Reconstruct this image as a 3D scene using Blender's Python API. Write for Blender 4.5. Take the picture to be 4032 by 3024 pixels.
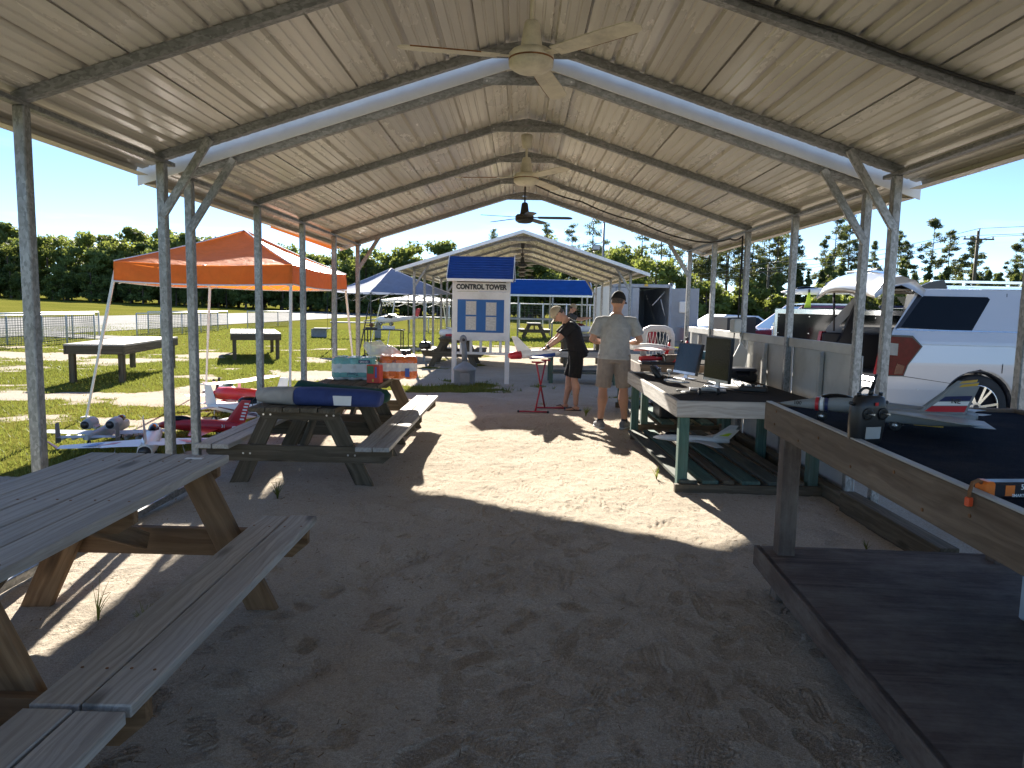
import bpy, math, random
import numpy as np
from mathutils import Vector, Matrix
for _o in list(bpy.data.objects): bpy.data.objects.remove(_o)
S = bpy.context.scene
COL = S.collection
R = math.radians
# ---------------------------------------------------------------- camera
cam = bpy.data.cameras.new('camera'); camo = bpy.data.objects.new('camera', cam); COL.objects.link(camo)
cam.sensor_width = 36; cam.lens = 24.96; cam.clip_start = .05; cam.clip_end = 3000
_a = Vector((0.99973963, 0.01169032, 0.01959595)); _b = Vector((0.02073528, -0.10697911, -0.99404503)); _f = Vector((-0.00952434, 0.99419254, -0.10719366))
camo.matrix_world = Matrix(((_a.x, -_b.x, -_f.x, -0.032), (_a.y, -_b.y, -_f.y, 0), (_a.z, -_b.z, -_f.z, 1.56), (0, 0, 0, 1)))
S.camera = camo
# ---------------------------------------------------------------- sun, sky, exposure
SUN_EL, SUN_AZ = 24.5, -10.1          # azimuth from +Y, negative = left
_sd = Vector((math.sin(R(SUN_AZ)) * math.cos(R(SUN_EL)), math.cos(R(SUN_AZ)) * math.cos(R(SUN_EL)), math.sin(R(SUN_EL))))
sun = bpy.data.lights.new('sun', 'SUN'); suno = bpy.data.objects.new('sun', sun); COL.objects.link(suno)
sun.energy = 4.6; sun.angle = R(.55); sun.color = (1, .93, .82)
suno.rotation_euler = _sd.to_track_quat('Z', 'Y').to_euler(); suno.location = (-20, 40, 40)
W = bpy.data.worlds.new('World'); S.world = W; W.use_nodes = True
_n, _l = W.node_tree.nodes, W.node_tree.links
_n.clear()
_out = _n.new('ShaderNodeOutputWorld'); _bg = _n.new('ShaderNodeBackground'); _sky = _n.new('ShaderNodeTexSky')
_sky.sky_type = 'NISHITA'; _sky.sun_disc = False; _sky.sun_elevation = R(SUN_EL); _sky.sun_rotation = R(SUN_AZ)
_sky.air_density = .72; _sky.dust_density = .0; _sky.ozone_density = 3.0; _sky.altitude = 1200
# thin wisps of cirrus, everywhere in the sky alike
_tc = _n.new('ShaderNodeTexCoord'); _mp = _n.new('ShaderNodeMapping'); _mp.inputs['Scale'].default_value = (2.2, 2.2, 15); _mp.inputs['Rotation'].default_value = (.05, .16, .3)
_nz = _n.new('ShaderNodeTexNoise'); _nz.inputs['Scale'].default_value = 1.6; _nz.inputs['Detail'].default_value = 6; _nz.inputs['Roughness'].default_value = .55; _nz.inputs['Distortion'].default_value = .35
_cr = _n.new('ShaderNodeValToRGB'); _cr.color_ramp.elements[0].position = .56; _cr.color_ramp.elements[1].position = .82
_cr.color_ramp.elements[1].color = (.55, .55, .55, 1)
_mx = _n.new('ShaderNodeMixRGB'); _mx.blend_type = 'ADD'; _mx.inputs['Color2'].default_value = (2.6, 2.6, 2.7, 1)
_l.new(_tc.outputs['Generated'], _mp.inputs['Vector']); _l.new(_mp.outputs[0], _nz.inputs['Vector']); _l.new(_nz.outputs['Fac'], _cr.inputs[0])
_l.new(_cr.outputs[0], _mx.inputs['Fac']); _l.new(_sky.outputs[0], _mx.inputs['Color1'])
_l.new(_mx.outputs[0], _bg.inputs['Color']); _bg.inputs['Strength'].default_value = .05
_l.new(_bg.outputs[0], _out.inputs['Surface'])
S.view_settings.view_transform = 'Standard'; S.view_settings.look = 'None'; S.view_settings.gamma = 1
S.view_settings.exposure = 2.25
S.render.engine = 'CYCLES'
S.cycles.max_bounces = 7; S.cycles.diffuse_bounces = 4
rng = random.Random(11); npr = np.random.default_rng(5)
# ---------------------------------------------------------------- mesh helpers
class MB:
    """collects geometry (metres, local to its thing) for ONE mesh"""
    def __init__(s): s.v = []; s.f = []; s.m = []; s.sm = []
    def add(s, vs, fs, mi=0, smooth=False):
        o = len(s.v); s.v += [tuple(v) for v in vs]; s.f += [tuple(o + i for i in f) for f in fs]; s.m += [mi] * len(fs); s.sm += [smooth] * len(fs); return s
    def box(s, c, d, mi=0, rz=0, rx=0, ry=0, bev=0):
        x, y, z = d[0] / 2, d[1] / 2, d[2] / 2
        vs, fs = cbox(x, y, z, bev) if bev else ([(a * x, b * y, g * z) for a in (-1, 1) for b in (-1, 1) for g in (-1, 1)], [(0, 1, 3, 2), (4, 6, 7, 5), (0, 4, 5, 1), (2, 3, 7, 6), (0, 2, 6, 4), (1, 5, 7, 3)])
        m = Matrix.Rotation(rz, 3, 'Z') @ Matrix.Rotation(ry, 3, 'Y') @ Matrix.Rotation(rx, 3, 'X')
        c = Vector(c); return s.add([c + m @ Vector(v) for v in vs], fs, mi)
    def bar(s, p, q, w, h, mi=0, up=(0, 0, 1)):
        p, q = Vector(p), Vector(q); m = frame(p, q, up); L = (q - p).length / 2
        vs = [(p + q) / 2 + m @ Vector((a * L, b * w / 2, g * h / 2)) for a in (-1, 1) for b in (-1, 1) for g in (-1, 1)]
        return s.add(vs, [(0, 1, 3, 2), (4, 6, 7, 5), (0, 4, 5, 1), (2, 3, 7, 6), (0, 2, 6, 4), (1, 5, 7, 3)], mi)
    def cyl(s, p, q, r0, r1=None, n=10, mi=0, caps=True, smooth=True):
        r1 = r0 if r1 is None else r1
        return s.loft([(p, r0, r0), (q, r1, r1)], n, mi, caps, smooth)
    def path(s, pts, r, n=6, mi=0): return s.loft([(p, r, r) for p in pts], n, mi, True, True)
    def loft(s, secs, n=12, mi=0, caps=True, smooth=True, side=None, power=2.0):
        """tube through (centre, rx, rz[, direction]); rx along 'side'"""
        P = [Vector(q[0]) for q in secs]; o = len(s.v); vs = []; prev = Vector(side) if side else None
        for i, q in enumerate(secs):
            if len(q) > 3: t = Vector(q[3])
            else: t = P[min(i + 1, len(P) - 1)] - P[max(i - 1, 0)]
            t = t.normalized() if t.length > 1e-9 else Vector((0, 0, 1))
            if prev is None: prev = Vector((1, 0, 0)) if abs(t.x) < .9 else Vector((0, 1, 0))
            u = prev - t * prev.dot(t); u = u.normalized() if u.length > 1e-6 else t.orthogonal().normalized()
            w = t.cross(u); prev = u
            for k in range(n):
                a = 2 * math.pi * k / n; ca, sa = math.cos(a), math.sin(a)
                if power != 2: ca = math.copysign(abs(ca) ** (2 / power), ca); sa = math.copysign(abs(sa) ** (2 / power), sa)
                vs.append(P[i] + u * (q[1] * ca) + w * (q[2] * sa))
        fs = [(i * n + k, i * n + (k + 1) % n, (i + 1) * n + (k + 1) % n, (i + 1) * n + k) for i in range(len(P) - 1) for k in range(n)]
        s.add(vs, fs, mi, smooth)
        if caps: s.f += [tuple(o + k for k in reversed(range(n))), tuple(o + (len(P) - 1) * n + k for k in range(n))]; s.m += [mi] * 2; s.sm += [False] * 2
        return s
    def lathe(s, prof, c=(0, 0, 0), axis='Z', n=16, mi=0, smooth=True, caps=True):
        c = Vector(c); d = {'Z': (0, 0, 1), 'X': (1, 0, 0), 'Y': (0, 1, 0)}[axis]
        return s.loft([(c + Vector(d) * h, max(r, 1e-4), max(r, 1e-4), d) for r, h in prof], n, mi, caps, smooth)
    def ball(s, c, r, n=10, mi=0):
        rx, ry, rz = r if hasattr(r, '__len__') else (r, r, r); c = Vector(c); k = n // 2 + 1
        return s.loft([(c + Vector((0, 0, -rz * math.cos(math.pi * i / k))), max(rx * math.sin(math.pi * i / k), 1e-4), max(ry * math.sin(math.pi * i / k), 1e-4), (0, 0, 1)) for i in range(k + 1)], n, mi, False, True, side=(1, 0, 0))
    def prism(s, poly, y0, y1, mi=0, plane='xz', smooth=False):
        n = len(poly); m = {'xz': lambda a, b, t: (a, t, b), 'yz': lambda a, b, t: (t, a, b), 'xy': lambda a, b, t: (a, b, t)}[plane]
        vs = [m(a, b, y0) for a, b in poly] + [m(a, b, y1) for a, b in poly]
        return s.add(vs, [tuple(range(n)), tuple(reversed(range(n, 2 * n)))] + [(i, i + n, (i + 1) % n + n, (i + 1) % n) for i in range(n)], mi, smooth)
    def build(s, name, mat, parent=None, loc=None, mods=None):
        me = bpy.data.meshes.new(name); me.from_pydata(s.v, [], s.f)
        for m in (mat if isinstance(mat, (list, tuple)) else [mat]): me.materials.append(m)
        me.polygons.foreach_set('material_index', s.m); me.polygons.foreach_set('use_smooth', s.sm); me.update()
        return link(name, me, parent, loc)
def cbox(x, y, z, b):
    vs = []; idx = {}
    for sx in (-1, 1):
        for sy in (-1, 1):
            for sz in (-1, 1):
                for k, o in enumerate(((0, b, b), (b, 0, b), (b, b, 0))):
                    idx[sx, sy, sz, k] = len(vs); vs.append((sx * (x - o[0]), sy * (y - o[1]), sz * (z - o[2])))
    fs = []
    for a in range(3):
        for sg in (-1, 1):
            o1, o2 = [(1, 2), (2, 0), (0, 1)][a]
            def K(p, q):
                t = [0, 0, 0]; t[a] = sg; t[o1] = p; t[o2] = q; return idx[t[0], t[1], t[2], a]
            f = [K(-1, -1), K(1, -1), K(1, 1), K(-1, 1)]; fs.append(tuple(f if sg > 0 else f[::-1]))
            for sg2 in (-1, 1):
                t1 = [0, 0, 0]; t1[a] = sg; t1[o1] = sg2
                p = []
                for q, ax in ((-1, a), (1, a), (1, o1), (-1, o1)):
                    t = t1[:]; t[o2] = q; p.append(idx[t[0], t[1], t[2], ax])
                fs.append(tuple(p if sg * sg2 < 0 else p[::-1]))
    for sx in (-1, 1):
        for sy in (-1, 1):
            for sz in (-1, 1):
                p = tuple(idx[sx, sy, sz, k] for k in range(3)); fs.append(p if sx * sy * sz > 0 else p[::-1])
    return vs, fs
def frame(p, q, up=(0, 0, 1)):
    x = (Vector(q) - Vector(p)).normalized(); u = Vector(up)
    if abs(x.dot(u)) > .98: u = Vector((0, 1, 0)) if abs(x.y) < .9 else Vector((1, 0, 0))
    y = u.cross(x).normalized(); z = x.cross(y); return Matrix((x, y, z)).transposed()
def link(name, data, parent=None, loc=None):
    o = bpy.data.objects.new(name, data); COL.objects.link(o)
    if parent is not None: o.parent = parent
    if loc is not None: o.location = loc
    return o
def thing(name, label, cat, loc=(0, 0, 0), rz=0, group=None):
    o = link(name, None, None, loc); o.rotation_euler = (0, 0, rz); o.empty_display_size = .1; return tag(o, label, cat, group)
def tag(o, label, cat, group=None, kind=None):
    if label: o['label'] = label
    if cat: o['category'] = cat
    if group: o['group'] = group
    if kind: o['kind'] = kind
    return o
def structure(o): o['kind'] = 'structure'; return o
_bc = {}
def beam(name, p, q, w, h, mat, parent, up=(0, 0, 1), bev=.004):
    """one straight member; local X runs along it so that grain follows; alike members share a mesh"""
    p, q = Vector(p), Vector(q); L = (q - p).length; k = (name, round(L, 3), round(w, 4), round(h, 4), mat.name)
    if k not in _bc:
        vs, fs = cbox(L / 2, w / 2, h / 2, min(bev, w / 4, h / 4)); me = bpy.data.meshes.new(name); me.from_pydata(vs, [], fs); me.materials.append(mat); me.update(); _bc[k] = me
    o = link(name, _bc[k], parent); o.matrix_local = Matrix.Translation((p + q) / 2) @ frame(p, q, up).to_4x4(); return o
def copy_tree(o, parent=None):
    c = o.copy(); COL.objects.link(c); c.parent = parent
    for ch in list(o.children): copy_tree(ch, c)
    return c
def text(name, body, size, mat, parent, loc, rot, fat=0, sx=1, align='CENTER', ext=.0012):
    cu = bpy.data.curves.new(name, 'FONT'); cu.body = body; cu.size = size; cu.align_x = align; cu.align_y = 'CENTER'; cu.offset = fat; cu.extrude = ext; cu.resolution_u = 3
    t = bpy.data.objects.new(name, cu); COL.objects.link(t); bpy.context.view_layer.update()
    me = bpy.data.meshes.new_from_object(t.evaluated_get(bpy.context.evaluated_depsgraph_get())); bpy.data.objects.remove(t)
    me.name = name; me.materials.clear(); me.materials.append(mat)
    o = link(name, me, parent, loc); o.rotation_euler = rot; o.scale = (sx, 1, 1); return o
def remesh(o, vox, smooth=4):
    m = o.modifiers.new('remesh', 'REMESH'); m.mode = 'VOXEL'; m.voxel_size = vox; m.use_smooth_shade = True
    s = o.modifiers.new('smooth', 'SMOOTH'); s.factor = .5; s.iterations = smooth
    return o
# ---------------------------------------------------------------- materials
def nodes(name):
    m = bpy.data.materials.new(name); m.use_nodes = True; n = m.node_tree.nodes; return m, n, m.node_tree.links, n['Principled BSDF']
def coords(n, l, scale=(1, 1, 1), world=False):
    mp = n.new('ShaderNodeMapping'); mp.inputs['Scale'].default_value = scale
    if world:
        g = n.new('ShaderNodeNewGeometry'); l.new(g.outputs['Position'], mp.inputs['Vector'])
    else:
        tc = n.new('ShaderNodeTexCoord'); oi = n.new('ShaderNodeObjectInfo'); ml = n.new('ShaderNodeMath'); ml.operation = 'MULTIPLY'; ml.inputs[1].default_value = 47.3
        ad = n.new('ShaderNodeVectorMath'); ad.operation = 'ADD'
        l.new(oi.outputs['Random'], ml.inputs[0]); l.new(tc.outputs['Object'], ad.inputs[0]); l.new(ml.outputs[0], ad.inputs[1]); l.new(ad.outputs[0], mp.inputs['Vector'])
    return mp.outputs[0]
def noise(n, l, vec, scale, detail=4, rough=.55, dist=0):
    t = n.new('ShaderNodeTexNoise'); t.inputs['Scale'].default_value = scale; t.inputs['Detail'].default_value = detail; t.inputs['Roughness'].default_value = rough; t.inputs['Distortion'].default_value = dist
    l.new(vec, t.inputs['Vector']); return t.outputs['Fac']
def ramp(n, l, fac, stops):
    r = n.new('ShaderNodeValToRGB'); e = r.color_ramp.elements
    while len(e) < len(stops): e.new(.5)
    for i, (p, c) in enumerate(stops): e[i].position = p; e[i].color = (*(c if hasattr(c, '__len__') else (c, c, c)), 1)
    l.new(fac, r.inputs[0]); return r.outputs[0]
def mixc(n, l, fac, a, b, mode='MIX'):
    m = n.new('ShaderNodeMixRGB'); m.blend_type = mode
    for s, v in ((m.inputs[0], fac), (m.inputs[1], a), (m.inputs[2], b)):
        if hasattr(v, 'links'): l.new(v, s)
        elif hasattr(v, '__len__'): s.default_value = (*v, 1)
        else: s.default_value = v
    return m.outputs[0]
def bump(n, l, bs, h, strength, dist=.01):
    b = n.new('ShaderNodeBump'); b.inputs['Strength'].default_value = strength; b.inputs['Distance'].default_value = dist; l.new(h, b.inputs['Height']); l.new(b.outputs[0], bs.inputs['Normal'])
def mat(name, col, rough=.6, metal=0, var=.12, vs=9, bmp=0, bs=60, coat=0, spec=.5, trans=0, alpha=1, stretch=(1, 1, 1), dirt=0, sheen=0):
    m, n, l, b = nodes(name)
    b.inputs['Roughness'].default_value = rough; b.inputs['Metallic'].default_value = metal; b.inputs['Coat Weight'].default_value = coat; b.inputs['Specular IOR Level'].default_value = spec
    b.inputs['Transmission Weight'].default_value = trans; b.inputs['Alpha'].default_value = alpha
    if sheen: b.inputs['Sheen Weight'].default_value = sheen
    v = coords(n, l, stretch); f = noise(n, l, v, vs, 5)
    c = ramp(n, l, f, [(.3, [max(0, k * (1 - var)) for k in col]), (.7, [min(1, k * (1 + var)) for k in col])])
    if dirt:
        f2 = noise(n, l, v, vs * .35, 8, .7); c = mixc(n, l, ramp(n, l, f2, [(.5, 0), (.75, dirt)]), c, (.16, .13, .09))
    l.new(c, b.inputs['Base Color'])
    if bmp: bump(n, l, b, noise(n, l, v, bs, 3), bmp)
    return m
def wood(name, c0, c1, c2, rough=.8, grain=1.0, stain=None, knots=True, dust=0):
    m, n, l, b = nodes(name); b.inputs['Roughness'].default_value = rough; b.inputs['Specular IOR Level'].default_value = .22
    warp = noise(n, l, coords(n, l, (1.1, 5, 5)), 1.5, 3); v0 = coords(n, l); sc = n.new('ShaderNodeVectorMath'); sc.operation = 'SCALE'; sc.inputs['Scale'].default_value = .07; l.new(warp, sc.inputs[0])
    ad = n.new('ShaderNodeVectorMath'); ad.operation = 'ADD'; l.new(v0, ad.inputs[0]); l.new(sc.outputs[0], ad.inputs[1])
    def st(scale, s_, d, r): mp = n.new('ShaderNodeMapping'); mp.inputs['Scale'].default_value = scale; l.new(ad.outputs[0], mp.inputs['Vector']); return noise(n, l, mp.outputs[0], s_, d, r)
    broad = st((.7, 26, 26), 1, 5, .6); fine = st((3, 150, 150), 1, 3, .65); big = noise(n, l, coords(n, l, (1.3, 4, 4)), 1.2, 5, .65)
    w = n.new('ShaderNodeTexWave'); w.wave_type = 'RINGS'; w.rings_direction = 'X'; w.inputs['Scale'].default_value = 13; w.inputs['Distortion'].default_value = 2.5; w.inputs['Detail'].default_value = 3; mp = n.new('ShaderNodeMapping'); mp.inputs['Scale'].default_value = (.09, 1, .7); l.new(ad.outputs[0], mp.inputs['Vector']); l.new(mp.outputs[0], w.inputs['Vector'])
    c = ramp(n, l, broad, [(.28, c0), (.5, c1), (.72, c2)])
    c = mixc(n, l, ramp(n, l, w.outputs['Fac'], [(.05, .42 * grain), (.45, 0)]), c, c0)
    c = mixc(n, l, ramp(n, l, fine, [(.5, 0.), (.8, .5 * grain)]), c, [k * .7 for k in c0])
    c = mixc(n, l, ramp(n, l, big, [(.4, 0.), (.7, .6)]), c, stain or c1)
    if knots:
        vo = n.new('ShaderNodeTexVoronoi'); vo.inputs['Scale'].default_value = 1; l.new(coords(n, l, (1.4, 5, 5)), vo.inputs['Vector'])
        c = mixc(n, l, ramp(n, l, vo.outputs['Distance'], [(.0, .9), (.10, .6), (.17, 0)]), c, [k * .38 for k in c0])
    if dust: c = mixc(n, l, ramp(n, l, noise(n, l, coords(n, l, (.8, 1.5, 1.5)), 3, 8, .75), [(.42, 0.), (.72, dust)]), c, (.34, .30, .25))
    l.new(c, b.inputs['Base Color'])
    bump(n, l, b, mixc(n, l, .5, broad, fine), .45 * grain, .004)
    return m
def galv(name, k=.30, rough=.42):
    m, n, l, b = nodes(name); b.inputs['Metallic'].default_value = .75
    vo = n.new('ShaderNodeTexVoronoi'); vo.inputs['Scale'].default_value = 75; v = coords(n, l, (.6, 1, 1)); l.new(v, vo.inputs['Vector'])
    sp = n.new('ShaderNodeSeparateColor'); l.new(vo.outputs['Color'], sp.inputs[0])
    c = ramp(n, l, sp.outputs[0], [(.1, [k * .72, k * .74, k * .74]), (.9, [k * 1.2, k * 1.22, k * 1.22])])
    f = noise(n, l, v, 5, 6, .7); c = mixc(n, l, ramp(n, l, f, [(.45, 0), (.8, .6)]), c, (.17, .17, .16))
    l.new(c, b.inputs['Base Color']); l.new(ramp(n, l, f, [(.3, rough), (.8, rough + .25)]), b.inputs['Roughness']); return m
G = {}
G['wood_grey'] = wood('weathered_grey_wood', (.25, .23, .20), (.43, .405, .365), (.56, .54, .495), stain=(.36, .35, .335))
G['wood_dark'] = wood('old_dark_wood', (.06, .046, .03), (.125, .10, .068), (.19, .16, .115), stain=(.09, .08, .055))
G['wood_fresh'] = wood('tan_timber', (.12, .065, .03), (.24, .145, .075), (.33, .21, .115), stain=(.17, .115, .07))
G['wood_brown'] = wood('brown_stained_plywood', (.07, .05, .04), (.12, .09, .075), (.165, .13, .11), rough=.85, knots=False, grain=.7, dust=.5)
G['wood_apron'] = wood('brown_weathered_board', (.10, .068, .045), (.19, .135, .094), (.27, .205, .15), stain=(.13, .10, .075))
G['wood_green'] = wood('green_faded_paint_wood', (.04, .085, .072), (.075, .15, .125), (.13, .21, .18), stain=(.10, .095, .07))
G['wood_deck'] = wood('grey_green_deck_board', (.055, .062, .05), (.10, .115, .095), (.16, .175, .15), stain=(.11, .10, .08))
G['galv'] = galv('galvanised_steel'); G['galv_dark'] = galv('dull_galvanised_steel', .26, .5)
G['post_red'] = mat('pink_primed_steel', (.36, .27, .24), .6, .2, .2)
G['white'] = mat('white_paint', (.74, .74, .73), .5, var=.05, dirt=.25)
G['cream'] = mat('aged_cream_enamel', (.62, .57, .44), .42, var=.1, dirt=.5, vs=14)
G['rust'] = mat('rust', (.20, .09, .035), .9, var=.4, vs=30)
G['black'] = mat('black_plastic', (.018, .018, .019), .38, var=.2)
G['rubber'] = mat('black_rubber', (.022, .022, .022), .8, var=.25)
G['darkmetal'] = mat('black_metal', (.03, .03, .03), .35, .4)
G['steel'] = mat('bare_steel', (.55, .55, .55), .3, .9)
G['red'] = mat('red_plastic', (.55, .02, .025), .35, var=.08)
G['screen'] = mat('matt_dark_screen', (.012, .014, .016), .14, var=.1, spec=.15)
G['glass'] = mat('dark_tinted_glass', (.006, .008, .011), .05, var=.1, spec=.2)
# ================================================================ ground
_lat = npr.random((256, 256))
def vnoise(x, y):
    xi = np.floor(x).astype(int); yi = np.floor(y).astype(int); fx = x - xi; fy = y - yi; fx = fx * fx * (3 - 2 * fx); fy = fy * fy * (3 - 2 * fy)
    a = _lat[xi & 255, yi & 255]; b = _lat[(xi + 1) & 255, yi & 255]; c = _lat[xi & 255, (yi + 1) & 255]; d = _lat[(xi + 1) & 255, (yi + 1) & 255]
    return (a * (1 - fx) + b * fx) * (1 - fy) + (c * (1 - fx) + d * fx) * fy
def fbm(x, y, o=4):
    r = 0; a = .5
    for i in range(o): r = r + a * vnoise(x + 17.3 * i, y + 9.1 * i); x, y, a = x * 2.03, y * 2.03, a * .5
    return r / (1 - .5 ** o)
def sst(a, b, x): t = np.clip((x - a) / (b - a), 0, 1); return t * t * (3 - 2 * t)
def slope(x, y): return .0235 * np.logaddexp(0, (-x - 12) / 2) * 2
def gmask(x, y):
    """where grass grows (0 sand .. 1 grass)"""
    n = fbm(x * .9, y * .9, 4) - .5; n2 = fbm(x * .23 + 40, y * .23, 3) - .5 + .35 * (fbm(x * 5 + 7, y * 5, 3) - .5)
    b = .60 * sst(2.95, 3.6, -x) + .32 * sst(3.2, 8, -x) + .3 * sst(20, 30, y)
    b = np.where(x > -3, .12 * sst(11.8, 12.6, y) * sst(3.0, -2.0, x), b)
    b = b + 1.0 * np.exp(-((x + .6) / 2.3) ** 2 - ((y - 13.1) / .9) ** 2) + .5 * np.exp(-((x + .3) / 1.0) ** 2 - ((y - 11.3) / .35) ** 2)
    b = b - .85 * np.exp(-((x + 6.8) / 3.6) ** 2 - ((y - 11.2) / 1.5) ** 2) - .6 * np.exp(-((x + 12.5) / 3) ** 2 - ((y - 18.5) / 3) ** 2) - .5 * np.exp(-((x + 5) / 1.2) ** 2 - ((y - 15.5) / .8) ** 2)
    b = b + sst(26, 31, y) * sst(9, 5, x) + sst(27, 30, y) * .2 + 1.0 * sst(16, 24, x) + sst(40, 55, y)
    b = np.where((x > 3) & (y < 14), b + .25 * sst(4.0, 5.5, x) * sst(6, 9, y), b)
    w = .55 * np.exp(-((x + 1.5) / .9) ** 2 - ((y - 9.9) / .5) ** 2)
    k = np.clip((b + w + n * 1.9 + n2 * .9 - .42) * 3.2, 0, 1)
    return k * np.where(y < 11.0, sst(2.75, 3.15, np.abs(x)), 1)
def axis_x():
    f = list(np.arange(-3.05, -1.15, .0125)) + list(np.arange(-1.15, 1.5, .0075)) + list(np.arange(1.5, 3.051, .0125)); st = .0125; p = f[-1]; o = []
    while p < 520: st = min(st * 1.042, 14); p += st; o.append(p)
    return np.array([-q for q in reversed(o)] + f + o)
def axis_y():
    y = [-80, -50, -30, -20, -14, -10, -7, -5, -3.5, -2.4, -1.5, -.8, -.2, .3, .7, 1.05, 1.35, 1.6, 1.8, 1.95, 2.06]
    while y[-1] < 640: y.append(y[-1] + min(.006 * (y[-1] / 2.05) ** 1.3, 12))
    return np.array(y)
GX, GY = axis_x(), axis_y()
XX, YY = np.meshgrid(GX, GY)
MASK = gmask(XX, YY)
ZZ = slope(XX, YY) + .05 * (fbm(XX * .35, YY * .35, 3) - .5) * sst(3, 8, np.abs(XX)) + .018 * MASK * (fbm(XX * 4, YY * 4, 3) - .5)
_in = sst(30, 14, YY) * (1 - MASK)
ZZ = ZZ + _in * (.045 * (fbm(XX * 1.1, YY * 1.1, 3) - .5) + .014 * (fbm(XX * 4.2 + 9, YY * 4.2, 4) - .5) + .007 * (fbm(XX * 17, YY * 15, 3) - .5) + .005 * (1 - np.abs(2 * fbm(XX * 7 + 3, YY * 7, 2) - 1)) ** 8)
# rain-washed gully along the benches, wind ripples
_gx = -.78 + .16 * np.sin(YY * 1.7) + .1 * np.sin(YY * 4.1 + 1) + .05 * np.sin(YY * 9)
ZZ = ZZ - .028 * np.exp(-((XX - _gx) / .11) ** 2) * sst(1.5, 2.4, YY) * sst(6.6, 5.6, YY) + .02 * np.exp(-((XX + 1.25) / .25) ** 2) * sst(4.2, 3.4, YY)
ZZ = ZZ + .0035 * np.sin((YY * 42 + 9 * fbm(XX * 3, YY * 3, 2) * 3)) * np.exp(-((XX + 1.0) / .4) ** 2) * sst(4.0, 3.2, YY)
FP = np.zeros_like(ZZ)
def footprint(cx, cy, ang, L, wd, kind, deep, part=0):
    c, s_ = math.cos(ang), math.sin(ang); i0, i1 = np.searchsorted(GX, (cx - .22, cx + .22)); j0, j1 = np.searchsorted(GY, (cy - .22, cy + .22))
    if i1 - i0 < 6 or j1 - j0 < 4: return
    x = XX[j0:j1, i0:i1] - cx; y = YY[j0:j1, i0:i1] - cy; l = (x * c + y * s_) / (L / 2); w = (-x * s_ + y * c)
    hw = wd / 2 * (1 - .18 * np.exp(-((l + .12) / .22) ** 2)) * np.sqrt(np.clip(1 - np.abs(l) ** 4.5, 0, 1)) + 1e-4
    q = np.abs(w) / hw; ins = sst(1.12, .86, q) * (np.abs(l) < 1)
    a = l * L / 2
    if kind == 0: lug = 1 - sst(-.5, .5, np.sin(a * 330)) * sst(-.5, .5, np.sin(w * 330))
    elif kind == 1: lug = sst(-.5, .5, np.sin(a * 300 + 2.2 * np.abs(w) * 60))
    elif kind == 2: lug = ((np.sin(np.hypot(a - .05, w) * 260) > 0) | (np.sin(a * 150) > .75)) * 1.0
    else: lug = np.full_like(a, .5)
    rim = np.exp(-((q - 1.15) / .16) ** 2) * (np.abs(l) < 1.06)
    if part: ins = ins * sst(part - .15, part + .1, l)
    FP[j0:j1, i0:i1] = FP[j0:j1, i0:i1] * (1 - .9 * ins) + (-(deep * .15 + deep * 1.1 * (1 - lug)) * ins + (rim * deep * .35 if not part else 0)) * (1 - MASK[j0:j1, i0:i1])
for _k in range(900):
    _y = 1.9 + 8.0 * rng.random() ** 1.6; _x = rng.gauss(.25, .75) if rng.random() < .75 else rng.uniform(-2.7, 2.3)
    footprint(_x, _y, rng.choice((math.pi / 2, -math.pi / 2)) + rng.gauss(0, .7), rng.uniform(.25, .31), rng.uniform(.085, .11), rng.choice((0, 0, 0, 1, 1, 2, 3)), rng.uniform(.003, .0085), rng.choice((0, 0, -.2, .1, .3)))
ZZ = ZZ + FP
_nx, _ny = len(GX), len(GY)
me = bpy.data.meshes.new('ground')
me.vertices.add(_nx * _ny); me.vertices.foreach_set('co', np.stack((XX, YY, ZZ), -1).astype(np.float32).ravel())
_i = np.arange(_nx * _ny).reshape(_ny, _nx); _q = np.stack((_i[:-1, :-1], _i[:-1, 1:], _i[1:, 1:], _i[1:, :-1]), -1).reshape(-1, 4)
me.loops.add(_q.size); me.loops.foreach_set('vertex_index', _q.ravel().astype(np.int32)); me.polygons.add(len(_q))
me.polygons.foreach_set('loop_start', np.arange(0, _q.size, 4, dtype=np.int32)); me.polygons.foreach_set('use_smooth', np.ones(len(_q), bool)); me.update(calc_edges=True)
_at = me.attributes.new('grass', 'FLOAT', 'POINT'); _at.data.foreach_set('value', MASK.astype(np.float32).ravel())
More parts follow.
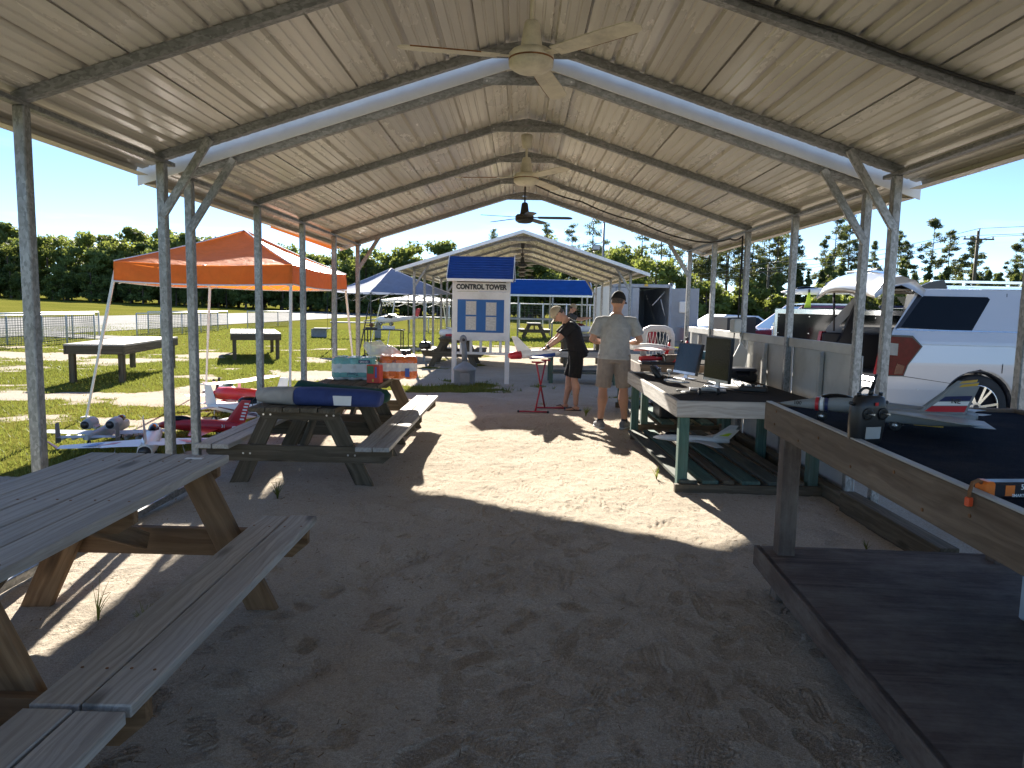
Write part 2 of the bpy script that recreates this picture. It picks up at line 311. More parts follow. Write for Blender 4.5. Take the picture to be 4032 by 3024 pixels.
def ground_mat():
    m, n, l, b = nodes('sandy_ground'); b.inputs['Roughness'].default_value = .95; b.inputs['Specular IOR Level'].default_value = 0
    a = n.new('ShaderNodeAttribute'); a.attribute_name = 'grass'; w = coords(n, l, world=True)
    n1 = noise(n, l, w, 1.3, 6); n2 = noise(n, l, w, 26, 4, .7); n3 = noise(n, l, w, 210, 2); n4 = noise(n, l, w, .11, 4)
    sand = ramp(n, l, n1, [(.3, (.50, .44, .36)), (.7, (.62, .56, .47))])
    sand = mixc(n, l, ramp(n, l, n3, [(.35, .6), (.65, 0)]), sand, (.29, .24, .185))
    n5 = noise(n, l, w, 75, 5, .75); sand = mixc(n, l, ramp(n, l, n5, [(.36, .55), (.56, 0)]), sand, (.27, .225, .175))
    sand = mixc(n, l, ramp(n, l, n2, [(.60, 0), (.72, .55)]), sand, (.20, .145, .095))       # pine straw, damp dirt
    dk = noise(n, l, w, 2.3, 7, .72, .6); sand = mixc(n, l, ramp(n, l, dk, [(.58, 0), (.74, .5)]), sand, (.22, .18, .135))
    grass = ramp(n, l, n2, [(.3, (.066, .078, .014)), (.5, (.12, .125, .023)), (.72, (.20, .182, .048))])
    grass = mixc(n, l, ramp(n, l, n4, [(.40, 0), (.62, .75)]), grass, (.17, .158, .036))
    thr = n.new('ShaderNodeMath'); thr.operation = 'ADD'; l.new(a.outputs['Fac'], thr.inputs[0]); sc = n.new('ShaderNodeMath'); sc.operation = 'MULTIPLY_ADD'; l.new(noise(n, l, w, 9, 5, .7), sc.inputs[0]); sc.inputs[1].default_value = 1.1; sc.inputs[2].default_value = -.55
    l.new(sc.outputs[0], thr.inputs[1]); f = ramp(n, l, thr.outputs[0], [(.38, 0), (.62, 1)])
    l.new(mixc(n, l, f, sand, grass), b.inputs['Base Color']); bump(n, l, b, mixc(n, l, .6, n2, n5), 1.0, .02); return m
G['ground'] = ground_mat(); me.materials.append(G['ground'])
ground = structure(link('ground', me))
def hz(x, y):
    i = min(max(np.searchsorted(GX, x), 1), _nx - 1); j = min(max(np.searchsorted(GY, y), 1), _ny - 1)
    return float(ZZ[j - 1:j + 1, i - 1:i + 1].mean())
# runway: pale worn asphalt beyond the safety nets, with a short taxiway
def strip(name, xs, ys, m, lift):
    b = MB(); nx, ny = len(xs), len(ys); b.add([(x, y, float(slope(np.float64(x), np.float64(y))) + lift + .03) for y in ys for x in xs], [(j * nx + i, j * nx + i + 1, (j + 1) * nx + i + 1, (j + 1) * nx + i) for j in range(ny - 1) for i in range(nx - 1)], 0, True)
    return structure(b.build(name, m))
G['asphalt'] = mat('pale_worn_asphalt', (.18, .177, .172), .95, spec=.1, var=.18, vs=.8, bmp=.2, bs=90)
strip('runway', np.linspace(-29, -18.2, 14), np.linspace(4, 108, 60), G['asphalt'], 0)
strip('path', np.linspace(-18.4, -15.3, 5), np.linspace(25.8, 27.9, 4), G['asphalt'], .012)
# short grass: blades near the sheds, one uncountable mass
def blades(N, x0, x1, y0, y1, hmin, hmax, wd):
    x = npr.uniform(x0, x1, N); y = y0 + (y1 - y0) * npr.random(N) ** 1.25; k = gmask(x, y) > npr.random(N) * .9 + .18; x, y = x[k], y[k]; n = len(x)
    i = np.clip(np.searchsorted(GX, x), 1, _nx - 1); j = np.clip(np.searchsorted(GY, y), 1, _ny - 1); z = ZZ[j, i]
    h = npr.uniform(hmin, hmax, n) * (.6 + .8 * fbm(x * 1.3, y * 1.3, 2)); a = npr.uniform(0, 6.28, n); lean = npr.normal(0, .5, (n, 2)) * h[:, None]; w = wd * (.7 + .6 * npr.random(n)) * (1 + .03 * y)
    dx, dy = np.cos(a) * w, np.sin(a) * w
    v = np.stack((np.stack((x - dx, y - dy, z - .01), -1), np.stack((x + dx, y + dy, z - .01), -1), np.stack((x + lean[:, 0] + dx * .3, y + lean[:, 1] + dy * .3, z + h), -1)), 1).reshape(-1, 3)
    return v
_v = np.concatenate((blades(95000, -12, -2.9, 4, 20, .02, .055, .006), blades(60000, -22, -2.9, 15, 42, .03, .06, .012), blades(24000, -2.9, 3, 10.5, 15.5, .025, .08, .006), blades(12000, -3, 6, 27, 45, .04, .08, .015), blades(6000, 3.0, 9, 6, 14, .02, .05, .006)))
me = bpy.data.meshes.new('grass'); _n3 = len(_v) // 3; me.vertices.add(len(_v)); me.vertices.foreach_set('co', _v.astype(np.float32).ravel()); me.loops.add(len(_v)); me.loops.foreach_set('vertex_index', np.arange(len(_v), dtype=np.int32)); me.polygons.add(_n3); me.polygons.foreach_set('loop_start', np.arange(0, len(_v), 3, dtype=np.int32)); me.update(calc_edges=True)
def leaf_mat(name, c0, c1, tr=.35, world=True, vs=.6, rough=.6):
    m, n, l, b = nodes(name); b.inputs['Roughness'].default_value = rough; b.inputs['Specular IOR Level'].default_value = .25
    f = noise(n, l, coords(n, l, world=world), vs, 3, .6); oi = n.new('ShaderNodeObjectInfo'); c = ramp(n, l, f, [(.32, c0), (.68, c1)])
    hs = n.new('ShaderNodeHueSaturation'); l.new(c, hs.inputs['Color']); mr = n.new('ShaderNodeMapRange'); mr.inputs[3].default_value = .7; mr.inputs[4].default_value = 1.3; l.new(oi.outputs['Random'], mr.inputs[0]); l.new(mr.outputs[0], hs.inputs['Value'])
    l.new(hs.outputs[0], b.inputs['Base Color']); t = n.new('ShaderNodeBsdfTranslucent'); l.new(mixc(n, l, .45, hs.outputs[0], (.5, .55, .1), 'MIX'), t.inputs['Color'])
    mx = n.new('ShaderNodeMixShader'); mx.inputs[0].default_value = tr; l.new(b.outputs[0], mx.inputs[1]); l.new(t.outputs[0], mx.inputs[2]); l.new(mx.outputs[0], n['Material Output'].inputs['Surface']); return m
G['grass'] = leaf_mat('short_grass', (.08, .10, .016), (.145, .155, .032), .26, vs=1.5); me.materials.append(G['grass'])
tag(link('grass', me), 'short patchy green grass growing beside the sheds and over the field', 'grass', kind='stuff')
# ================================================================ trees
G['leaf'] = leaf_mat('broad_leaves', (.055, .085, .026), (.13, .17, .05), .33, False, .5)
G['leaf_l'] = leaf_mat('light_leaves', (.075, .10, .022), (.15, .18, .045), .35, False, .5)
G['needle'] = leaf_mat('pine_needles', (.042, .058, .026), (.085, .105, .045), .2, False, .8)
G['needle_y'] = leaf_mat('young_pine_needles', (.045, .068, .025), (.10, .13, .045), .25, False, .8)
G['bark'] = mat('bark', (.10, .075, .055), .95, var=.35, vs=6, stretch=(3, 3, .6), bmp=.4, bs=20)
def clump_mesh(name, centres, per, size, mt, flat=.7, thin=1.0):
    C = np.array(centres); n = len(C) * per; c = np.repeat(C[:, :3], per, 0); rad = np.repeat(C[:, 3], per)
    d = npr.normal(size=(n, 3)); d /= np.linalg.norm(d, axis=1)[:, None]; r = rad * npr.random(n) ** .45; p = c + d * r[:, None] * np.array((1, 1, flat))
    u = npr.normal(size=(n, 3)); u /= np.linalg.norm(u, axis=1)[:, None]; w = np.cross(u, d); w /= np.linalg.norm(w, axis=1)[:, None] + 1e-6
    s_ = size * npr.uniform(.6, 1.3, n); u = u * s_[:, None]; w = w * (s_ * thin)[:, None] * .6
    v = np.stack((p - u, p + w * .8, p + u * .9, p - w), 1).reshape(-1, 3)
    me = bpy.data.meshes.new(name); me.vertices.add(len(v)); me.vertices.foreach_set('co', v.astype(np.float32).ravel()); me.loops.add(len(v)); me.loops.foreach_set('vertex_index', np.arange(len(v), dtype=np.int32)); me.polygons.add(n); me.polygons.foreach_set('loop_start', np.arange(0, 4 * n, 4, dtype=np.int32)); me.update(calc_edges=True); me.materials.append(mt); return me
def trunk_mesh(h, r, limbs, top=.92, wob=.02):
    b = MB(); pts = []; x = y = 0
    for i in range(7): pts.append(((x, y, h * top * i / 6 - .1), max(r * (1 - .8 * i / 6), .015), max(r * (1 - .8 * i / 6), .015))); x += rng.gauss(0, wob * h * .3); y += rng.gauss(0, wob * h * .3)
    b.loft(pts, 7)
    for (z, e) in limbs: b.cyl((pts[min(6, int(z / h / top * 6))][0][0], pts[min(6, int(z / h / top * 6))][0][1], z), e, r * .28, r * .08, 5)
    me = bpy.data.meshes.new('trunk'); me.from_pydata(b.v, [], b.f); me.materials.append(G['bark']); me.update(); return me
def broad_proto(h, w, mt, lo=.12):
    cs = []; limbs = []
    for k in range(rng.randint(26, 34)):
        z = h * rng.uniform(lo, .95); e = (z / h - lo) / (1 - lo); rr = w * .5 * math.sin(math.pi * min(1, .18 + .80 * e)) ** .7; a = rng.uniform(0, 6.28); d = rr * math.sqrt(rng.random()) * .95
        cs.append((d * math.cos(a), d * math.sin(a), z, w * rng.uniform(.10, .2)))
        if k % 3 == 0: limbs.append((z * .75, cs[-1][:3]))
    return trunk_mesh(h, w * .035, limbs), clump_mesh('crown', cs, 120, .33, mt)
def pine_proto(h, w, lo, mt, dense=1.0, per=60, cone=.35, sz=.2):
    cs = []; limbs = []
    for k in range(int(26 * dense)):
        e = rng.random(); z = h * (lo + (1 - lo) * e); rr = w * .5 * (1 - cone * e) * (.35 + .65 * math.sin(math.pi * min(1, e + .22))); a = rng.uniform(0, 6.28); d = rr * math.sqrt(rng.random())
        cs.append((d * math.cos(a), d * math.sin(a), z, w * rng.uniform(.09, .16))); limbs.append((z * .97, cs[-1][:3]))
    cs.append((0, 0, h * .98, w * .1))
    return trunk_mesh(h, h * .008 + .03, limbs, .97, .012), clump_mesh('crown', cs, per, sz, mt, .6, .5)
def cone_proto(h, w, mt):
    cs = []
    for k in range(34): e = rng.random() ** 1.3; a = rng.uniform(0, 6.28); d = w * .5 * (1 - e) * math.sqrt(rng.random()); cs.append((d * math.cos(a), d * math.sin(a), h * (.04 + .96 * e), w * .14 * (1.25 - e)))
    return trunk_mesh(h, .07, []), clump_mesh('crown', cs, 70, .27, mt, 1.1, .5)
PB = [broad_proto(10.5, 8.5, G['leaf']) for _ in range(5)] + [broad_proto(9, 8, G['leaf_l'], .06) for _ in range(2)]
PP = [pine_proto(15, 5.6, .38, G['needle'], 1.1, 70) for _ in range(4)]
PT = [pine_proto(16, 5.4, .50, G['needle'], 1.0, 95, .45, .24) for _ in range(5)]
PY = [cone_proto(6, 3.4, G['needle_y']) for _ in range(3)]
PS = [broad_proto(5.2, 5.6, G['leaf_l'], .03) for _ in range(3)]
def tree(pr, name, label, cat, x, y, s_=1, group=None, sz=None):
    t = thing(name, label, cat, (x, y, hz(x, y)), rng.uniform(0, 6.28), group); t.scale = (s_, s_, (sz or s_) * rng.uniform(.94, 1.06))
    link('trunk', pr[0], t); link('crown', pr[1], t)
TL = 'broad dark green tree in the tree wall across the left field'; TG = 'trees in the wall across the left field'
for row, (d0, nn, s0) in enumerate(((103, 34, .74), (109, 36, .98), (117, 30, 1.1))):
    for k in range(nn):
        x = -118 + (138 / nn) * (k + rng.uniform(.1, .9)); y = d0 + rng.uniform(-2.5, 2.5) + .10 * max(0, -x - 30)
        p = rng.random(); lite = p < .16
        tree(rng.choice(PB[5:]) if lite else (rng.choice(PP) if p > (1.1 if row < 2 else .9) else rng.choice(PB[:5])), 'broadleaf_tree' if p <= .9 or row < 2 else 'forest_tree', TL if not lite else 'lighter green leafy tree in the tree wall across the left field', 'tree', x, y, s0 * rng.uniform(.8, 1.12) * (.72 if (p > .9 and row == 2) else 1), TG)
for k in range(80):
    x = -112 + 126 / 40 * (k % 40 + rng.random()); tree(rng.choice(PB), 'understory_tree', 'low dark bush filling the foot of the left tree wall', 'bush', x, 100 + 6 * (k // 40) + rng.uniform(-1, 1) + .1 * max(0, -x - 30), rng.uniform(.38, .52) + .12 * (k // 40), 'bushes along the foot of the tree wall')
# behind the far shelter and container: tall mixed wood, brighter on the right
for k in range(16):
    x = -4 + 2.0 * k + rng.uniform(-1, 1); y = 92 + rng.uniform(-3, 6); p = rng.random()
    tree(rng.choice(PP) if k > 9 or p > .75 else rng.choice(PB[:5]), 'wood_edge_tree', 'dark tree of the wood behind the blue roofed shelter' if k <= 9 else 'tall dense pine of the wood behind the grey container', 'tree', x, y, rng.uniform(.72, .98) * (1.12 if k > 9 else 1), 'trees of the wood behind the shelter' if k <= 9 else 'dense pines behind the container')
for k in range(9): x = 8 + 1.4 * k + rng.uniform(-.7, .7); tree(rng.choice(PS + PB[5:]), 'leafy_bush', 'sunlit light green bush behind the grey container and its open door', 'bush', x + 3, 66 + rng.uniform(-4, 4), rng.uniform(.55, .85), 'light green bushes behind the container')
for k in range(12): x = 21 + 2.3 * k + rng.uniform(-.8, .8); tree(rng.choice(PS), 'leafy_bush', 'sunlit yellow green bush beyond the parked trailer and cars', 'bush', x, 52 + rng.uniform(-3, 7), rng.uniform(.55, .8), 'bushes beyond the parked vehicles')
for k in range(15): x = 16 + 2.4 * k + rng.uniform(-1, 1); tree(rng.choice(PP), 'pine_tree', 'tall dark pine in the dense stand seen through the right shed posts', 'tree', 20 + .95 * k + rng.uniform(-.5, .5), 88 + rng.uniform(-5, 6), rng.uniform(.82, 1.08), 'dense stand of pines through the right posts')
for k in range(90): tree(rng.choice(PY), 'young_pine_tree', 'young cone shaped pine in the low row under the tall pines', 'tree', 27 + .69 * k + rng.uniform(-.5, .5), 84 + rng.uniform(-6, 10), rng.uniform(.95, 1.35), 'young pines below the tall pines')
for u, yy, s_ in ((2975, 92, 1.02), (3050, 88, .82), (3155, 93, .88), (3200, 90, 1.05), (3250, 92, 1.2), (3275, 87, .8), (3350, 90, .78), (3440, 92, .95), (3470, 90, .85), (3570, 88, 1.08), (3640, 93, 1.0), (3655, 96, .72), (3720, 90, .92), (3740, 94, .95), (3890, 90, .84), (3925, 92, .92), (4010, 95, .78), (4070, 92, .9), (4150, 93, 1.0), (4260, 90, .9)):
    tree(rng.choice(PT), 'tall_pine_tree', 'tall bare trunked pine with sparse crown standing against the sky on the right', 'tree', (u - 1986) / 2796 * yy, yy, s_ * .80, 'sparse tall pines against the sky')
# pine straw and twigs scattered over the sand
_b = []; _N = 2600; _x = npr.uniform(-2.8, 2.6, _N); _y = 2.0 + 9.5 * npr.random(_N) ** 1.5; _k = fbm(_x * 1.6 + 3, _y * 1.6, 3) > .46; _x, _y = _x[_k], _y[_k]
_a = npr.uniform(0, 6.28, len(_x)); _L = npr.uniform(.004, .018, len(_x)) * (1 + .08 * _y); _w = npr.uniform(.0006, .0014, len(_x)) * (1 + .15 * _y); _i = np.clip(np.searchsorted(GX, _x), 1, _nx - 1); _j = np.clip(np.searchsorted(GY, _y), 1, _ny - 1); _z = ZZ[_j, _i] + .003
_dx, _dy = np.cos(_a) * _L, np.sin(_a) * _L; _px, _py = -np.sin(_a) * _w, np.cos(_a) * _w; _t = npr.normal(0, .004, len(_x))
_v = np.stack((np.stack((_x - _dx - _px, _y - _dy - _py, _z), -1), np.stack((_x + _dx - _px, _y + _dy - _py, _z + _t), -1), np.stack((_x + _dx + _px, _y + _dy + _py, _z + _t + .002), -1), np.stack((_x - _dx + _px, _y - _dy + _py, _z + .002), -1)), 1).reshape(-1, 3)
me = bpy.data.meshes.new('pine_straw'); me.from_pydata(_v.tolist(), [], np.arange(len(_v)).reshape(-1, 4).tolist()); me.materials.append(mat('dry_straw', (.20, .13, .07), .9, var=.5, vs=30)); me.update()
tag(link('pine_straw', me), 'bits of dry pine straw and twigs scattered over the sand', 'straw', kind='stuff')
# ================================================================ sheds
def roof_mat():
    m, n, l, b = nodes('beige_roof_sheet'); v = coords(n, l, (1, .25, 1)); f = noise(n, l, v, 2.2, 6, .65)
    c = ramp(n, l, f, [(.3, (.48, .45, .39)), (.7, (.58, .55, .485))]); f2 = noise(n, l, coords(n, l, (9, .5, 9)), 1, 5, .7)
    c = mixc(n, l, ramp(n, l, f2, [(.58, 0), (.85, .35)]), c, (.31, .27, .21)); l.new(c, b.inputs['Base Color']); b.inputs['Specular IOR Level'].default_value = .6
    l.new(ramp(n, l, f, [(.3, .18), (.7, .34)]), b.inputs['Roughness']); bump(n, l, b, noise(n, l, coords(n, l, (1, .3, 1)), 5, 3), .12, .02); return m
G['roof'] = roof_mat()
G['trim'] = mat('white_steel_trim', (.78, .79, .78), .4, var=.04)
G['trim_beige'] = mat('beige_steel_trim', (.50, .45, .36), .45, var=.1)
SL = .32
def rafter_z(He, x): return He + .03 + SL * (2.75 - abs(x))
def shed(name, label, ys, He, y0, y1, braced, foot=0, tie=True, near_trim=False, far_trim=False, minor=True, rail=True):
    t = thing(name, label, 'shed', (0, ys[0], 0)); oy = ys[0]
    c = math.sqrt(1 + SL * SL)
    # roof sheets: real ribs running lengthwise
    def prof(s0, s1):
        pts = []; s = s0; k0 = int(round(s0 / .2286)); k = k0
        while s < s1 - .01:
            a = k * .2286; e = min(a + .2286, s1)
            for d, h in ([(0, 0), (.010, .026), (.036, .026), (.048, 0)] + ([(.098, 0), (.104, .007), (.116, .007), (.122, 0), (.168, 0), (.174, .007), (.186, .007), (.192, 0)] if minor else [])):
                if a + d < e - 1e-4: pts.append((a + d, h))
            s = a + .2286; k += 1
        pts.append((s1, 0)); pts.append((s1 + .03, .003)); return pts
    for sd in (-1, 1):
        for i, (s0, s1) in enumerate(((0, .9144), (.9144, 1.8288), (1.8288, 2.7432), (2.7432, 3.2004))):
            b = MB(); P = prof(s0, s1); lift = .0015 * i
            q = []
            for s, h in P:
                xx = (3.02 - s / c); zz = rafter_z(He, xx) + .034 + lift + h * c; q.append((sd * max(xx, .0), zz if xx >= 0 else rafter_z(He, 0) + .034))
            n = len(q); N = 2
            b.add([(x, y0 - oy, z) for x, z in q] + [(x, y1 - oy, z) for x, z in q], [(k, k + 1, k + 1 + n, k + n) for k in range(n - 1)])
            b.build('roof_panel', G['roof'], t)
        # eave: bent edge strip and side rail
        ex = 3.02 * sd; ez = rafter_z(He, 3.02) + .03
        MB().box((ex, (y0 + y1) / 2 - oy, ez - .006), (.003, y1 - y0, .046)).build('eave_trim', G['trim_beige'], t)
        MB().box((ex - sd * .045, (y0 + y1) / 2 - oy, ez - .029), (.09, y1 - y0, .003)).build('eave_soffit', G['trim_beige'], t)
        if rail: beam('eave_rail', (sd * 2.72, y0 + .05 - oy, He + .012), (sd * 2.72, y1 - .05 - oy, He + .012), .057, .03, G['galv_dark'], t)
    MB().add([(x, yy - oy, rafter_z(He, x) + .060 - .5 * max(0, .2 - abs(x)) * 0) for yy in (y0, y1) for x in (-.18, -.09, 0, .09, .18)], [(k, k + 1, k + 6, k + 5) for k in range(4)]).build('ridge_cap', G['roof'], t)
    for i, y in enumerate(ys):
        yy = y - oy
        for sd in (-1, 1):
            m = G['galv'] if not (far_trim and i > 1) else G['galv']
            beam('post', (sd * 2.715, yy, foot), (sd * 2.715, yy, He - .003), .063, .063, m, t, up=(0, 1, 0), bev=.006)
            if i in braced: 
                o = beam('corner_brace', (sd * 2.70, yy - .045, He - .40), (sd * 2.33, yy - .045, He + .17), .06, .03, G['galv'], t, up=(0, 1, 0))
        b = MB(); P = [(-2.75, rafter_z(He, 2.75)), (-.34, rafter_z(He, .34)), (-.2, rafter_z(He, .2) - .008), (-.1, rafter_z(He, .1) - .022), (0, rafter_z(He, 0) - .038), (.1, rafter_z(He, .1) - .022), (.2, rafter_z(He, .2) - .008), (.34, rafter_z(He, .34)), (2.75, rafter_z(He, 2.75))]
        h = .030; top = [(x, z + h * 1.04) for x, z in P]; bot = [(x, z - h * 1.04) for x, z in reversed(P)]
        n = len(P)
        for k in range(n - 1):
            (xa, za), (xb, zb) = P[k], P[k + 1]; b.add([(xa, yy - .0285, za - h), (xb, yy - .0285, zb - h), (xb, yy - .0285, zb + h), (xa, yy - .0285, za + h), (xa, yy + .0285, za - h), (xb, yy + .0285, zb - h), (xb, yy + .0285, zb + h), (xa, yy + .0285, za + h)], [(0, 1, 2, 3), (5, 4, 7, 6), (0, 4, 5, 1), (3, 2, 6, 7)] + ([(0, 3, 7, 4)] if k == 0 else []) + ([(1, 5, 6, 2)] if k == n - 2 else []))
        b.build('rafter', G['galv_dark'], t)
        if tie:
            beam('collar_tie', (-.36, yy - .036, rafter_z(He, .34) - .005), (.36, yy - .036, rafter_z(He, .34) - .005), .012, .058, G['galv'], t, up=(0, 0, 1))
            for sd in (-1, 1): MB().lathe([(.008, 0), (.008, .006)], (sd * .33, yy - .048, rafter_z(He, .34) - .005), 'Y', 6).build('screw', G['steel'], t)
        for sd in (-1, 1):
            if i in braced:
                MB().lathe([(.009, 0), (.009, .006)], (sd * 2.69, yy - .057, He - .37), 'Y', 6).build('screw', G['steel'], t)
    for on, yt in ((near_trim, y0 - .012), (far_trim, y1 + .012)):
        if on:
            for sd in (-1, 1):
                b = MB(); h0, h1 = (.12 if (ys[0] < 10 and yt < 8) else .03), (.035 if yt < 8 else .05)
                za, zb = rafter_z(He, 0) + .034, rafter_z(He, 3.05) + .034
                b.prism([(0, za - h1), (sd * 3.06, zb - h1), (sd * 3.06, zb + h0), (0, za + h0)], yt - oy - .006, yt - oy + .006)
                b.build('gable_trim', G['trim'], t)
    return t
AY = [.90, 2.40, 3.89, 5.38]; BY = [5.816 + 1.488 * i for i in range(5)]
shedA = shed('metal_shed', 'open beige roofed metal shed overhead, nearest to the viewer', AY, 2.579, -.55, 5.60, (3,), .06)
shedB = shed('metal_shed', 'middle open metal shed with cream fans and white gable trim', BY, 2.522, 5.70, 11.97, (0, 4), .0, near_trim=True, far_trim=True)  # far trim is unseen, added to straighten the edge of the roof's shadow
CY = [18.0, 19.95, 21.95, 24.15, 26.1]
shedC = shed('metal_shed', 'far open metal shed standing behind the control tower board', CY, 2.44, 17.25, 26.5, (0, 4), 0, near_trim=True, minor=False)
# base rails of the near sheds
for x in (-2.715, 2.715):
    beam('base_rail', (x, -1.4, .06), (x, 4.75, .06), .057, .05, G['galv'], shedA)
# ground anchor on the right base rail
b = MB(); b.cyl((2.66, 3.75, .06), (2.66, 3.72, -.05), .011, .011, 6); b.loft([((2.66 + .0, 3.76 + .03 * math.sin(a), .09 + .03 * math.cos(a)), .009, .009) for a in np.linspace(0, 5.2, 9)], 6)
b.v = [(x, y - AY[0] + .35, z + .02) for x, y, z in b.v]; b.build('ground_anchor', G['rust'], shedA)
# half wall along the right side of the middle shed
G['wallsheet'] = mat('dull_white_wall_sheet', (.46, .46, .44), .55, var=.14, vs=3, dirt=.5, bmp=.1, bs=14)
wl = thing('half_wall', 'half height dull white panel wall along the right posts of the middle shed', 'wall', (2.74, BY[0], 0))
for i in range(4):
    y0, y1 = BY[i] - BY[0] + .03, BY[i + 1] - BY[0] - .03
    MB().box((.04, (y0 + y1) / 2, .62), (.012, y1 - y0 + .02, 1.20), bev=.003).build('wall_panel', G['wallsheet'], wl)
    beam('top_rail', (-.01, y0 + .004, 1.265), (-.01, y1 - .004, 1.265), .04, .088, G['wallsheet'], wl)
    beam('stud', (.005, (y0 + y1) / 2, .03), (.005, (y0 + y1) / 2, 1.21), .05, .04, G['wallsheet'], wl, up=(1, 0, 0))
beam('sill_timber', (-.10, -1.0, .045), (-.10, 5.9, .045), .10, .12, G['wood_dark'], wl)
# ---------------------------------------------------------------- fans
def fan(name, label, loc, zr, nb, rad, ang, m, dark=False, tilt=.14, cup=.5):
    t = thing(name, label, 'ceiling fan', loc, 0, None); h = zr - loc[2]
    MB().cyl((0, 0, .1), (0, 0, h), .012, .012, 8).build('down_rod', m, t)
    MB().lathe([(.02, h - .14), (.045, h - .13), (.062, h - .01), (.055, h)], n=14).build('ceiling_cup', m, t)
    MB().lathe([(.066, .058), (.060, .09), (.044, .20), (.036, .215), (.014, .222)], n=16).build('shroud', m, t)
    mo = MB().lathe([(.05, -.062), (.085, -.056), (.112, -.04), (.125, -.03), (.128, .0), (.122, .004), (.128, .01), (.128, .034), (.11, .055), (.066, .06)], n=24).build('motor', m, t)
    if not dark: MB().lathe([(.1255, .002), (.1285, .004), (.1285, .010), (.1255, .012)], n=24).build('rust_line', G['rust'], mo)
    for k in range(nb):
        a = ang + 2 * math.pi * k / nb; ca, sa = math.cos(a), math.sin(a)
        def L(r, w, dz=0): return (r * ca - w * sa, r * sa + w * ca, dz + .012 - w * tilt - max(0, r - .2) * .02)
        MB().add([L(.1, -.018, .01), L(.24, -.03), L(.24, .03), L(.1, .018, .01), L(.1, -.018, .004), L(.24, -.03, -.004), L(.24, .03, -.004), L(.1, .018, .004)], [(0, 1, 2, 3), (7, 6, 5, 4), (0, 4, 5, 1), (2, 6, 7, 3)]).build('blade_arm', m, t)
        out = [(.19, -.055), (.6 * rad + .1, -.068), (rad - .05, -.066), (rad - .015, -.045), (rad, 0), (rad - .012, .035), (rad - .05, .05), (.5 * rad, .052), (.19, .046)]
        n = len(out); bl = MB().add([L(r, w, .004) for r, w in out] + [L(r, w, -.002) for r, w in out], [tuple(range(n)), tuple(reversed(range(n, 2 * n)))] + [(i, i + n, (i + 1) % n + n, (i + 1) % n) for i in range(n)]).build('blade', m, t)
        if not dark: MB().add([L(r, w + .002, d) for r, w in ((.3, .0525), (.5 * rad, .053), (rad - .06, .051)) for d in (-.003, .005)], [(0, 1, 3, 2), (2, 3, 5, 4)]).build('rust_edge', G['rust'], bl)
    return t
G['blackfan'] = mat('black_fan_enamel', (.02, .02, .018), .4, var=.3)
fan('ceiling_fan', 'large cream three blade ceiling fan with rusty edges under the nearest roof', (0, 4.2, 2.95), 3.50, 3, .75, R(75), G['cream'])
fan('ceiling_fan', 'cream three blade ceiling fan hanging from the second rafter of the middle shed', (0, 7.42, 2.86), 3.30, 3, .72, R(62), G['cream'])
fan('ceiling_fan', 'black five blade ceiling fan at the far end of the middle shed', (0, 9.95, 2.775), 3.36, 5, .66, R(-8), G['blackfan'], True)
for y, lb in ((19.4, 'black fan under the far shed roof, nearest of the three there'), (22.2, 'black fan under the far shed roof, middle of the three there'), (25.2, 'black fan under the far shed roof, farthest of the three there')):
    fan('ceiling_fan', lb, (0, y, 2.7), 3.28, 3, .65, R(10 + y * 40), G['blackfan'], True)['group'] = 'black fans under the far shed'
# black cable along the fourth rafter, down the right post to the electric box
def cable(name, label, pts, r, m, parent=None, sag=0):
    b = MB(); P = [Vector(p) for p in pts]; Q = []
    for i in range(len(P) - 1):
        for k in range(6):
            t = k / 6; v = P[i].lerp(P[i + 1], t); v.z -= sag * 4 * t * (1 - t); Q.append(v)
    Q.append(P[-1]); b.path(Q, r, 5); o = b.build(name, m, parent)
    if label: tag(o, label, 'cable')
    return o
cable('power_cable', 'black cable clipped along a rafter and down a right hand post', [(.1, BY[3] - .05, 3.30), (.8, BY[3] - .05, 3.06), (1.6, BY[3] - .05, 2.80), (2.4, BY[3] - .045, 2.545), (2.67, BY[2] + .6, 2.50), (2.665, BY[2] + .05, 2.48), (2.662, BY[2] + .042, 1.6), (2.662, BY[2] + .04, 1.50)], .011, G['rubber'], None, .03)
cable('power_cable', 'thin black wire tucked along the top of the nearest right rafter', [(.7, AY[2] - .05, rafter_z(2.579, .7) + .025), (1.6, AY[2] - .05, rafter_z(2.579, 1.6) + .02), (2.5, AY[2] - .05, rafter_z(2.579, 2.5) + .022)], .009, G['rubber'], None, .012)
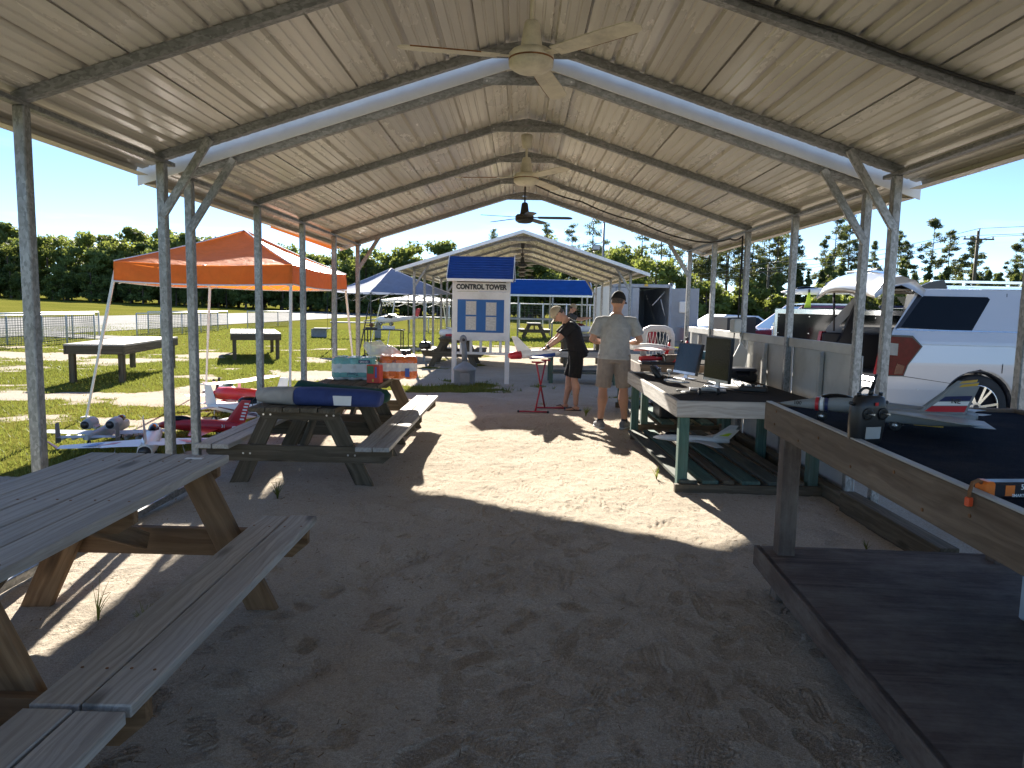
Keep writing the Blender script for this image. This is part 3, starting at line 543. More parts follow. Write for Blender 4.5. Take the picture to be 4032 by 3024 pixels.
# ================================================================ picnic tables
def picnic(label, loc, L, top_m, leg_m, zt=.77, zb=.455, rz=0, nails=True, seat_m=None, drop=0, name='picnic_table', inset=.26, group=None):
    t = thing(name, label, 'picnic table', loc, rz, group); th = .038; W = .138; seat_m = seat_m or top_m
    for k in range(5):
        x = (k - 2) * (W + .007); dz = rng.uniform(-.0015, .0015)
        beam('tabletop_plank', (x, -L / 2 + rng.uniform(-.004, .004), zt - th / 2 + dz), (x, L / 2, zt - th / 2 + dz), W, th, top_m, t)
    for sd in (-1, 1):
        for k in range(2):
            x = sd * (.595 + k * (W + .008)); dz = rng.uniform(-.002, .002)
            beam('seat_plank', (x, -L / 2 + rng.uniform(-.005, .005), zb - th / 2 + dz), (x, L / 2 + rng.uniform(-.005, .005), zb - th / 2 + dz), W, th, seat_m, t)
    for e in (-1, 1):
        y = e * (L / 2 - inset)
        for sd in (-1, 1): beam('leg', (sd * .60, y, -.04 - drop), (sd * .235, y, zt - th - .002), .04, .14, leg_m, t, up=(sd * .6, 0, .3))
        b = MB(); yb = y + e * .041
        b.prism([(-.80, zb - th - .001), (.80, zb - th - .001), (.80, zb - th - .07), (.72, zb - th - .14), (-.72, zb - th - .14), (-.80, zb - th - .07)], yb - .019, yb + .019)
        b.build('seat_support', leg_m, t)
        MB().prism([(-.35, zt - th - .001), (.35, zt - th - .001), (.35, zt - th - .05), (.29, zt - th - .09), (-.29, zt - th - .09), (-.35, zt - th - .05)], yb - .019, yb + .019).build('top_cleat', leg_m, t)
        beam('brace', (0, y - e * .03, zb - .09), (0, e * .05, zt - th - .04), .04, .085, leg_m, t, up=(0, 1, 0))
        if nails:
            for sd in (-1, 1):
                for q in (-.03, .03):
                    for zc, xc in ((zt - .085, .27), (zb - .11, .45)):
                        MB().lathe([(.009, 0), (.007, .006)], (sd * xc + q, yb + e * .019 - (.006 if e < 0 else 0), zc), 'Y', 7).build('bolt', G['steel'], t)
    MB().prism([(-.35, zt - th - .001), (.35, zt - th - .001), (.35, zt - th - .05), (.29, zt - th - .088), (-.29, zt - th - .088), (-.35, zt - th - .05)], -.019, .019).build('top_cleat', leg_m, t)
    return t
picnic('grey weathered picnic table in the left foreground, its top bare', (-1.885, 2.715, 0), 1.78, G['wood_grey'], G['wood_fresh'], inset=.15)
_pt = [o for o in bpy.data.objects if o.get('label', '').startswith('grey weathered picnic')][0]; _nm = MB().lathe([(.005, 0), (.0045, .002)], n=7); _nl = None
for x in [(k - 2) * .145 for k in range(5)]:
    for y in (-.70, 0, .70):
        for dx in (-.04, .04):
            if _nl is None: _nl = _nm.build('nail', G['rust'], _pt, (x + dx, y, .7705)); _o = _nl
            else: _o = link('nail', _nl.data, _pt, (x + dx + rng.uniform(-.006, .006), y + rng.uniform(-.01, .01), .7705))
for x in (-.741, -.595, .595, .741):
    for y in (-.70, .70):
        for dx in (-.04, .04): link('nail', _nl.data, _pt, (x + dx + rng.uniform(-.006, .006), y + rng.uniform(-.01, .01), .4565))
picnic('picnic table at the bottom left edge, only its bench end showing', (-1.885, .93, 0), 1.75, G['wood_grey'], G['wood_fresh'])
picnic('dark old picnic table carrying the blue canopy bag', (-1.90, 6.62, -.07), 1.72, G['wood_dark'], G['wood_dark'], seat_m=G['wood_grey'])
picnic('picnic table carrying the paper towel packs', (-1.90, 8.42, -.07), 1.72, G['wood_dark'], G['wood_dark'], seat_m=G['wood_grey'])
picnic('picnic table under the left side of the far shed', (-1.75, 19.0, -.02), 1.8, G['wood_dark'], G['wood_dark'], nails=False)
picnic('small picnic table on the grass beyond the blue roofed shelter', (.72, 37.6, 0), 1.8, G['wood_grey'], G['wood_dark'], nails=False, rz=.03)
# ================================================================ right hand work benches
def carpet(name, c): 
    m, n, l, b = nodes(name); b.inputs['Roughness'].default_value = 1; b.inputs['Specular IOR Level'].default_value = .05; w = coords(n, l)
    f = noise(n, l, w, 220, 2, .7); f2 = noise(n, l, w, 3, 5, .7); cc = ramp(n, l, f, [(.35, [k * .6 for k in c]), (.7, [k * 1.7 for k in c])]); cc = mixc(n, l, ramp(n, l, f2, [(.5, 0), (.8, .35)]), cc, (.09, .08, .07)); l.new(cc, b.inputs['Base Color']); bump(n, l, b, f, .6, .004); return m
G['carpet_navy'] = carpet('navy_carpet', (.012, .016, .027)); G['carpet_grey'] = carpet('charcoal_carpet', (.045, .042, .04))
# --- nearest bench: carpet top, brown apron, plywood shelf
t1 = thing('work_bench', 'large brown timber work bench with navy carpet top in the right foreground', 'work bench', (1.167, .004, 0), -.047)
ztp = 1.07
MB().box((.65, 1.93, ztp - .03), (1.24, 3.84, .024)).build('carpet_top', G['carpet_navy'], t1)
beam('apron_board', (0, .0, ztp - .075), (0, 3.90, ztp - .075), .038, .15, G['wood_apron'], t1)
beam('apron_board', (-.019, 3.885, ztp - .075), (1.3, 3.885, ztp - .075), .038, .149, G['wood_apron'], t1)
beam('apron_board', (1.3, .0, ztp - .075), (1.3, 3.86, ztp - .075), .038, .15, G['wood_apron'], t1)
beam('edge_strip', (.0, .0, ztp + .003), (.0, 3.90, ztp + .003), .03, .006, G['wallsheet'], t1)
for x, y in ((.09, 3.78), (.09, 1.7), (1.22, 3.78), (1.22, 1.7), (.09, .1), (1.22, .1)):
    beam('leg', (x, y, -.03), (x, y, ztp - .043), .09, .09, G['wood_brown'], t1, up=(0, 1, 0))
MB().box((.62, 1.94, .247), (1.30, 3.84, .018), bev=.003).build('shelf', G['wood_brown'], t1)
beam('shelf_apron', (-.02, .0, .20), (-.02, 3.90, .20), .036, .112, G['wood_brown'], t1)
beam('shelf_apron', (0.0, 3.882, .20), (1.26, 3.882, .20), .036, .11, G['wood_brown'], t1)
for k, (y, z) in enumerate(((3.7, .05), (3.72, -.02), (3.35, -.04), (3.1, .02), (2.75, -.03), (2.4, .03), (2.2, -.045), (1.95, .01))):
    MB().lathe([(.006, 0), (.006, .003)], (-.022, y, ztp - .075 + z), 'X', 7).build('screw', G['rust'], t1)
# --- second bench: grey boards, green legs, slatted floor below
t2 = thing('work_bench', 'middle work bench with charcoal carpet top, green painted legs and slatted boards below', 'work bench', (1.33, 6.0, 0)); z2 = .80
MB().box((.66, 1.38, z2 - .025), (1.27, 2.70, .02)).build('carpet_top', G['carpet_grey'], t2)
beam('apron_board', (.0, .02, z2 - .07), (.0, 2.76, z2 - .07), .036, .142, G['wood_grey'], t2)
beam('apron_board', (-.018, .0, z2 - .07), (1.33, .0, z2 - .07), .036, .141, G['wood_grey'], t2)
beam('apron_board', (0, 2.76, z2 - .07), (1.33, 2.76, z2 - .07), .036, .141, G['wood_grey'], t2)
for x, y in ((.07, .09), (.07, 2.66), (1.2, .09), (1.2, 2.66), (1.2, 1.4)): beam('leg', (x, y, -.03), (x, y, z2 - .04), .088, .088, G['wood_green'], t2, up=(0, 1, 0))
beam('sleeper', (.0, .02, .03), (1.28, .02, .03), .06, .09, G['wood_dark'], t2)
beam('sleeper', (.0, 2.5, .03), (1.28, 2.5, .03), .06, .09, G['wood_dark'], t2)
for k, (xa, xb, wd) in enumerate(((.05, .12, .15), (.23, .31, .14), (.42, .47, .09), (.56, .66, .16), (.80, .88, .15), (1.02, 1.07, .1))):
    beam('floor_board', (xb, .02, .092), (xa, 2.55, .092 + .004 * k), wd, .032, (G['wood_deck'], G['wood_green'], G['wood_dark'])[(0, 1, 2, 1, 0, 2)[k]], t2)
# --- third bench
t3 = thing('work_bench', 'far brown edged work bench behind the man in the grey shirt', 'work bench', (1.55, 9.15, 0)); z3 = .86
MB().box((.58, 1.2, z3 - .025), (1.10, 2.36, .02)).build('carpet_top', G['carpet_grey'], t3)
beam('apron_board', (0, 0.02, z3 - .07), (0, 2.4, z3 - .07), .036, .142, G['wood_brown'], t3)
beam('apron_board', (-.018, 0, z3 - .07), (1.13, 0, z3 - .07), .036, .142, G['wood_apron'], t3)
for x, y in ((.07, .09), (.07, 2.3), (1.08, .09), (1.08, 2.3)): beam('leg', (x, y, -.03), (x, y, z3 - .04), .088, .088, G['wood_green'], t3, up=(0, 1, 0))
for k in range(4): beam('floor_board', (.12 + .26 * k, .05, .09), (.12 + .26 * k, 2.3, .09), .16, .032, G['wood_green'] if k % 2 else G['wood_deck'], t3)
beam('sleeper', (-.02, .06, .03), (1.15, .06, .03), .06, .09, G['wood_dark'], t3); beam('sleeper', (-.02, 2.2, .03), (1.15, 2.2, .03), .06, .09, G['wood_dark'], t3)
b = MB().box((0, 0, .16), (.55, .5, .32), bev=.02); b.box((0, -.252, .16), (.4, .01, .2)); tag(b.build('storage_bin', G['black'], None, (2.15, 9.75, .106)), 'black storage bin under the far work bench', 'bin')
# --- far counters beside the third bench (behind the men)
t4 = thing('counter_bench', 'low timber counter with white edge beyond the two men', 'bench', (.55, 14.6, 0))
for k in range(4): beam('plank', (-.0 + .0, .1 + k * .2, .66), (1.5, .1 + k * .2, .66), .19, .035, G['wood_dark'], t4)
beam('apron_board', (0, 0, .62), (1.5, 0, .62), .03, .12, G['wood_grey'], t4)
for x in (.08, 1.42):
    for y in (.1, .7): beam('leg', (x, y, -.03), (x, y, .64), .085, .085, G['wood_green'], t4, up=(0, 1, 0))
for k in range(3): beam('step_plank', (.1, .05 + .22 * k, .24), (1.4, .05 + .22 * k, .24), .19, .035, G['wood_deck'], t4)
# ================================================================ things on the benches
def disc_wheel(b, c, r, w, axis='Y', mi=0, mi2=1):
    b.lathe([(r * .55, -w / 2), (r * .9, -w / 2), (r, -w * .25), (r, w * .25), (r * .9, w / 2), (r * .55, w / 2)], c, axis, 16, mi); b.lathe([(r * .56, -w * .52), (r * .2, -w * .62), (.001, -w * .62)], c, axis, 12, mi2); b.lathe([(r * .001, w * .62), (r * .2, w * .62), (r * .56, w * .52)], c, axis, 12, mi2)
G['p_grey'] = mat('matt_grey_foam', (.24, .255, .26), .5, var=.06); G['p_white'] = mat('white_foam', (.80, .80, .79), .4, var=.03); G['p_lgrey'] = mat('pale_grey_foam', (.40, .43, .45), .5, var=.06)
G['p_red'] = mat('red_film', (.50, .025, .035), .3, var=.06); G['p_navy'] = mat('navy_film', (.02, .03, .10), .3); G['p_yel'] = mat('yellow_film', (.62, .38, .04), .4); G['p_blue'] = mat('blue_film', (.04, .09, .35), .35); G['p_teal'] = mat('teal_film', (.02, .11, .17), .35); G['p_black'] = mat('black_film', (.02, .02, .025), .3); G['p_pink'] = mat('pale_red_film', (.55, .22, .22), .35); G['lime'] = mat('lime_plastic', (.55, .72, .02), .4); G['paper'] = mat('paper', (.75, .75, .72), .8, var=.04)
def wing(b, root, tip, cr, ct, th=.1, mi=0, axis='y'):
    """airfoil slab between two leading-edge points; chord runs to -x"""
    def sec(p, c):
        prof = [(0, 0), (.06, .45), (.25, .6), (.6, .35), (1, .03), (1, -.03), (.6, -.2), (.25, -.35), (.06, -.25)]
        return [Vector(p) + (Vector((-a * c, 0, h * th * c)) if axis == 'y' else Vector((-a * c, h * th * c, 0))) for a, h in prof]
    A, B = sec(root, cr), sec(tip, ct); n = 9
    return b.add(A + B, [(k, (k + 1) % n, (k + 1) % n + n, k + n) for k in range(n)] + [tuple(reversed(range(n))), tuple(range(n, 2 * n))], mi, False)
def fuse(b, st, n=12, mi=0, power=2.3): return b.loft([((x, 0, z), w, h) for x, z, w, h in st], n, mi, True, True, side=(0, 1, 0), power=power)
def plane_thing(label, loc, rz, pitch=0, roll=0, name='model_airplane'):
    t = thing(name, label, 'model airplane', loc, 0); t.rotation_euler = (roll, pitch, rz); return t
# swing-wing grey jet on the near bench: nose to the left (local +x = nose)
t = plane_thing('grey twin tail model jet fighter with striped fins on the near work bench', (1.63, 3.22, ztp - .018), math.pi - .55); t.scale = (.95,) * 3
b = MB(); fuse(b, [(.47, .075, .003, .003), (.40, .078, .018, .016), (.30, .085, .034, .03), (.2, .092, .042, .04), (.1, .09, .046, .04), (.0, .085, .05, .035), (-.15, .085, .05, .03), (-.3, .085, .04, .022), (-.38, .085, .02, .012)])
for sd in (-1, 1): b.loft([((.12, sd * .075, .07), .03, .03), ((.0, sd * .08, .068), .036, .034), ((-.2, sd * .075, .07), .036, .034), ((-.33, sd * .07, .075), .03, .03), ((-.37, sd * .07, .075), .026, .026)], 10, 0, True, True, (0, 1, 0), 3)
b.build('fuselage', G['p_grey'], t)
b = MB()
for sd in (-1, 1): wing(b, (.12, sd * .05, .088), (-.30, sd * .30, .085), .42, .12, .035)
b.build('wing', G['p_lgrey'], t)
b = MB()
for sd in (-1, 1): wing(b, (-.24, sd * .1, .08), (-.36, sd * .26, .07), .16, .08, .05)
b.build('tailplane', G['p_lgrey'], t)
for sd in (-1, 1):
    f = MB(); wing(f, (-.15, sd * .085, .10), (-.29, sd * .10, .235), .18, .085, .05, 0, 'z'); f = f.build('fin', G['p_grey'], t)
    for (z0, z1, m) in ((.100, .128, 'p_red'), (.131, .150, 'p_white'), (.153, .176, 'p_navy'), (.222, .234, 'p_yel')):
        q = MB(); fr = lambda z: (z - .1) / .135
        for side in (-1, 1):
            y = lambda z: sd * (.085 + .015 * fr(z)) + side * (.0062 - .0035 * fr(z)); xa = lambda z: -.17 - .14 * fr(z); xb = lambda z: -.325 - .045 * fr(z)
            q.add([(xa(z0), y(z0), z0), (xb(z0), y(z0), z0 + .012), (xb(z1), y(z1), z1 + .012), (xa(z1), y(z1), z1)], [(0, 1, 2, 3)])
        q.build('stripe', G[m], f)
    text('lettering', 'NE', .028, G['p_black'], f, (-.29, sd * .0935 + (.009), .158), (R(90), 0, math.pi), .0006, ext=.0003)
for k, m in enumerate(('p_red', 'p_white', 'p_navy')):
    x = .285 - .022 * k; MB().loft([((x + .004 * i, 0, .086 + .001 * k), .0385 + .0012 * k, .0345 + .0012 * k, (1, 0, 0)) for i in (0, 1, 2, 3, 4)], 14, 0, False, True, (0, 1, 0), 2.3).build('stripe', G[m], t)
MB().ball((.205, 0, .112), (.085, .026, .032), 12).build('canopy', G['glass'], t)
text('lettering', '100', .026, G['p_black'], t, (.385, .0225, .085), (R(90), 0, math.pi), .0004, ext=.0003)
for x, y in ((.27, 0), (-.06, .09), (-.06, -.09)):
    g = MB().cyl((x, y, .022), (x, y, .07), .0035, .0035, 6).build('gear_leg', G['steel'], t); w_ = MB(); disc_wheel(w_, (x, y + .008, .026), .026, .016); w_.build('wheel', [G['rubber'], G['steel']], t)
MB().box((-.19, 0, .04), (.12, .012, .035)).build('ventral_fin', G['p_yel'], t)
# transmitter
def transmitter(label, loc, rz, lean, sc=1):
    t = thing('radio_transmitter', label, 'transmitter', loc, 0); t.rotation_euler = (lean, 0, rz); t.scale = (sc,) * 3
    MB().loft([((0, 0, .0), .048, .03), ((0, 0, .012), .056, .034), ((0, 0, .07), .062, .036), ((0, 0, .13), .064, .036), ((0, 0, .165), .05, .030), ((0, 0, .172), .034, .02)], 16, 0, True, True, (1, 0, 0), 3.4).build('body', G['black'], t)
    MB().box((0, -.036, .045), (.06, .004, .042), bev=.001).build('screen', G['wallsheet'], t)
    for sx in (-1, 1):
        s_ = MB().lathe([(.019, .0), (.021, -.003), (.017, -.004), (.004, -.002)], (sx * .031, -.036, .112), 'Y', 18).build('stick_gimbal', G['darkmetal'], t)
        MB().cyl((sx * .031, -.037, .112), (sx * .031 + .004, -.062, .115), .0028, .004, 6).build('stick', G['steel'], s_)
        MB().lathe([(.007, 0), (.007, .012)], (sx * .045, .0, .168), 'Z', 8).build('switch', G['darkmetal'], t)
        MB().cyl((sx * .062, .0, .14), (sx * .078, 0, .145), .006, .006, 8).build('slider', G['darkmetal'], t)
    MB().cyl((0, 0, .165), (.003, -.004, .195), .008, .007, 8).build('antenna_base', G['black'], t); MB().cyl((.003, -.004, .195), (.006, -.012, .245), .0065, .004, 8).build('antenna', G['black'], t)
    b = MB(); b.loft([((.0 + .028 * math.cos(a), .02, .165 + .028 * math.sin(a)), .005, .005) for a in np.linspace(.2, 2.9, 9)], 6); b.build('handle', G['black'], t)
    MB().box((.0, -.0375, .146), (.012, .002, .012)).build('logo', G['lime'] if sc < .9 else G['red'], t)
    return t
transmitter('black radio transmitter standing upright on the edge of the near work bench', (1.345, 2.80, ztp - .019), R(16), R(4), 1.14)
transmitter('black radio transmitter tilted back on the middle work bench', (1.60, 8.12, z2 - .02), R(55), R(-38))
# battery with orange lead
t = thing('battery_pack', 'black and orange battery pack with lead on the near work bench edge', 'battery', (1.345, 1.99, ztp - .018), R(6))
MB().box((.03, 0, .024), (.16, .05, .046), bev=.006).build('case', G['p_black'], t)
MB().box((-.050, 0, .024), (.03, .052, .048), bev=.006).build('end_cap', mat('orange_plastic', (.75, .17, .015), .4), t)
MB().box((.005, -.0256, .024), (.028, .001, .03)).build('emblem', mat('orange_print', (.75, .17, .015), .5), t)
text('lettering', '5000', .022, G['p_white'], t, (.058, -.0266, .034), (R(90), 0, 0), .0003, ext=.0003); text('lettering', 'SMART', .012, G['p_white'], t, (.03, -.0266, .010), (R(90), 0, 0), .0002, ext=.0003)
MB().path([(-.06, 0, .04), (-.08, -.01, .05), (-.105, -.02, .046), (-.12, -.03, .025), (-.123, -.034, .008)], .0055, 7).build('lead', G['rust'], t)
MB().box((-.124, -.035, -.004), (.018, .016, .026), bev=.003).build('plug', mat('orange_red_plug', (.75, .10, .03), .4), t)
# white fluted container on the shelf, cut by the frame
t = thing('plastic_case', 'pale blue white plastic case with scalloped edge at the right frame edge', 'case', (2.19, 2.72, .258), R(8))
MB().box((.13, .1, .12), (.26, .34, .24), bev=.012).build('body', mat('pale_blue_plastic', (.42, .47, .52), .5), t)
b = MB()
for k in range(4): b.cyl((-.003, -.07, .04 + .05 * k), (.003, -.04, .04 + .05 * k), .022, .022, 10)
b.box((.0, -.072, .12), (.012, .012, .235), bev=.003); b.build('scalloped_edge', G['wallsheet'], t)
# monitors
def monitor(label, loc, rz, w, h, tilt):
    t = thing('computer_monitor', label, 'monitor', loc, rz)
    c, s_ = math.cos(tilt), math.sin(tilt); P = lambda x, y, z: (x, y * c + z * s_, .055 + z * c - y * s_)
    b = MB(); 
    for (x0, x1, y0, y1, z0, z1, nm, m) in ((-w / 2, w / 2, 0, .035, 0, h, 'housing', G['black']), (-w / 2 + .012, w / 2 - .012, -.0025, -.0005, .035, h - .012, 'screen', G['screen']), (-w / 2 + .002, w / 2 - .002, -.003, -.0005, .002, .03, 'chin', G['steel'])):
        q = MB(); q.add([P(x, y, z) for x in (x0, x1) for y in (y0, y1) for z in (z0, z1)], [(0, 1, 3, 2), (4, 6, 7, 5), (0, 4, 5, 1), (2, 3, 7, 6), (0, 2, 6, 4), (1, 5, 7, 3)]); q.build(nm, m, t)
    MB().bar((0, .03, .006), P(0, .04, h * .45), .07, .015).build('stand', G['steel'], t); MB().box((0, .02, .004), (.24, .16, .008), bev=.002).build('base', G['steel'], t)
    return t
monitor('leaning computer monitor reflecting the sky on the middle work bench, farther one', (1.86, 8.15, z2 - .016), R(-72), .48, .36, R(12))
monitor('black computer monitor turned sideways on the middle work bench, nearer one', (1.99, 7.30, z2 - .016), R(-76), .50, .46, R(2))
t = thing('laptop', 'closed grey laptop lying on the middle work bench', 'laptop', (1.80, 6.86, z2 - .016), R(-14)); MB().box((0, 0, .012), (.34, .24, .012), bev=.004).build('base', G['black'], t); MB().box((0, 0, .0225), (.34, .24, .007), bev=.003).build('lid', mat('silver_laptop', (.30, .31, .33), .3, .7), t)
text('lettering', 'hp', .03, G['steel'], t, (.0, .0, .0266), (0, 0, R(14)), 0, ext=.0003)
t = thing('headset', 'black headset with pale band beside the laptop', 'headset', (1.73, 6.56, z2 - .016), 0); MB().loft([((.09 * math.cos(a), 0, .02 + .05 * math.sin(a)), .012, .006) for a in np.linspace(.1, 3.04, 12)], 8).build('band', G['wallsheet'], t)
for sx in (-1, 1): MB().lathe([(.03, -.012), (.036, 0), (.03, .012)], (sx * .085, 0, .036), 'X', 14).build('ear_cup', G['black'], t)
t = thing('hard_case', 'black hard equipment case at the back of the middle work bench', 'case', (2.42, 8.0, z2 - .016), R(10)); MB().box((0, 0, .05), (.38, .28, .10), bev=.02).build('base', G['black'], t); MB().box((0, 0, .128), (.375, .275, .05), bev=.02).build('lid', G['p_black'], t)
for x in (-.1, .1): MB().box((x, -.145, .1), (.04, .014, .04), bev=.003).build('latch', G['darkmetal'], t)
MB().path([(-.05, -.145, .07), (-.05, -.17, .07), (.05, -.17, .07), (.05, -.145, .07)], .008, 6).build('handle', G['black'], t)
tag(MB().prism([(-.14, -.2), (.16, -.17), (.17, .2), (-.12, .21)], 0, .012, 0, 'xy').build('paper_stack', G['paper'], None, (2.20, 7.55, z2 - .012)), 'white sheets of paper behind the nearer monitor', 'paper').rotation_euler = (R(6), R(-8), R(20))
t = thing('circuit_box', 'black gadget with metal parts and cables on the middle work bench', 'gadget', (2.28, 6.98, z2 - .016), R(-20)); MB().box((0, 0, .025), (.26, .12, .05), bev=.01).build('case', G['black'], t)
for k in range(5): MB().box((-.1 + .05 * k, -.02 + .012 * (k % 2), .06), (.03, .03, .02), bev=.003).build('metal_part', G['steel'] if k % 2 else G['darkmetal'], t)
MB().path([(-.12, 0, .03), (-.2, .03, .08), (-.16, .12, .12), (-.08, .14, .04), (-.15, .2, .006)], .004, 5).build('cord', G['rubber'], t)
cable('charging_cable', 'thin black cable coiled across the middle work bench', [(1.75, 7.0, z2 - .008), (1.85, 7.12, z2 + .02), (1.98, 7.05, z2 - .008), (2.1, 6.75, z2 - .008), (2.25, 6.62, z2 - .008)], .004, G['rubber'])
t = thing('keyboard', 'small white keyboard in front of the leaning monitor', 'keyboard', (1.70, 7.78, z2 - .016), R(-60)); MB().box((0, 0, .009), (.30, .11, .018), bev=.004).build('base', G['paper'], t)
for k in range(4): MB().box((0, -.036 + .024 * k, .0205), (.28, .018, .006), bev=.002).build('key_row', G['p_black'], t)
t = thing('cloth_bag', 'crumpled black bag under the laptop', 'bag', (1.70, 6.82, z2 - .016), .3); b = MB(); b.ball((0, 0, .003), (.2, .14, .012), 12); b.build('body', G['black'], t); MB().path([(-.16, 0, .008), (-.2, .05, .015), (-.18, .1, .006)], .006, 6).build('strap', G['black'], t)
t = thing('camera_tripod', 'tiny black bipod stand with white device beside the tilted transmitter', 'stand', (1.66, 7.98, z2 - .016)); 
for dx in (-.02, .02): MB().cyl((dx, 0, 0), (0, 0, .09), .004, .004, 6).build('leg', G['steel'], t)
MB().box((0, 0, .105), (.05, .03, .03), bev=.006).build('device', G['paper'], t)
t = thing('storage_box', 'brown cardboard box with white clasp behind the leaning monitor', 'box', (1.98, 9.42, z3 - .016), .3); MB().box((0, 0, .07), (.22, .18, .14), bev=.01).build('box', G['wood_brown'], t); MB().path([(-.112, -.05, .05), (-.13, -.05, .1), (-.112, .02, .12)], .006, 6).build('clasp', G['paper'], t)
# electric box on the third right post
t = thing('electric_box', 'grey weatherproof electric outlet box on a right hand post', 'electric box', (2.66, BY[2] + .0, 1.30)); MB().box((-.05, -.04, .09), (.10, .16, .17), bev=.015).build('cover', G['wallsheet'], t); MB().box((-.015, .08, .09), (.12, .10, .15), bev=.008).build('back_box', G['galv'], t); MB().path([(-.05, .0, .01), (-.055, .02, -.2), (-.09, .03, -.48)], .008, 6).build('cord', G['rubber'], t)
b = MB(); b.prism([(-.02, 0), (.1, .05), (.14, .3), (.05, .42), (-.05, .2)], 0, .02, 0, 'xz'); tag(b.build('light_panel', G['paper'], None, (2.56, BY[2] - .28, z2 - .015)), 'white and yellow tilted plastic piece by the electric box post', 'panel')
# white jet under the middle bench
t = plane_thing('white model jet with lime marks lying under the middle work bench', (1.85, 7.55, .155), R(165), 0, 0)
b = MB(); fuse(b, [(.42, .03, .006, .006), (.36, .033, .028, .024), (.22, .04, .045, .04), (.05, .04, .05, .042), (-.2, .04, .042, .036), (-.38, .045, .03, .028)]); b.build('fuselage', G['p_white'], t)
MB().ball((.2, 0, .075), (.1, .026, .024), 12).build('canopy', G['glass'], t)
b = MB(); [wing(b, (.02, s_ * .04, .03), (-.22, s_ * .4, .035), .24, .1, .06) for s_ in (-1, 1)]; b.build('wing', G['p_white'], t)
f = MB(); [wing(f, (-.18, s_ * .02, .06), (-.38, s_ * .14, .19), .2, .09, .05, 0, 'z') for s_ in (-1, 1)]; f = f.build('fin', G['p_white'], t)
MB().add([(-.27, .062, .10), (-.36, .064, .10), (-.40, .098, .14), (-.34, .096, .14)], [(0, 1, 2, 3)]).build('lime_mark', G['lime'], f)
# far bench: red foam stands, white V jet on a stand, black tray, teal plane, white frame
tag(MB().box((0, 0, .02), (.62, .34, .04), bev=.006).build('tray', G['black'], None, (1.88, 9.42, z3 - .014)), 'flat black tray at the near edge of the far work bench', 'tray')
def red_stand(label, loc, rz, s_=1):
    t = thing('model_stand', label, 'model stand', loc, rz, 'red model stands on the far bench'); 
    MB().loft([((-.16, 0, .02), .03, .02), ((-.06, 0, .05), .026, .022), ((.02, 0, .11), .026, .024)], 10).build('foot', G['red'], t)
    for d in (-.0, ): 
        MB().loft([((.0, d, .1), .026, .024), ((.035, d, .18), .022, .02), ((.045, d, .29), .016, .016)], 10).build('upright', G['red'], t)
        MB().loft([((.045, d, .28), .019, .019), ((.048, d, .325), .019, .019)], 10).build('tip', G['p_black'], t)
    t.scale = (s_,) * 3; return t
red_stand('red padded model stand arm at the near right of the far bench', (2.06, 9.36, z3 - .014), .1); red_stand('red padded model stand arm farther back on the far bench', (2.30, 10.1, z3 - .014), .3, 1.05); red_stand('red padded model stand arm behind the white winged model', (2.06, 10.15, z3 - .014), 0, .95)
t = plane_thing('white model wing lettered V1200 upside down on a stand before the grey shirted man', (1.76, 9.62, z3 - .014), R(8))
MB().cyl((.08, -.05, .0), (.08, -.05, .14), .025, .025, 14).build('stand_post', G['glass'], t)
b = MB(); b.loft([((.34, 0, .20), .002, .01), ((.15, 0, .215), .05, .035), ((-.05, 0, .22), .07, .05), ((-.3, 0, .22), .05, .04)], 12, 0, True, True, (0, 1, 0)); b.build('fuselage', G['p_white'], t)
b = MB(); wing(b, (-.02, -.02, .215), (.02, -.42, .20), .26, .18, .06); wing(b, (-.02, .02, .215), (.02, .42, .22), .26, .18, .06); b.build('wing', G['p_white'], t)
MB().loft([((.3, -.0, .19), .004, .008), ((.1, 0, .185), .04, .02), ((-.25, 0, .185), .045, .024)], 10, 0, True, True, (0, 1, 0)).build('belly_stripe', G['p_pink'], t)
text('lettering', 'V1200', .05, G['p_black'], t, (.16, -.046, .222), (R(80), 0, 0), .001, ext=.0005).rotation_euler = (R(80), R(180), 0)
t = plane_thing('low red and white model with dark canopy lying on the black tray', (1.80, 9.46, z3 + .03), R(10)); b = MB(); fuse(b, [(.22, .03, .01, .01), (.12, .035, .05, .03), (-.1, .035, .06, .035), (-.24, .03, .04, .03)]); b.build('fuselage', G['p_red'], t); MB().ball((.02, 0, .06), (.14, .045, .026), 10).build('canopy', G['glass'], t); b = MB(); [b.path([(-.1 + .08 * k, -.048, .05), (-.08 + .08 * k, 0, .088), (-.1 + .08 * k, .048, .05)], .005, 5) for k in range(3)]; b.build('canopy_frame', G['p_white'], t)
t = plane_thing('teal model airplane parked on the right end of the far bench', (2.38, 9.75, z3 - .014), R(12)); b = MB(); fuse(b, [(.3, .10, .03, .03), (.15, .11, .06, .06), (-.05, .11, .07, .07), (-.25, .12, .04, .04)]); b.build('fuselage', G['p_teal'], t); b = MB(); wing(b, (.05, -.05, .17), (.04, -.3, .175), .16, .12, .09); wing(b, (.05, .05, .17), (.04, .3, .175), .16, .12, .09); b.build('wing', G['p_teal'], t); MB().ball((.0, 0, .18), (.12, .04, .03), 10).build('canopy', G['p_white'], t)
t = thing('pipe_frame', 'white bent pipe frame with mesh standing behind the far bench', 'frame', (2.12, 11.2, z3 - .014), R(-8)); 
MB().path([(-.2, 0, 0), (-.2, 0, .3), (-.17, 0, .40), (-.1, 0, .43), (.12, 0, .43), (.2, 0, .40), (.23, 0, .33), (.23, 0, 0)], .05, 10).build('pipe', G['white'], t)
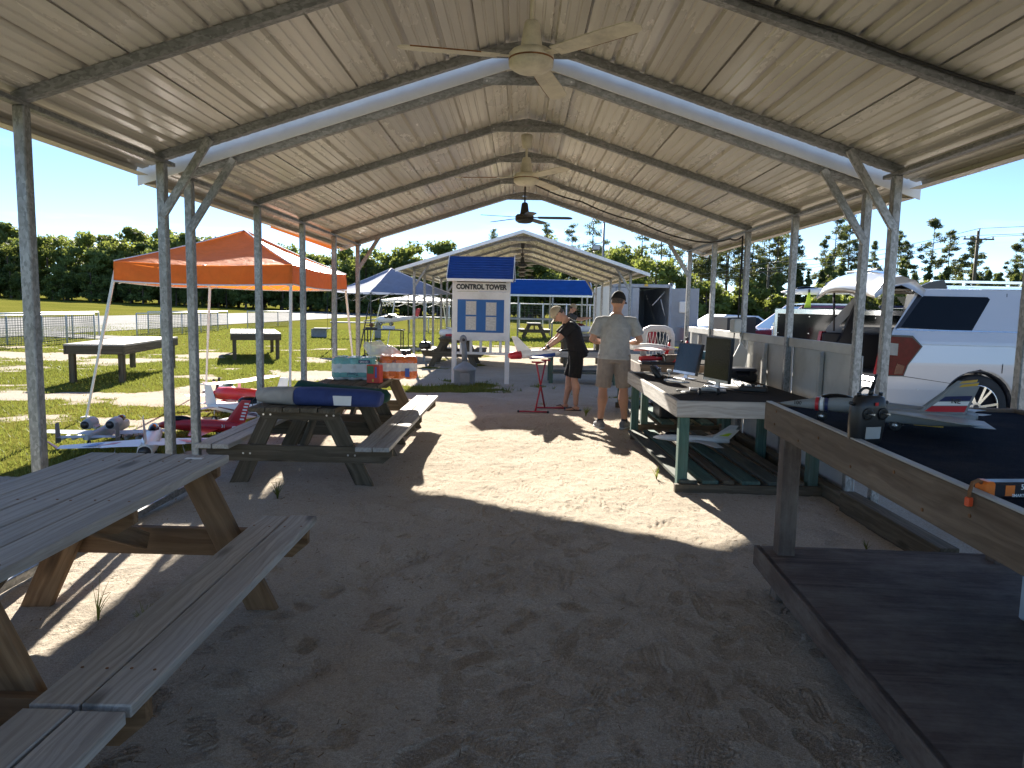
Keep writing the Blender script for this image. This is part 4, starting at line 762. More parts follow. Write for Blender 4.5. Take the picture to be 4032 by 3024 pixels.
for k in range(7): MB().bar((-.16 + .055 * k, 0, .02), (-.10 + .055 * k, 0, .40), .004, .012).build('mesh_bar', G['paper'], t); MB().bar((-.10 + .05 * k, .006, .02), (-.16 + .05 * k, .006, .40), .004, .012).build('mesh_bar', G['paper'], t)
# anchored block of timber, sticker on near table, tall X stand
beam('sill_block', (2.60, 4.2, .07), (2.60, 5.55, .07), .12, .18, G['wood_dark'], None); tag(bpy.data.objects['sill_block'], 'mossy old timber block lying against the right base rail', 'timber')
# ================================================================ things on the left tables
def fabric(name, c, rough=.85, bs=7, st=.35, tr=0): 
    m, n, l, b = nodes(name); b.inputs['Roughness'].default_value = rough; b.inputs['Specular IOR Level'].default_value = .3; v = coords(n, l, (1, 1, 1)); f = noise(n, l, v, bs, 4, .6, 1.2)
    l.new(ramp(n, l, f, [(.3, [k * .85 for k in c]), (.7, [min(1, k * 1.12) for k in c])]), b.inputs['Base Color']); bump(n, l, b, f, st, .03)
    if tr:
        t = n.new('ShaderNodeBsdfTranslucent'); t.inputs['Color'].default_value = (*[min(1, k * 1.05) for k in c], 1); mx = n.new('ShaderNodeMixShader'); mx.inputs[0].default_value = tr; l.new(b.outputs[0], mx.inputs[1]); l.new(t.outputs[0], mx.inputs[2]); l.new(mx.outputs[0], n['Material Output'].inputs['Surface'])
    return m
G['fab_blue'] = fabric('blue_nylon', (.035, .055, .17)); G['fab_grey'] = fabric('grey_nylon', (.34, .325, .30)); G['fab_green'] = fabric('green_nylon', (.012, .055, .04))
TZ = .70
t = thing('canopy_bag', 'long blue and grey canopy bag with white tag lying across the dark picnic table', 'bag', (-1.75, 5.98, TZ), R(-4))
sec = lambda x, w, h, dz=0: ((x, 0, h + dz), w, h)
MB().loft([sec(-.16, .115, .075), sec(0, .12, .078), sec(.2, .115, .075, -.002), sec(.4, .11, .072), sec(.54, .10, .066), sec(.565, .07, .05, .012)], 16, 0, True, True, (0, 1, 0), 2.8).build('blue_body', G['fab_blue'], t)
MB().loft([((-.53, 0, .075), .02, .03), ((-.5, 0, .075), .07, .055), ((-.42, 0, .075), .10, .07), ((-.3, .01, .075), .115, .074), ((-.158, 0, .075), .118, .0765)], 16, 0, True, True, (0, 1, 0), 2.6).build('grey_end', G['fab_grey'], t)
MB().add([(.18, -.121, .10), (.34, -.119, .10), (.335, -.121, .02), (.19, -.123, .02), (.18, -.118, .10), (.34, -.116, .10), (.335, -.118, .02), (.19, -.12, .02)], [(0, 1, 2, 3), (7, 6, 5, 4), (0, 4, 5, 1)]).build('tag', G['paper'], t)
MB().path([(-.5, -.03, .08), (-.54, -.06, .03), (-.55, -.03, -.05), (-.5, -.02, -.09)], .004, 5).build('cord', G['rubber'], t)
t = thing('canopy_bag', 'dark green canopy bag lying behind the blue bag', 'bag', (-1.70, 6.24, TZ), R(-7)); MB().loft([sec(-.32, .03, .05, .02), sec(-.28, .10, .085, .01), sec(-.1, .11, .08), sec(.2, .10, .07), sec(.5, .08, .06), sec(.54, .04, .03, .02)], 14, 0, True, True, (0, 1, 0), 2.6).build('body', G['fab_green'], t); MB().path([(.3, -.05, .12), (.38, -.1, .1), (.46, -.05, .1)], .008, 6).build('strap', G['fab_green'], t)
def wrap_mat(name, c1, c2, bands):
    m, n, l, b = nodes(name); b.inputs['Roughness'].default_value = .22; b.inputs['Coat Weight'].default_value = .6; tc = n.new('ShaderNodeTexCoord'); sp = n.new('ShaderNodeSeparateXYZ'); f = noise(n, l, coords(n, l), 11, 4, .6, 2)
    ad = n.new('ShaderNodeMath'); ad.operation = 'MULTIPLY_ADD'; l.new(f, ad.inputs[0]); ad.inputs[1].default_value = .03; l.new(tc.outputs['Object'], sp.inputs[0]); l.new(sp.outputs['Z'], ad.inputs[2])
    st = []
    for p, k in bands: st += [(max(0, p - .004), st[-1][1] if st else (c1, c2)[k]), (p, (c1, c2)[k])]
    r = n.new('ShaderNodeMapRange'); r.inputs[1].default_value = 0; r.inputs[2].default_value = .4; l.new(ad.outputs[0], r.inputs[0]); l.new(ramp(n, l, r.outputs[0], st), b.inputs['Base Color']); bump(n, l, b, f, .7, .02); return m
def rolls(label, loc, rz, nx, ny, r, h, m, lay=1):
    t = thing('paper_towel_pack', label, 'paper towels', loc, rz); b = MB()
    for i in range(nx):
        for j in range(ny): b.loft([((r * 1.9 * (i - (nx - 1) / 2), r * 1.9 * (j - (ny - 1) / 2), z), q, q, (0, 0, 1)) for z, q in ((.0, r * .8), (.02, r), (h * .46, r * 1.02), (h * .5, r * .93), (h * .54, r * 1.02), (h - .02, r), (h, r * .75))], 14)
    b.build('wrapped_rolls', m, t)
    b = MB(); b.box((0, 0, h / 2), (nx * r * 1.9 + .006, ny * r * 1.9 * .98, h * .93), bev=.03); b.build('film_wrap', m, t); return t
G['wrapT'] = wrap_mat('teal_white_wrap', (.16, .42, .40), (.66, .70, .69), [(0, 1), (.12, 0), (.26, 1), (.50, 0), (.72, 1), (.76, 0), (.9, 1)])
G['wrapO'] = wrap_mat('orange_white_wrap', (.68, .14, .02), (.70, .66, .62), [(0, 1), (.06, 0), (.28, 1), (.52, 0), (.85, 1)])
TB = .70
t = rolls('teal and white wrapped pack of paper towel rolls on the picnic table', (-1.93, 8.18, TB), R(4), 3, 2, .085, .26, G['wrapT'])
MB().box((.13, -.188, .215), (.13, .002, .035)).build('label_patch', G['p_navy'], t); text('lettering', '12=160', .032, G['p_white'], t, (.13, -.1905, .215), (R(90), R(180), 0), .0004, ext=.0004); text('lettering', 'Towel', .05, G['p_navy'], t, (.0, -.1905, .075), (R(90), R(180), 0), .0004, ext=.0004)
t = rolls('orange and white wrapped pack of paper towel rolls on the picnic table', (-1.47, 8.42, TB), R(10), 3, 3, .075, .27, G['wrapO'])
text('lettering', '2X', .04, G['p_navy'], t, (-.05, -.218, .21), (R(90), R(180), 0), .0004, ext=.0004); MB().box((.1, -.216, .08), (.05, .002, .10)).build('label_patch', G['p_blue'], t)
t = thing('small_box', 'small red printed box in front of the orange towel pack', 'box', (-1.63, 7.82, TB), R(-12)); MB().box((0, 0, .10), (.15, .10, .20), bev=.003).build('carton', mat('red_print', (.55, .045, .025), .45), t)
MB().box((-.03, -.0515, .145), (.075, .002, .085)).build('green_panel', mat('green_print', (.05, .17, .07), .5), t); MB().box((.0, -.0515, .03), (.02, .002, .03)).build('label_patch', G['p_yel'], t); MB().box((.035, -.0515, .12), (.02, .002, .12)).build('blue_panel', G['p_blue'], t)
def plastic():
    m, n, l, b = nodes('clear_crumpled_plastic'); b.inputs['Roughness'].default_value = .12; b.inputs['Base Color'].default_value = (.85, .88, .88, 1); b.inputs['Alpha'].default_value = .55; bump(n, l, b, noise(n, l, coords(n, l), 14, 4, .6, 2), 1, .03); return m
b = MB(); b.ball((0, 0, .09), (.17, .13, .095), 14); b.ball((.14, .05, .06), (.12, .1, .06), 12); b.v = [(x + .03 * math.sin(31 * z + 9 * y), y + .03 * math.sin(27 * x), z + .022 * math.sin(40 * x + 23 * y) * (z > .03)) for x, y, z in b.v]; tag(b.build('plastic_bag', plastic(), None, (-1.72, 8.42, TB + .245)), 'crumpled clear plastic bag on top of the towel packs', 'plastic bag')
t = thing('camera_case', 'small black camera lying on top of the towel packs', 'camera', (-1.42, 8.62, TB + .262), .4); MB().box((0, 0, .03), (.13, .08, .06), bev=.01).build('body', G['black'], t); MB().lathe([(.025, 0), (.028, .05)], (0, -.09, .03), 'Y', 12).build('lens', G['darkmetal'], t)
tag(MB().prism([(.045 * (1 if k % 2 == 0 else .42) * math.sin(k * math.pi / 5), .045 * (1 if k % 2 == 0 else .42) * math.cos(k * math.pi / 5)) for k in range(10)], 0, .003, 0, 'xy').build('star_sticker', G['p_pink'], None, (-2.16, 7.64, TB + .001)), 'small red star lying on the towel table corner', 'sticker')
tag(MB().box((0, 0, .001), (.085, .03, .002)).build('label_sticker', G['paper'], None, (-1.66, 3.50, .7715)), 'small pale label stuck on the near table corner', 'sticker')
# ================================================================ model airplanes on the grass, left
def gear(t, pts, r=.035, dz=0):
    for (x, y, top) in pts:
        MB().cyl((x, y, r), (x, y * .9, top), .005, .005, 6).build('gear_leg', G['steel'], t); w_ = MB(); disc_wheel(w_, (x, y, r), r, r * .6); w_.build('wheel', [G['rubber'], G['paper']], t)
def pos(x, y): return (x, y, hz(x, y) - .004)
t = plane_thing('grey twin engine model attack jet facing away on the grass', pos(-4.42, 7.45), R(100)); t.scale = (.92,) * 3
b = MB(); fuse(b, [(.62, .17, .02, .02), (.55, .175, .055, .06), (.35, .18, .065, .07), (.0, .18, .065, .07), (-.4, .19, .045, .05), (-.58, .2, .02, .03)]); b.build('fuselage', G['p_lgrey'], t)
b = MB(); [wing(b, (.12, s_ * .05, .15), (.08, s_ * .66, .175), .26, .17, .09) for s_ in (-1, 1)]; b.build('wing', G['p_lgrey'], t)
for s_ in (-1, 1):
    e = MB().loft([((-.02, s_ * .13, .29), .05, .05), ((-.06, s_ * .13, .29), .066, .066), ((-.2, s_ * .13, .29), .062, .062), ((-.28, s_ * .13, .29), .05, .05)], 16).build('engine', G['p_lgrey'], t); MB().lathe([(.044, 0), (.044, -.004), (.001, -.004)], (-.282, s_ * .13, .29), 'X', 16).build('exhaust', G['p_black'], e)
    MB().bar((-.14, s_ * .05, .24), (-.14, s_ * .09, .27), .14, .03).build('pylon', G['p_lgrey'], t)
    f = MB(); wing(f, (-.46, s_ * .30, .14), (-.5, s_ * .30, .36), .14, .09, .08, 0, 'z'); f.build('fin', G['p_grey'], t)
b = MB(); [wing(b, (-.44, s_ * .03, .2), (-.46, s_ * .31, .2), .14, .12, .08) for s_ in (-1, 1)]; b.build('tailplane', G['p_lgrey'], t)
MB().ball((.42, 0, .25), (.13, .045, .05), 10).build('canopy', G['glass'], t)
for k in (.22, .34, .46): [MB().loft([((.14, s_ * k, .10), .004, .004), ((.1, s_ * k, .10), .022, .022), ((-.08, s_ * k, .10), .02, .02)], 8).build('store', G['p_grey'], t) for s_ in (-1, 1)]
gear(t, ((.42, 0, .14), (-.02, .2, .14), (-.02, -.2, .14)), .035)
t = plane_thing('white red and blue model trainer jet with wide wings facing away on the grass', pos(-3.58, 6.72), R(112))
b = MB(); fuse(b, [(.7, .2, .015, .015), (.58, .2, .06, .06), (.3, .2, .075, .085), (-.1, .2, .08, .085), (-.4, .2, .07, .07), (-.5, .2, .062, .062)]); b.build('fuselage', G['p_white'], t)
MB().lathe([(.056, 0), (.056, -.004), (.001, -.004)], (-.502, 0, .2), 'X', 18).build('exhaust', G['p_black'], t)
w_ = MB(); [wing(w_, (.22, s_ * .06, .19), (-.02, s_ * .74, .21), .36, .16, .07) for s_ in (-1, 1)]; w_ = w_.build('wing', G['p_white'], t)
for s_ in (-1, 1):
    for k, m in ((0, 'p_red'), (1, 'p_blue')):
        ya = .24 + .13 * k; zz = lambda y: .19 + .02 * y / .74 + .0175
        MB().add([(-.02, s_ * ya, zz(ya) + .004), (-.13, s_ * (ya + .09), zz(ya) - .006), (-.13, s_ * (ya + .19), zz(ya) - .007), (-.02, s_ * (ya + .08), zz(ya) + .002)], [(0, 1, 2, 3)]).build('stripe', G[m], w_)
    MB().add([(-.1, s_ * .74, .21), (-.2, s_ * .8, .29), (-.23, s_ * .8, .29), (-.18, s_ * .74, .21), (-.1, s_ * .745, .208), (-.2, s_ * .805, .288), (-.23, s_ * .805, .288), (-.18, s_ * .745, .208)], [(0, 1, 2, 3), (7, 6, 5, 4)]).build('winglet', G['p_red'], w_)
b = MB(); [wing(b, (-.36, s_ * .03, .27), (-.46, s_ * .34, .27), .16, .1, .07) for s_ in (-1, 1)]; b.build('tailplane', G['p_white'], t)
f = MB(); wing(f, (-.28, 0, .27), (-.46, 0, .53), .2, .09, .08, 0, 'z'); f = f.build('fin', G['p_white'], t); MB().add([(-.34, .012, .3), (-.47, .009, .3), (-.49, .009, .36), (-.4, .011, .36)], [(0, 1, 2, 3)]).build('stripe', G['p_red'], f)
MB().ball((.35, 0, .28), (.18, .05, .05), 12).build('canopy', G['glass'], t); gear(t, ((.45, 0, .16), (-.08, .32, .17), (-.08, -.32, .17)), .036)
t = plane_thing('red model jet with white checked tail fin on the grass behind the posts', pos(-3.62, 8.02), R(174))
b = MB(); fuse(b, [(.62, .13, .012, .012), (.5, .14, .05, .045), (.25, .15, .07, .07), (-.1, .15, .075, .075), (-.42, .15, .05, .05), (-.5, .15, .045, .045)]); b.build('fuselage', G['p_red'], t)
b = MB(); [wing(b, (.15, s_ * .05, .13), (-.08, s_ * .5, .12), .34, .14, .06) for s_ in (-1, 1)]; b.build('wing', G['p_red'], t); b = MB(); [wing(b, (-.34, s_ * .03, .16), (-.44, s_ * .24, .16), .14, .09, .07) for s_ in (-1, 1)]; b.build('tailplane', G['p_white'], t)
f = MB(); wing(f, (-.24, 0, .2), (-.44, 0, .46), .24, .11, .08, 0, 'z'); f = f.build('fin', G['p_red'], t)
for k in range(6): [MB().box((-.445 - .012 * k, s_ * .006, .24 + .036 * k), (.05, .004, .018)).build('check', G['p_white'], f) for s_ in (-1, 1)]
MB().ball((.3, 0, .21), (.15, .04, .045), 12).build('canopy', G['glass'], t); text('lettering', '31', .05, G['p_white'], t, (-.25, .066, .16), (R(90), 0, math.pi), .001); gear(t, ((.4, 0, .12), (-.04, .2, .12), (-.04, -.2, .12)), .03)
t = plane_thing('white model airplane with dark bubble canopy and maroon trim on the grass', pos(-3.5, 8.98), R(-14))
b = MB(); fuse(b, [(.55, .17, .03, .03), (.5, .175, .08, .08), (.3, .19, .09, .10), (.0, .2, .085, .10), (-.4, .2, .045, .05), (-.6, .2, .015, .03)]); b.build('fuselage', G['p_white'], t)
MB().ball((.05, 0, .29), (.2, .06, .075), 14).build('canopy', G['glass'], t); b = MB(); [wing(b, (.2, s_ * .06, .12), (.14, s_ * .7, .14), .28, .18, .1) for s_ in (-1, 1)]; b.build('wing', G['p_white'], t)
b = MB(); wing(b, (-.45, 0, .22), (-.54, 0, .48), .18, .1, .08, 0, 'z'); [wing(b, (-.45, s_ * .02, .2), (-.48, s_ * .28, .2), .15, .1, .08) for s_ in (-1, 1)]; b.build('tail', G['p_white'], t)
for s_ in (-1, 1):
    for k in range(2): MB().path([(.45, s_ * .083, .17 - .02 * k), (.2, s_ * .093, .155 - .02 * k), (-.15, s_ * .078, .19 - .012 * k), (-.4, s_ * .05, .21)], .006, 5).build('trim_stripe', mat('maroon_film', (.13, .01, .03), .3), t)
MB().box((.575, 0, .17), (.02, .035, .34), bev=.005, ).build('propeller', G['p_black'], t); gear(t, ((.25, .18, .12), (.25, -.18, .12), (-.5, 0, .17)), .04)
t = plane_thing('red and white model biplane with big patterned upper wing on the grass', pos(-3.85, 9.85), R(160))
b = MB(); fuse(b, [(.52, .26, .03, .03), (.48, .26, .085, .085), (.3, .26, .095, .10), (-.1, .26, .085, .1), (-.5, .27, .04, .05), (-.66, .28, .012, .03)]); b.build('fuselage', G['p_red'], t)
for nm, z, ch in (('upper_wing', .44, .26), ('lower_wing', .18, .24)):
    w_ = MB(); [wing(w_, (.28, s_ * .0, z), (.2, s_ * .68, z + .03), ch, ch * .8, .09) for s_ in (-1, 1)]; w_ = w_.build(nm, G['p_white'], t)
    for s_ in (-1, 1):
        for k in range(3):
            y0 = .2 + .16 * k; up = z + .03 * y0 / .68 + .0155; MB().add([(.22, s_ * y0, up + .001), (.10, s_ * (y0 + .05), up + .003), (.13, s_ * (y0 + .15), up + .006), (.2, s_ * (y0 + .07), up + .004)], [(0, 1, 2, 3)]).build('starburst', G['p_red'] if k != 1 else G['p_pink'], w_)
text('lettering', 'RX', .09, G['p_red'], w_, (.12, .3, .46), (0, 0, 0), .001)
for s_ in (-1, 1): MB().bar((.18, s_ * .5, .2), (.22, s_ * .5, .45), .03, .01).build('strut', G['p_white'], t)
b = MB(); wing(b, (-.48, 0, .28), (-.58, 0, .54), .2, .14, .07, 0, 'z'); [wing(b, (-.48, s_ * .02, .28), (-.5, s_ * .3, .28), .16, .12, .07) for s_ in (-1, 1)]; b.build('tail', G['p_white'], t)
MB().box((.545, 0, .26), (.02, .04, .46), rx=.35, bev=.006).build('propeller', G['p_black'], t); MB().ball((.55, 0, .26), (.05, .035, .035), 10).build('spinner', G['p_red'], t); gear(t, ((.25, .16, .18), (.25, -.16, .18), (-.6, 0, .24)), .045)
t = plane_thing('white model airplane with dark green canopy at the back of the row of models', pos(-4.35, 10.5), R(128))
b = MB(); fuse(b, [(.5, .22, .03, .03), (.46, .22, .075, .075), (.2, .23, .085, .095), (-.1, .24, .07, .08), (-.5, .25, .02, .04)]); b.build('fuselage', G['p_white'], t); MB().ball((.1, 0, .32), (.2, .06, .06), 12).build('canopy', mat('green_canopy', (.02, .09, .07), .15), t)
b = MB(); [wing(b, (.18, s_ * .05, .18), (.12, s_ * .62, .20), .24, .16, .1) for s_ in (-1, 1)]; b.build('wing', G['p_white'], t); b = MB(); wing(b, (-.36, 0, .26), (-.45, 0, .46), .16, .1, .08, 0, 'z'); b.build('tail', G['p_white'], t); MB().box((.53, 0, .22), (.02, .035, .36), rx=-.6, bev=.005).build('propeller', G['p_black'], t); gear(t, ((.25, .14, .15), (.25, -.14, .15), (-.42, 0, .22)), .04)
t = thing('backpack', 'grey bag lying beside the red nosed model on the grass', 'bag', pos(-3.15, 9.55)); b = MB(); b.ball((0, 0, .16), (.16, .12, .18), 12); b.build('body', G['fab_grey'], t); MB().path([(-.1, -.1, .25), (-.16, -.16, .15), (-.12, -.13, .03)], .012, 6).build('strap', G['black'], t)
# ================================================================ canopies
def slant_canopy(name, label, pk, hw, hd, zc, val, foot, m, legm, white=None, rz=0, loc=(0, 0, 0), legs=(0, 1, 2, 3), edge=None, sag=.06):
    t = thing(name, label, 'canopy', loc, rz); N = 8
    cn = [(-hw, -hd), (hw, -hd), (hw, hd), (-hw, hd)]
    for k in range(4):
        a, c = cn[k], cn[(k + 1) % 4]; vs = []; fs = []
        for i in range(N + 1):
            e = i / N
            for j in range(N + 1):
                q = j / N; x = (a[0] * (1 - q) + c[0] * q) * (1 - e); y = (a[1] * (1 - q) + c[1] * q) * (1 - e); z = zc + (pk - zc) * e - sag * math.sin(math.pi * e) * (.4 + .6 * math.sin(math.pi * q)) - .03 * math.sin(math.pi * q) * (1 - e) + .008 * math.sin(9 * q + 5 * e)
                vs.append((x, y, z))
        for i in range(N):
            for j in range(N): p = i * (N + 1) + j; fs.append((p, p + 1, p + N + 2, p + N + 1))
        MB().add(vs, fs, 0, True).build('roof_fabric', white if (white and k == 1) else m, t)
        if val:
            vs = []; fs = []
            for j in range(N + 1):
                q = j / N; x, y = a[0] * (1 - q) + c[0] * q, a[1] * (1 - q) + c[1] * q; z = zc - .03 * math.sin(math.pi * q); w_ = 1 + .006 * math.sin(7 * q + k)
                vs += [(x, y, z), (x * w_ * 1.006, y * w_ * 1.006, z - val)]
                if j < N: fs.append((2 * j, 2 * j + 2, 2 * j + 3, 2 * j + 1))
            v_ = MB().add(vs, fs, 0, True).build('valance', m, t)
            if edge: MB().path([(a[0] * (1 - j / 6) * 1.007 + c[0] * j / 6 * 1.007, a[1] * (1 - j / 6) * 1.007 + c[1] * j / 6 * 1.007, zc - val - .03 * math.sin(math.pi * j / 6)) for j in range(7)], .012, 5).build('hem', edge, v_)
        if edge: MB().path([(a[0] * (1 - j / 6), a[1] * (1 - j / 6), zc + (pk - zc) * j / 6 - sag * .4 * math.sin(math.pi * j / 6) + .008) for j in range(7)], .010, 5).build('seam', edge, t)
        # scissor truss
        n = 4
        for j in range(n):
            q0, q1 = j / n, (j + 1) / n; pt = lambda q, z: (.97 * (a[0] * (1 - q) + c[0] * q), .97 * (a[1] * (1 - q) + c[1] * q), z)
            MB().bar(pt(q0, zc - .02), pt(q1, zc - .28), .02, .012).build('truss_bar', legm, t); MB().bar(pt(q0, zc - .28), pt(q1, zc - .02), .02, .012).build('truss_bar', legm, t)
        if k in legs:
            w0, d0 = foot[k]; mid = Vector((a[0] * .98, a[1] * .98, zc - .02)).lerp(Vector((w0, d0, 0)), .55)
            MB().bar((a[0] * .98, a[1] * .98, zc - .02), mid, .032, .032).build('leg', legm, t); MB().bar(mid, (w0, d0, -.02), .025, .025).build('leg_extension', legm, t); MB().box((w0, d0, .01), (.09, .09, .02)).build('foot_plate', legm, t)
    return t
G['can_or'] = fabric('orange_canopy_fabric', (.70, .185, .022), .5, 5, .5, .3); G['can_bl'] = fabric('blue_grey_canopy_fabric', (.25, .30, .45), .8, 4, .4, .22); G['can_wh'] = fabric('white_canopy_fabric', (.72, .73, .75), .7, 4, .3, .35); G['hem'] = mat('white_hem', (.75, .72, .78), .7)
zg = hz(-4.1, 10.6)
slant_canopy('pop_up_canopy', 'orange pop up canopy with white hem and slanted white legs on the grass', 2.60, 1.15, 1.42, 2.04, .25, [(-1.58, -1.45), (1.12, -1.5), (1.3, 1.5), (-1.35, 1.6)], G['can_or'], G['white'], None, 0, (-4.12, 10.6, zg), edge=G['hem'])
slant_canopy('pop_up_canopy', 'blue grey pop up canopy on black frame beside the far shed', 2.78, 1.5, 1.5, 1.95, .0, [(-1.5, -1.5), (1.5, -1.5), (1.5, 1.5), (-1.5, 1.5)], G['can_bl'], G['darkmetal'], None, R(38), (-4.42, 24.2, hz(-4.42, 24.2)), edge=G['hem'])
slant_canopy('pop_up_canopy', 'small white pop up canopy with white slanted legs behind the blue grey one', 2.05, 1.35, 1.35, 1.78, .08, [(-1.7, -1.7), (1.7, -1.7), (1.7, 1.7), (-1.7, 1.7)], G['can_wh'], G['white'], None, R(22), (-4.1, 29.0, hz(-4.1, 29)))
b = MB(); b.add([(-3.035, 8.6, 2.47), (-3.035, 9.8, 2.47), (-3.035, 11.7, 2.47), (-3.04, 8.6, 2.45), (-3.045, 9.8, 2.435), (-3.045, 11.7, 2.41), (-3.03, 11.3, 2.43)], [(0, 1, 4, 3), (1, 2, 5, 4)]); b.v = [(x - .0, y, z) for x, y, z in b.v]; tag(b.build('tarp_strip', G['can_or']), 'strip of orange tarp hanging along the left eave', 'tarp')
# lanyard and flag pole stand by the blue canopy
tag(MB().path([(-4.22, 21.0, 1.86), (-4.24, 21, 1.7), (-4.2, 21, 1.5), (-4.22, 21, 1.2), (-4.21, 21, 1.02)], .03, 6).build('hanging_strap', G['black']), 'black strap hanging from the blue grey canopy edge', 'strap'); bpy.data.objects['hanging_strap'].location = (-.35, 2.2, .03)
tag(MB().path([(-6.55, 24.1, 1.93), (-6.56, 24.1, .6)], .006, 5).build('weight_cord', G['black']), 'thin cord hanging from the canopy left corner', 'cord')
b = MB(); b.cyl((0, 0, 0), (.32, .1, 1.6), .012, .01, 6); b.lathe([(.1, 0), (.1, .02)], n=12); tag(b.build('leaning_pole', G['black'], None, (-2.95, 12.2, hz(-2.95, 12.2))), 'thin black pole on a round base leaning by the post', 'pole')
# ================================================================ field furniture
def start_table(label, loc, rz, W, D, H):
    t = thing('field_table', label, 'table', loc, rz)
    n = 9
    for k in range(n): beam('plank', (-W / 2 + W / n * (k + .5), -D / 2, H - .02), (-W / 2 + W / n * (k + .5), D / 2, H - .02), W / n - .006, .03, G['wood_grey'], t)
    for s_ in (-1, 1): beam('apron_board', (s_ * (W / 2 - .02), -D / 2, H - .115), (s_ * (W / 2 - .02), D / 2, H - .115), .036, .16, G['wood_dark'], t); beam('apron_board', (-W / 2 + .04, s_ * (D / 2 - .02), H - .115), (W / 2 - .04, s_ * (D / 2 - .02), H - .115), .036, .158, G['wood_dark'], t)
    for sx in (-1, 1):
        for sy in (-1, 1): beam('leg', (sx * (W / 2 - .1), sy * (D / 2 - .12), -.05), (sx * (W / 2 - .1), sy * (D / 2 - .12), H - .037), .10, .10, G['wood_dark'], t, up=(0, 1, 0))
    return t
start_table('low weathered field table nearest on the left lawn', pos(-8.15, 14.6), R(10), 1.05, 3.3, .73)
start_table('low weathered field table farther out on the left lawn', pos(-7.75, 20.6), R(22), 1.3, 3.3, .73)
t = thing('start_stand', 'grey timber seat and stand far out on the lawn left of the canopy', 'stand', pos(-7.6, 33.0), R(8)); G['grey_paint'] = mat('grey_painted_wood', (.23, .25, .28), .8, var=.12, bmp=.2, bs=15)
for p, q, w_, h in (((-1.2, 0, .72), (1.3, 0, .72), .5, .05), ((-1.0, .1, 0), (-1.0, .1, 1.15), .12, .5), ((.95, 0, 0), (.95, 0, .78), .3, .09), ((.3, 0, .80), (1.0, 0, .92), .5, .04), ((-1.95, 0, .42), (-1.2, 0, .42), .4, .05), ((-1.9, 0, 0), (-1.9, 0, .40), .35, .07), ((-1.55, 0, 0), (-1.55, 0, .40), .35, .07)): beam('board', p, q, w_, h, G['grey_paint'], t)
def net_fence(label, p, q, H, n):
    P, Q = Vector((*p, 0)), Vector((*q, 0)); t = thing('net_fence', label, 'fence', (p[0], p[1], hz(*p)), 0, 'safety net fences along the field'); d = Q - P; nn = lambda f, z: (d.x * f, d.y * f, z + (hz(p[0] + d.x * f, p[1] + d.y * f) - hz(*p)))
    b = MB()
    for k in range(int(H / .075) + 1):
        for j in range(n): f0, f1 = j / n, (j + 1) / n; z = .06 + .075 * k; b.bar(nn(f0, z), nn(f1, z + rng.uniform(-.01, .01)), .009, .009)
    m = int(d.length / .13)
    for j in range(m + 1): f = j / m; b.bar(nn(f, .04), nn(f, H), .007, .007)
    tag(b.build('netting', G['net'], t), None, None, kind='stuff')
    for j in range(n + 1): MB().cyl(nn(j / n, -.05), nn(j / n, H), .028, .028, 8).build('pipe_post', G['pvc'], t)
    MB().cyl(nn(0, H), nn(1, H), .025, .025, 8).build('top_pipe', G['white'], t)
G['net'] = mat('green_netting', (.10, .14, .12), .8); G['pvc'] = mat('grey_pipe', (.45, .48, .48), .6)
net_fence('green safety net fence nearest at the left edge of the field', (-14.6, 16.5), (-15.2, 25.2), .95, 5); net_fence('green safety net fence panel behind the nearest net at the left', (-15.9, 18.5), (-16.4, 27.5), .95, 5)
net_fence('green safety net fence middle one beyond the near field table', (-15.3, 28.2), (-15.2, 35.6), .95, 4); net_fence('green safety net fence set behind the middle one', (-16.3, 31), (-15.9, 38.5), .95, 4); net_fence('green safety net fence farthest of those beside the runway', (-15.4, 40), (-15.2, 47), .95, 3); net_fence('green safety net fence seen beyond the white canopy legs', (-6.4, 41), (-3.2, 41.5), .9, 3)
# ================================================================ control tower board
t = thing('notice_board', 'white CONTROL TOWER notice board with blue panel and small blue roof', 'notice board', (-.82, 14.4, 0), R(-2))
for sx in (-1, 1): beam('post', (sx * .54, 0, -.05), (sx * .54, 0, 2.1), .09, .09, G['white'], t, up=(0, 1, 0))
MB().box((0, -.05, 1.37), (1.16, .02, .98), bev=.004).build('backing_board', G['white'], t)
MB().box((-.005, -.064, 1.375), (.94, .008, .66), bev=.002).build('blue_panel', mat('blue_board', (.02, .12, .36), .6, var=.06), t)
MB().box((0, -.055, 1.955), (1.06, .018, .18), bev=.003).build('sign_board', G['white'], t)
text('lettering', 'CONTROL TOWER', .135, G['p_black'], t, (0, -.066, 1.952), (R(90), 0, 0), .008, .86, ext=.002)
def printed():
    m, n, l, b = nodes('printed_paper'); w_ = n.new('ShaderNodeTexWave'); w_.wave_type = 'BANDS'; w_.bands_direction = 'Z'; w_.inputs['Scale'].default_value = 26; w_.inputs['Distortion'].default_value = 0; v = coords(n, l); l.new(v, w_.inputs['Vector']); f = noise(n, l, coords(n, l, (22, 1, 70)), 1, 2)
    k = mixc(n, l, ramp(n, l, f, [(.4, 0), (.55, 1)]), (.60, .58, .53), (.30, .29, .27)); l.new(mixc(n, l, ramp(n, l, w_.outputs['Fac'], [(.55, 0), (.7, 1)]), (.62, .60, .55), k), b.inputs['Base Color']); b.inputs['Roughness'].default_value = .5; return m
pm = printed()
for sx, zz, h in ((-.2, 1.535, .27), (.205, 1.52, .26), (-.2, 1.23, .27), (.205, 1.225, .27)): p_ = MB().box((0, 0, 0), (.20, .004, h)).build('notice_sheet', pm, t, (sx, -.071, zz)); [MB().box((s_ * .1, -.001, 0), (.012, .006, h + .012)).build('sleeve_edge', G['pvc'], p_) for s_ in (-1, 1)]
beam('ladder_rail', (-.54, .0, .62), (.54, 0, .62), .05, .05, G['white'], t)
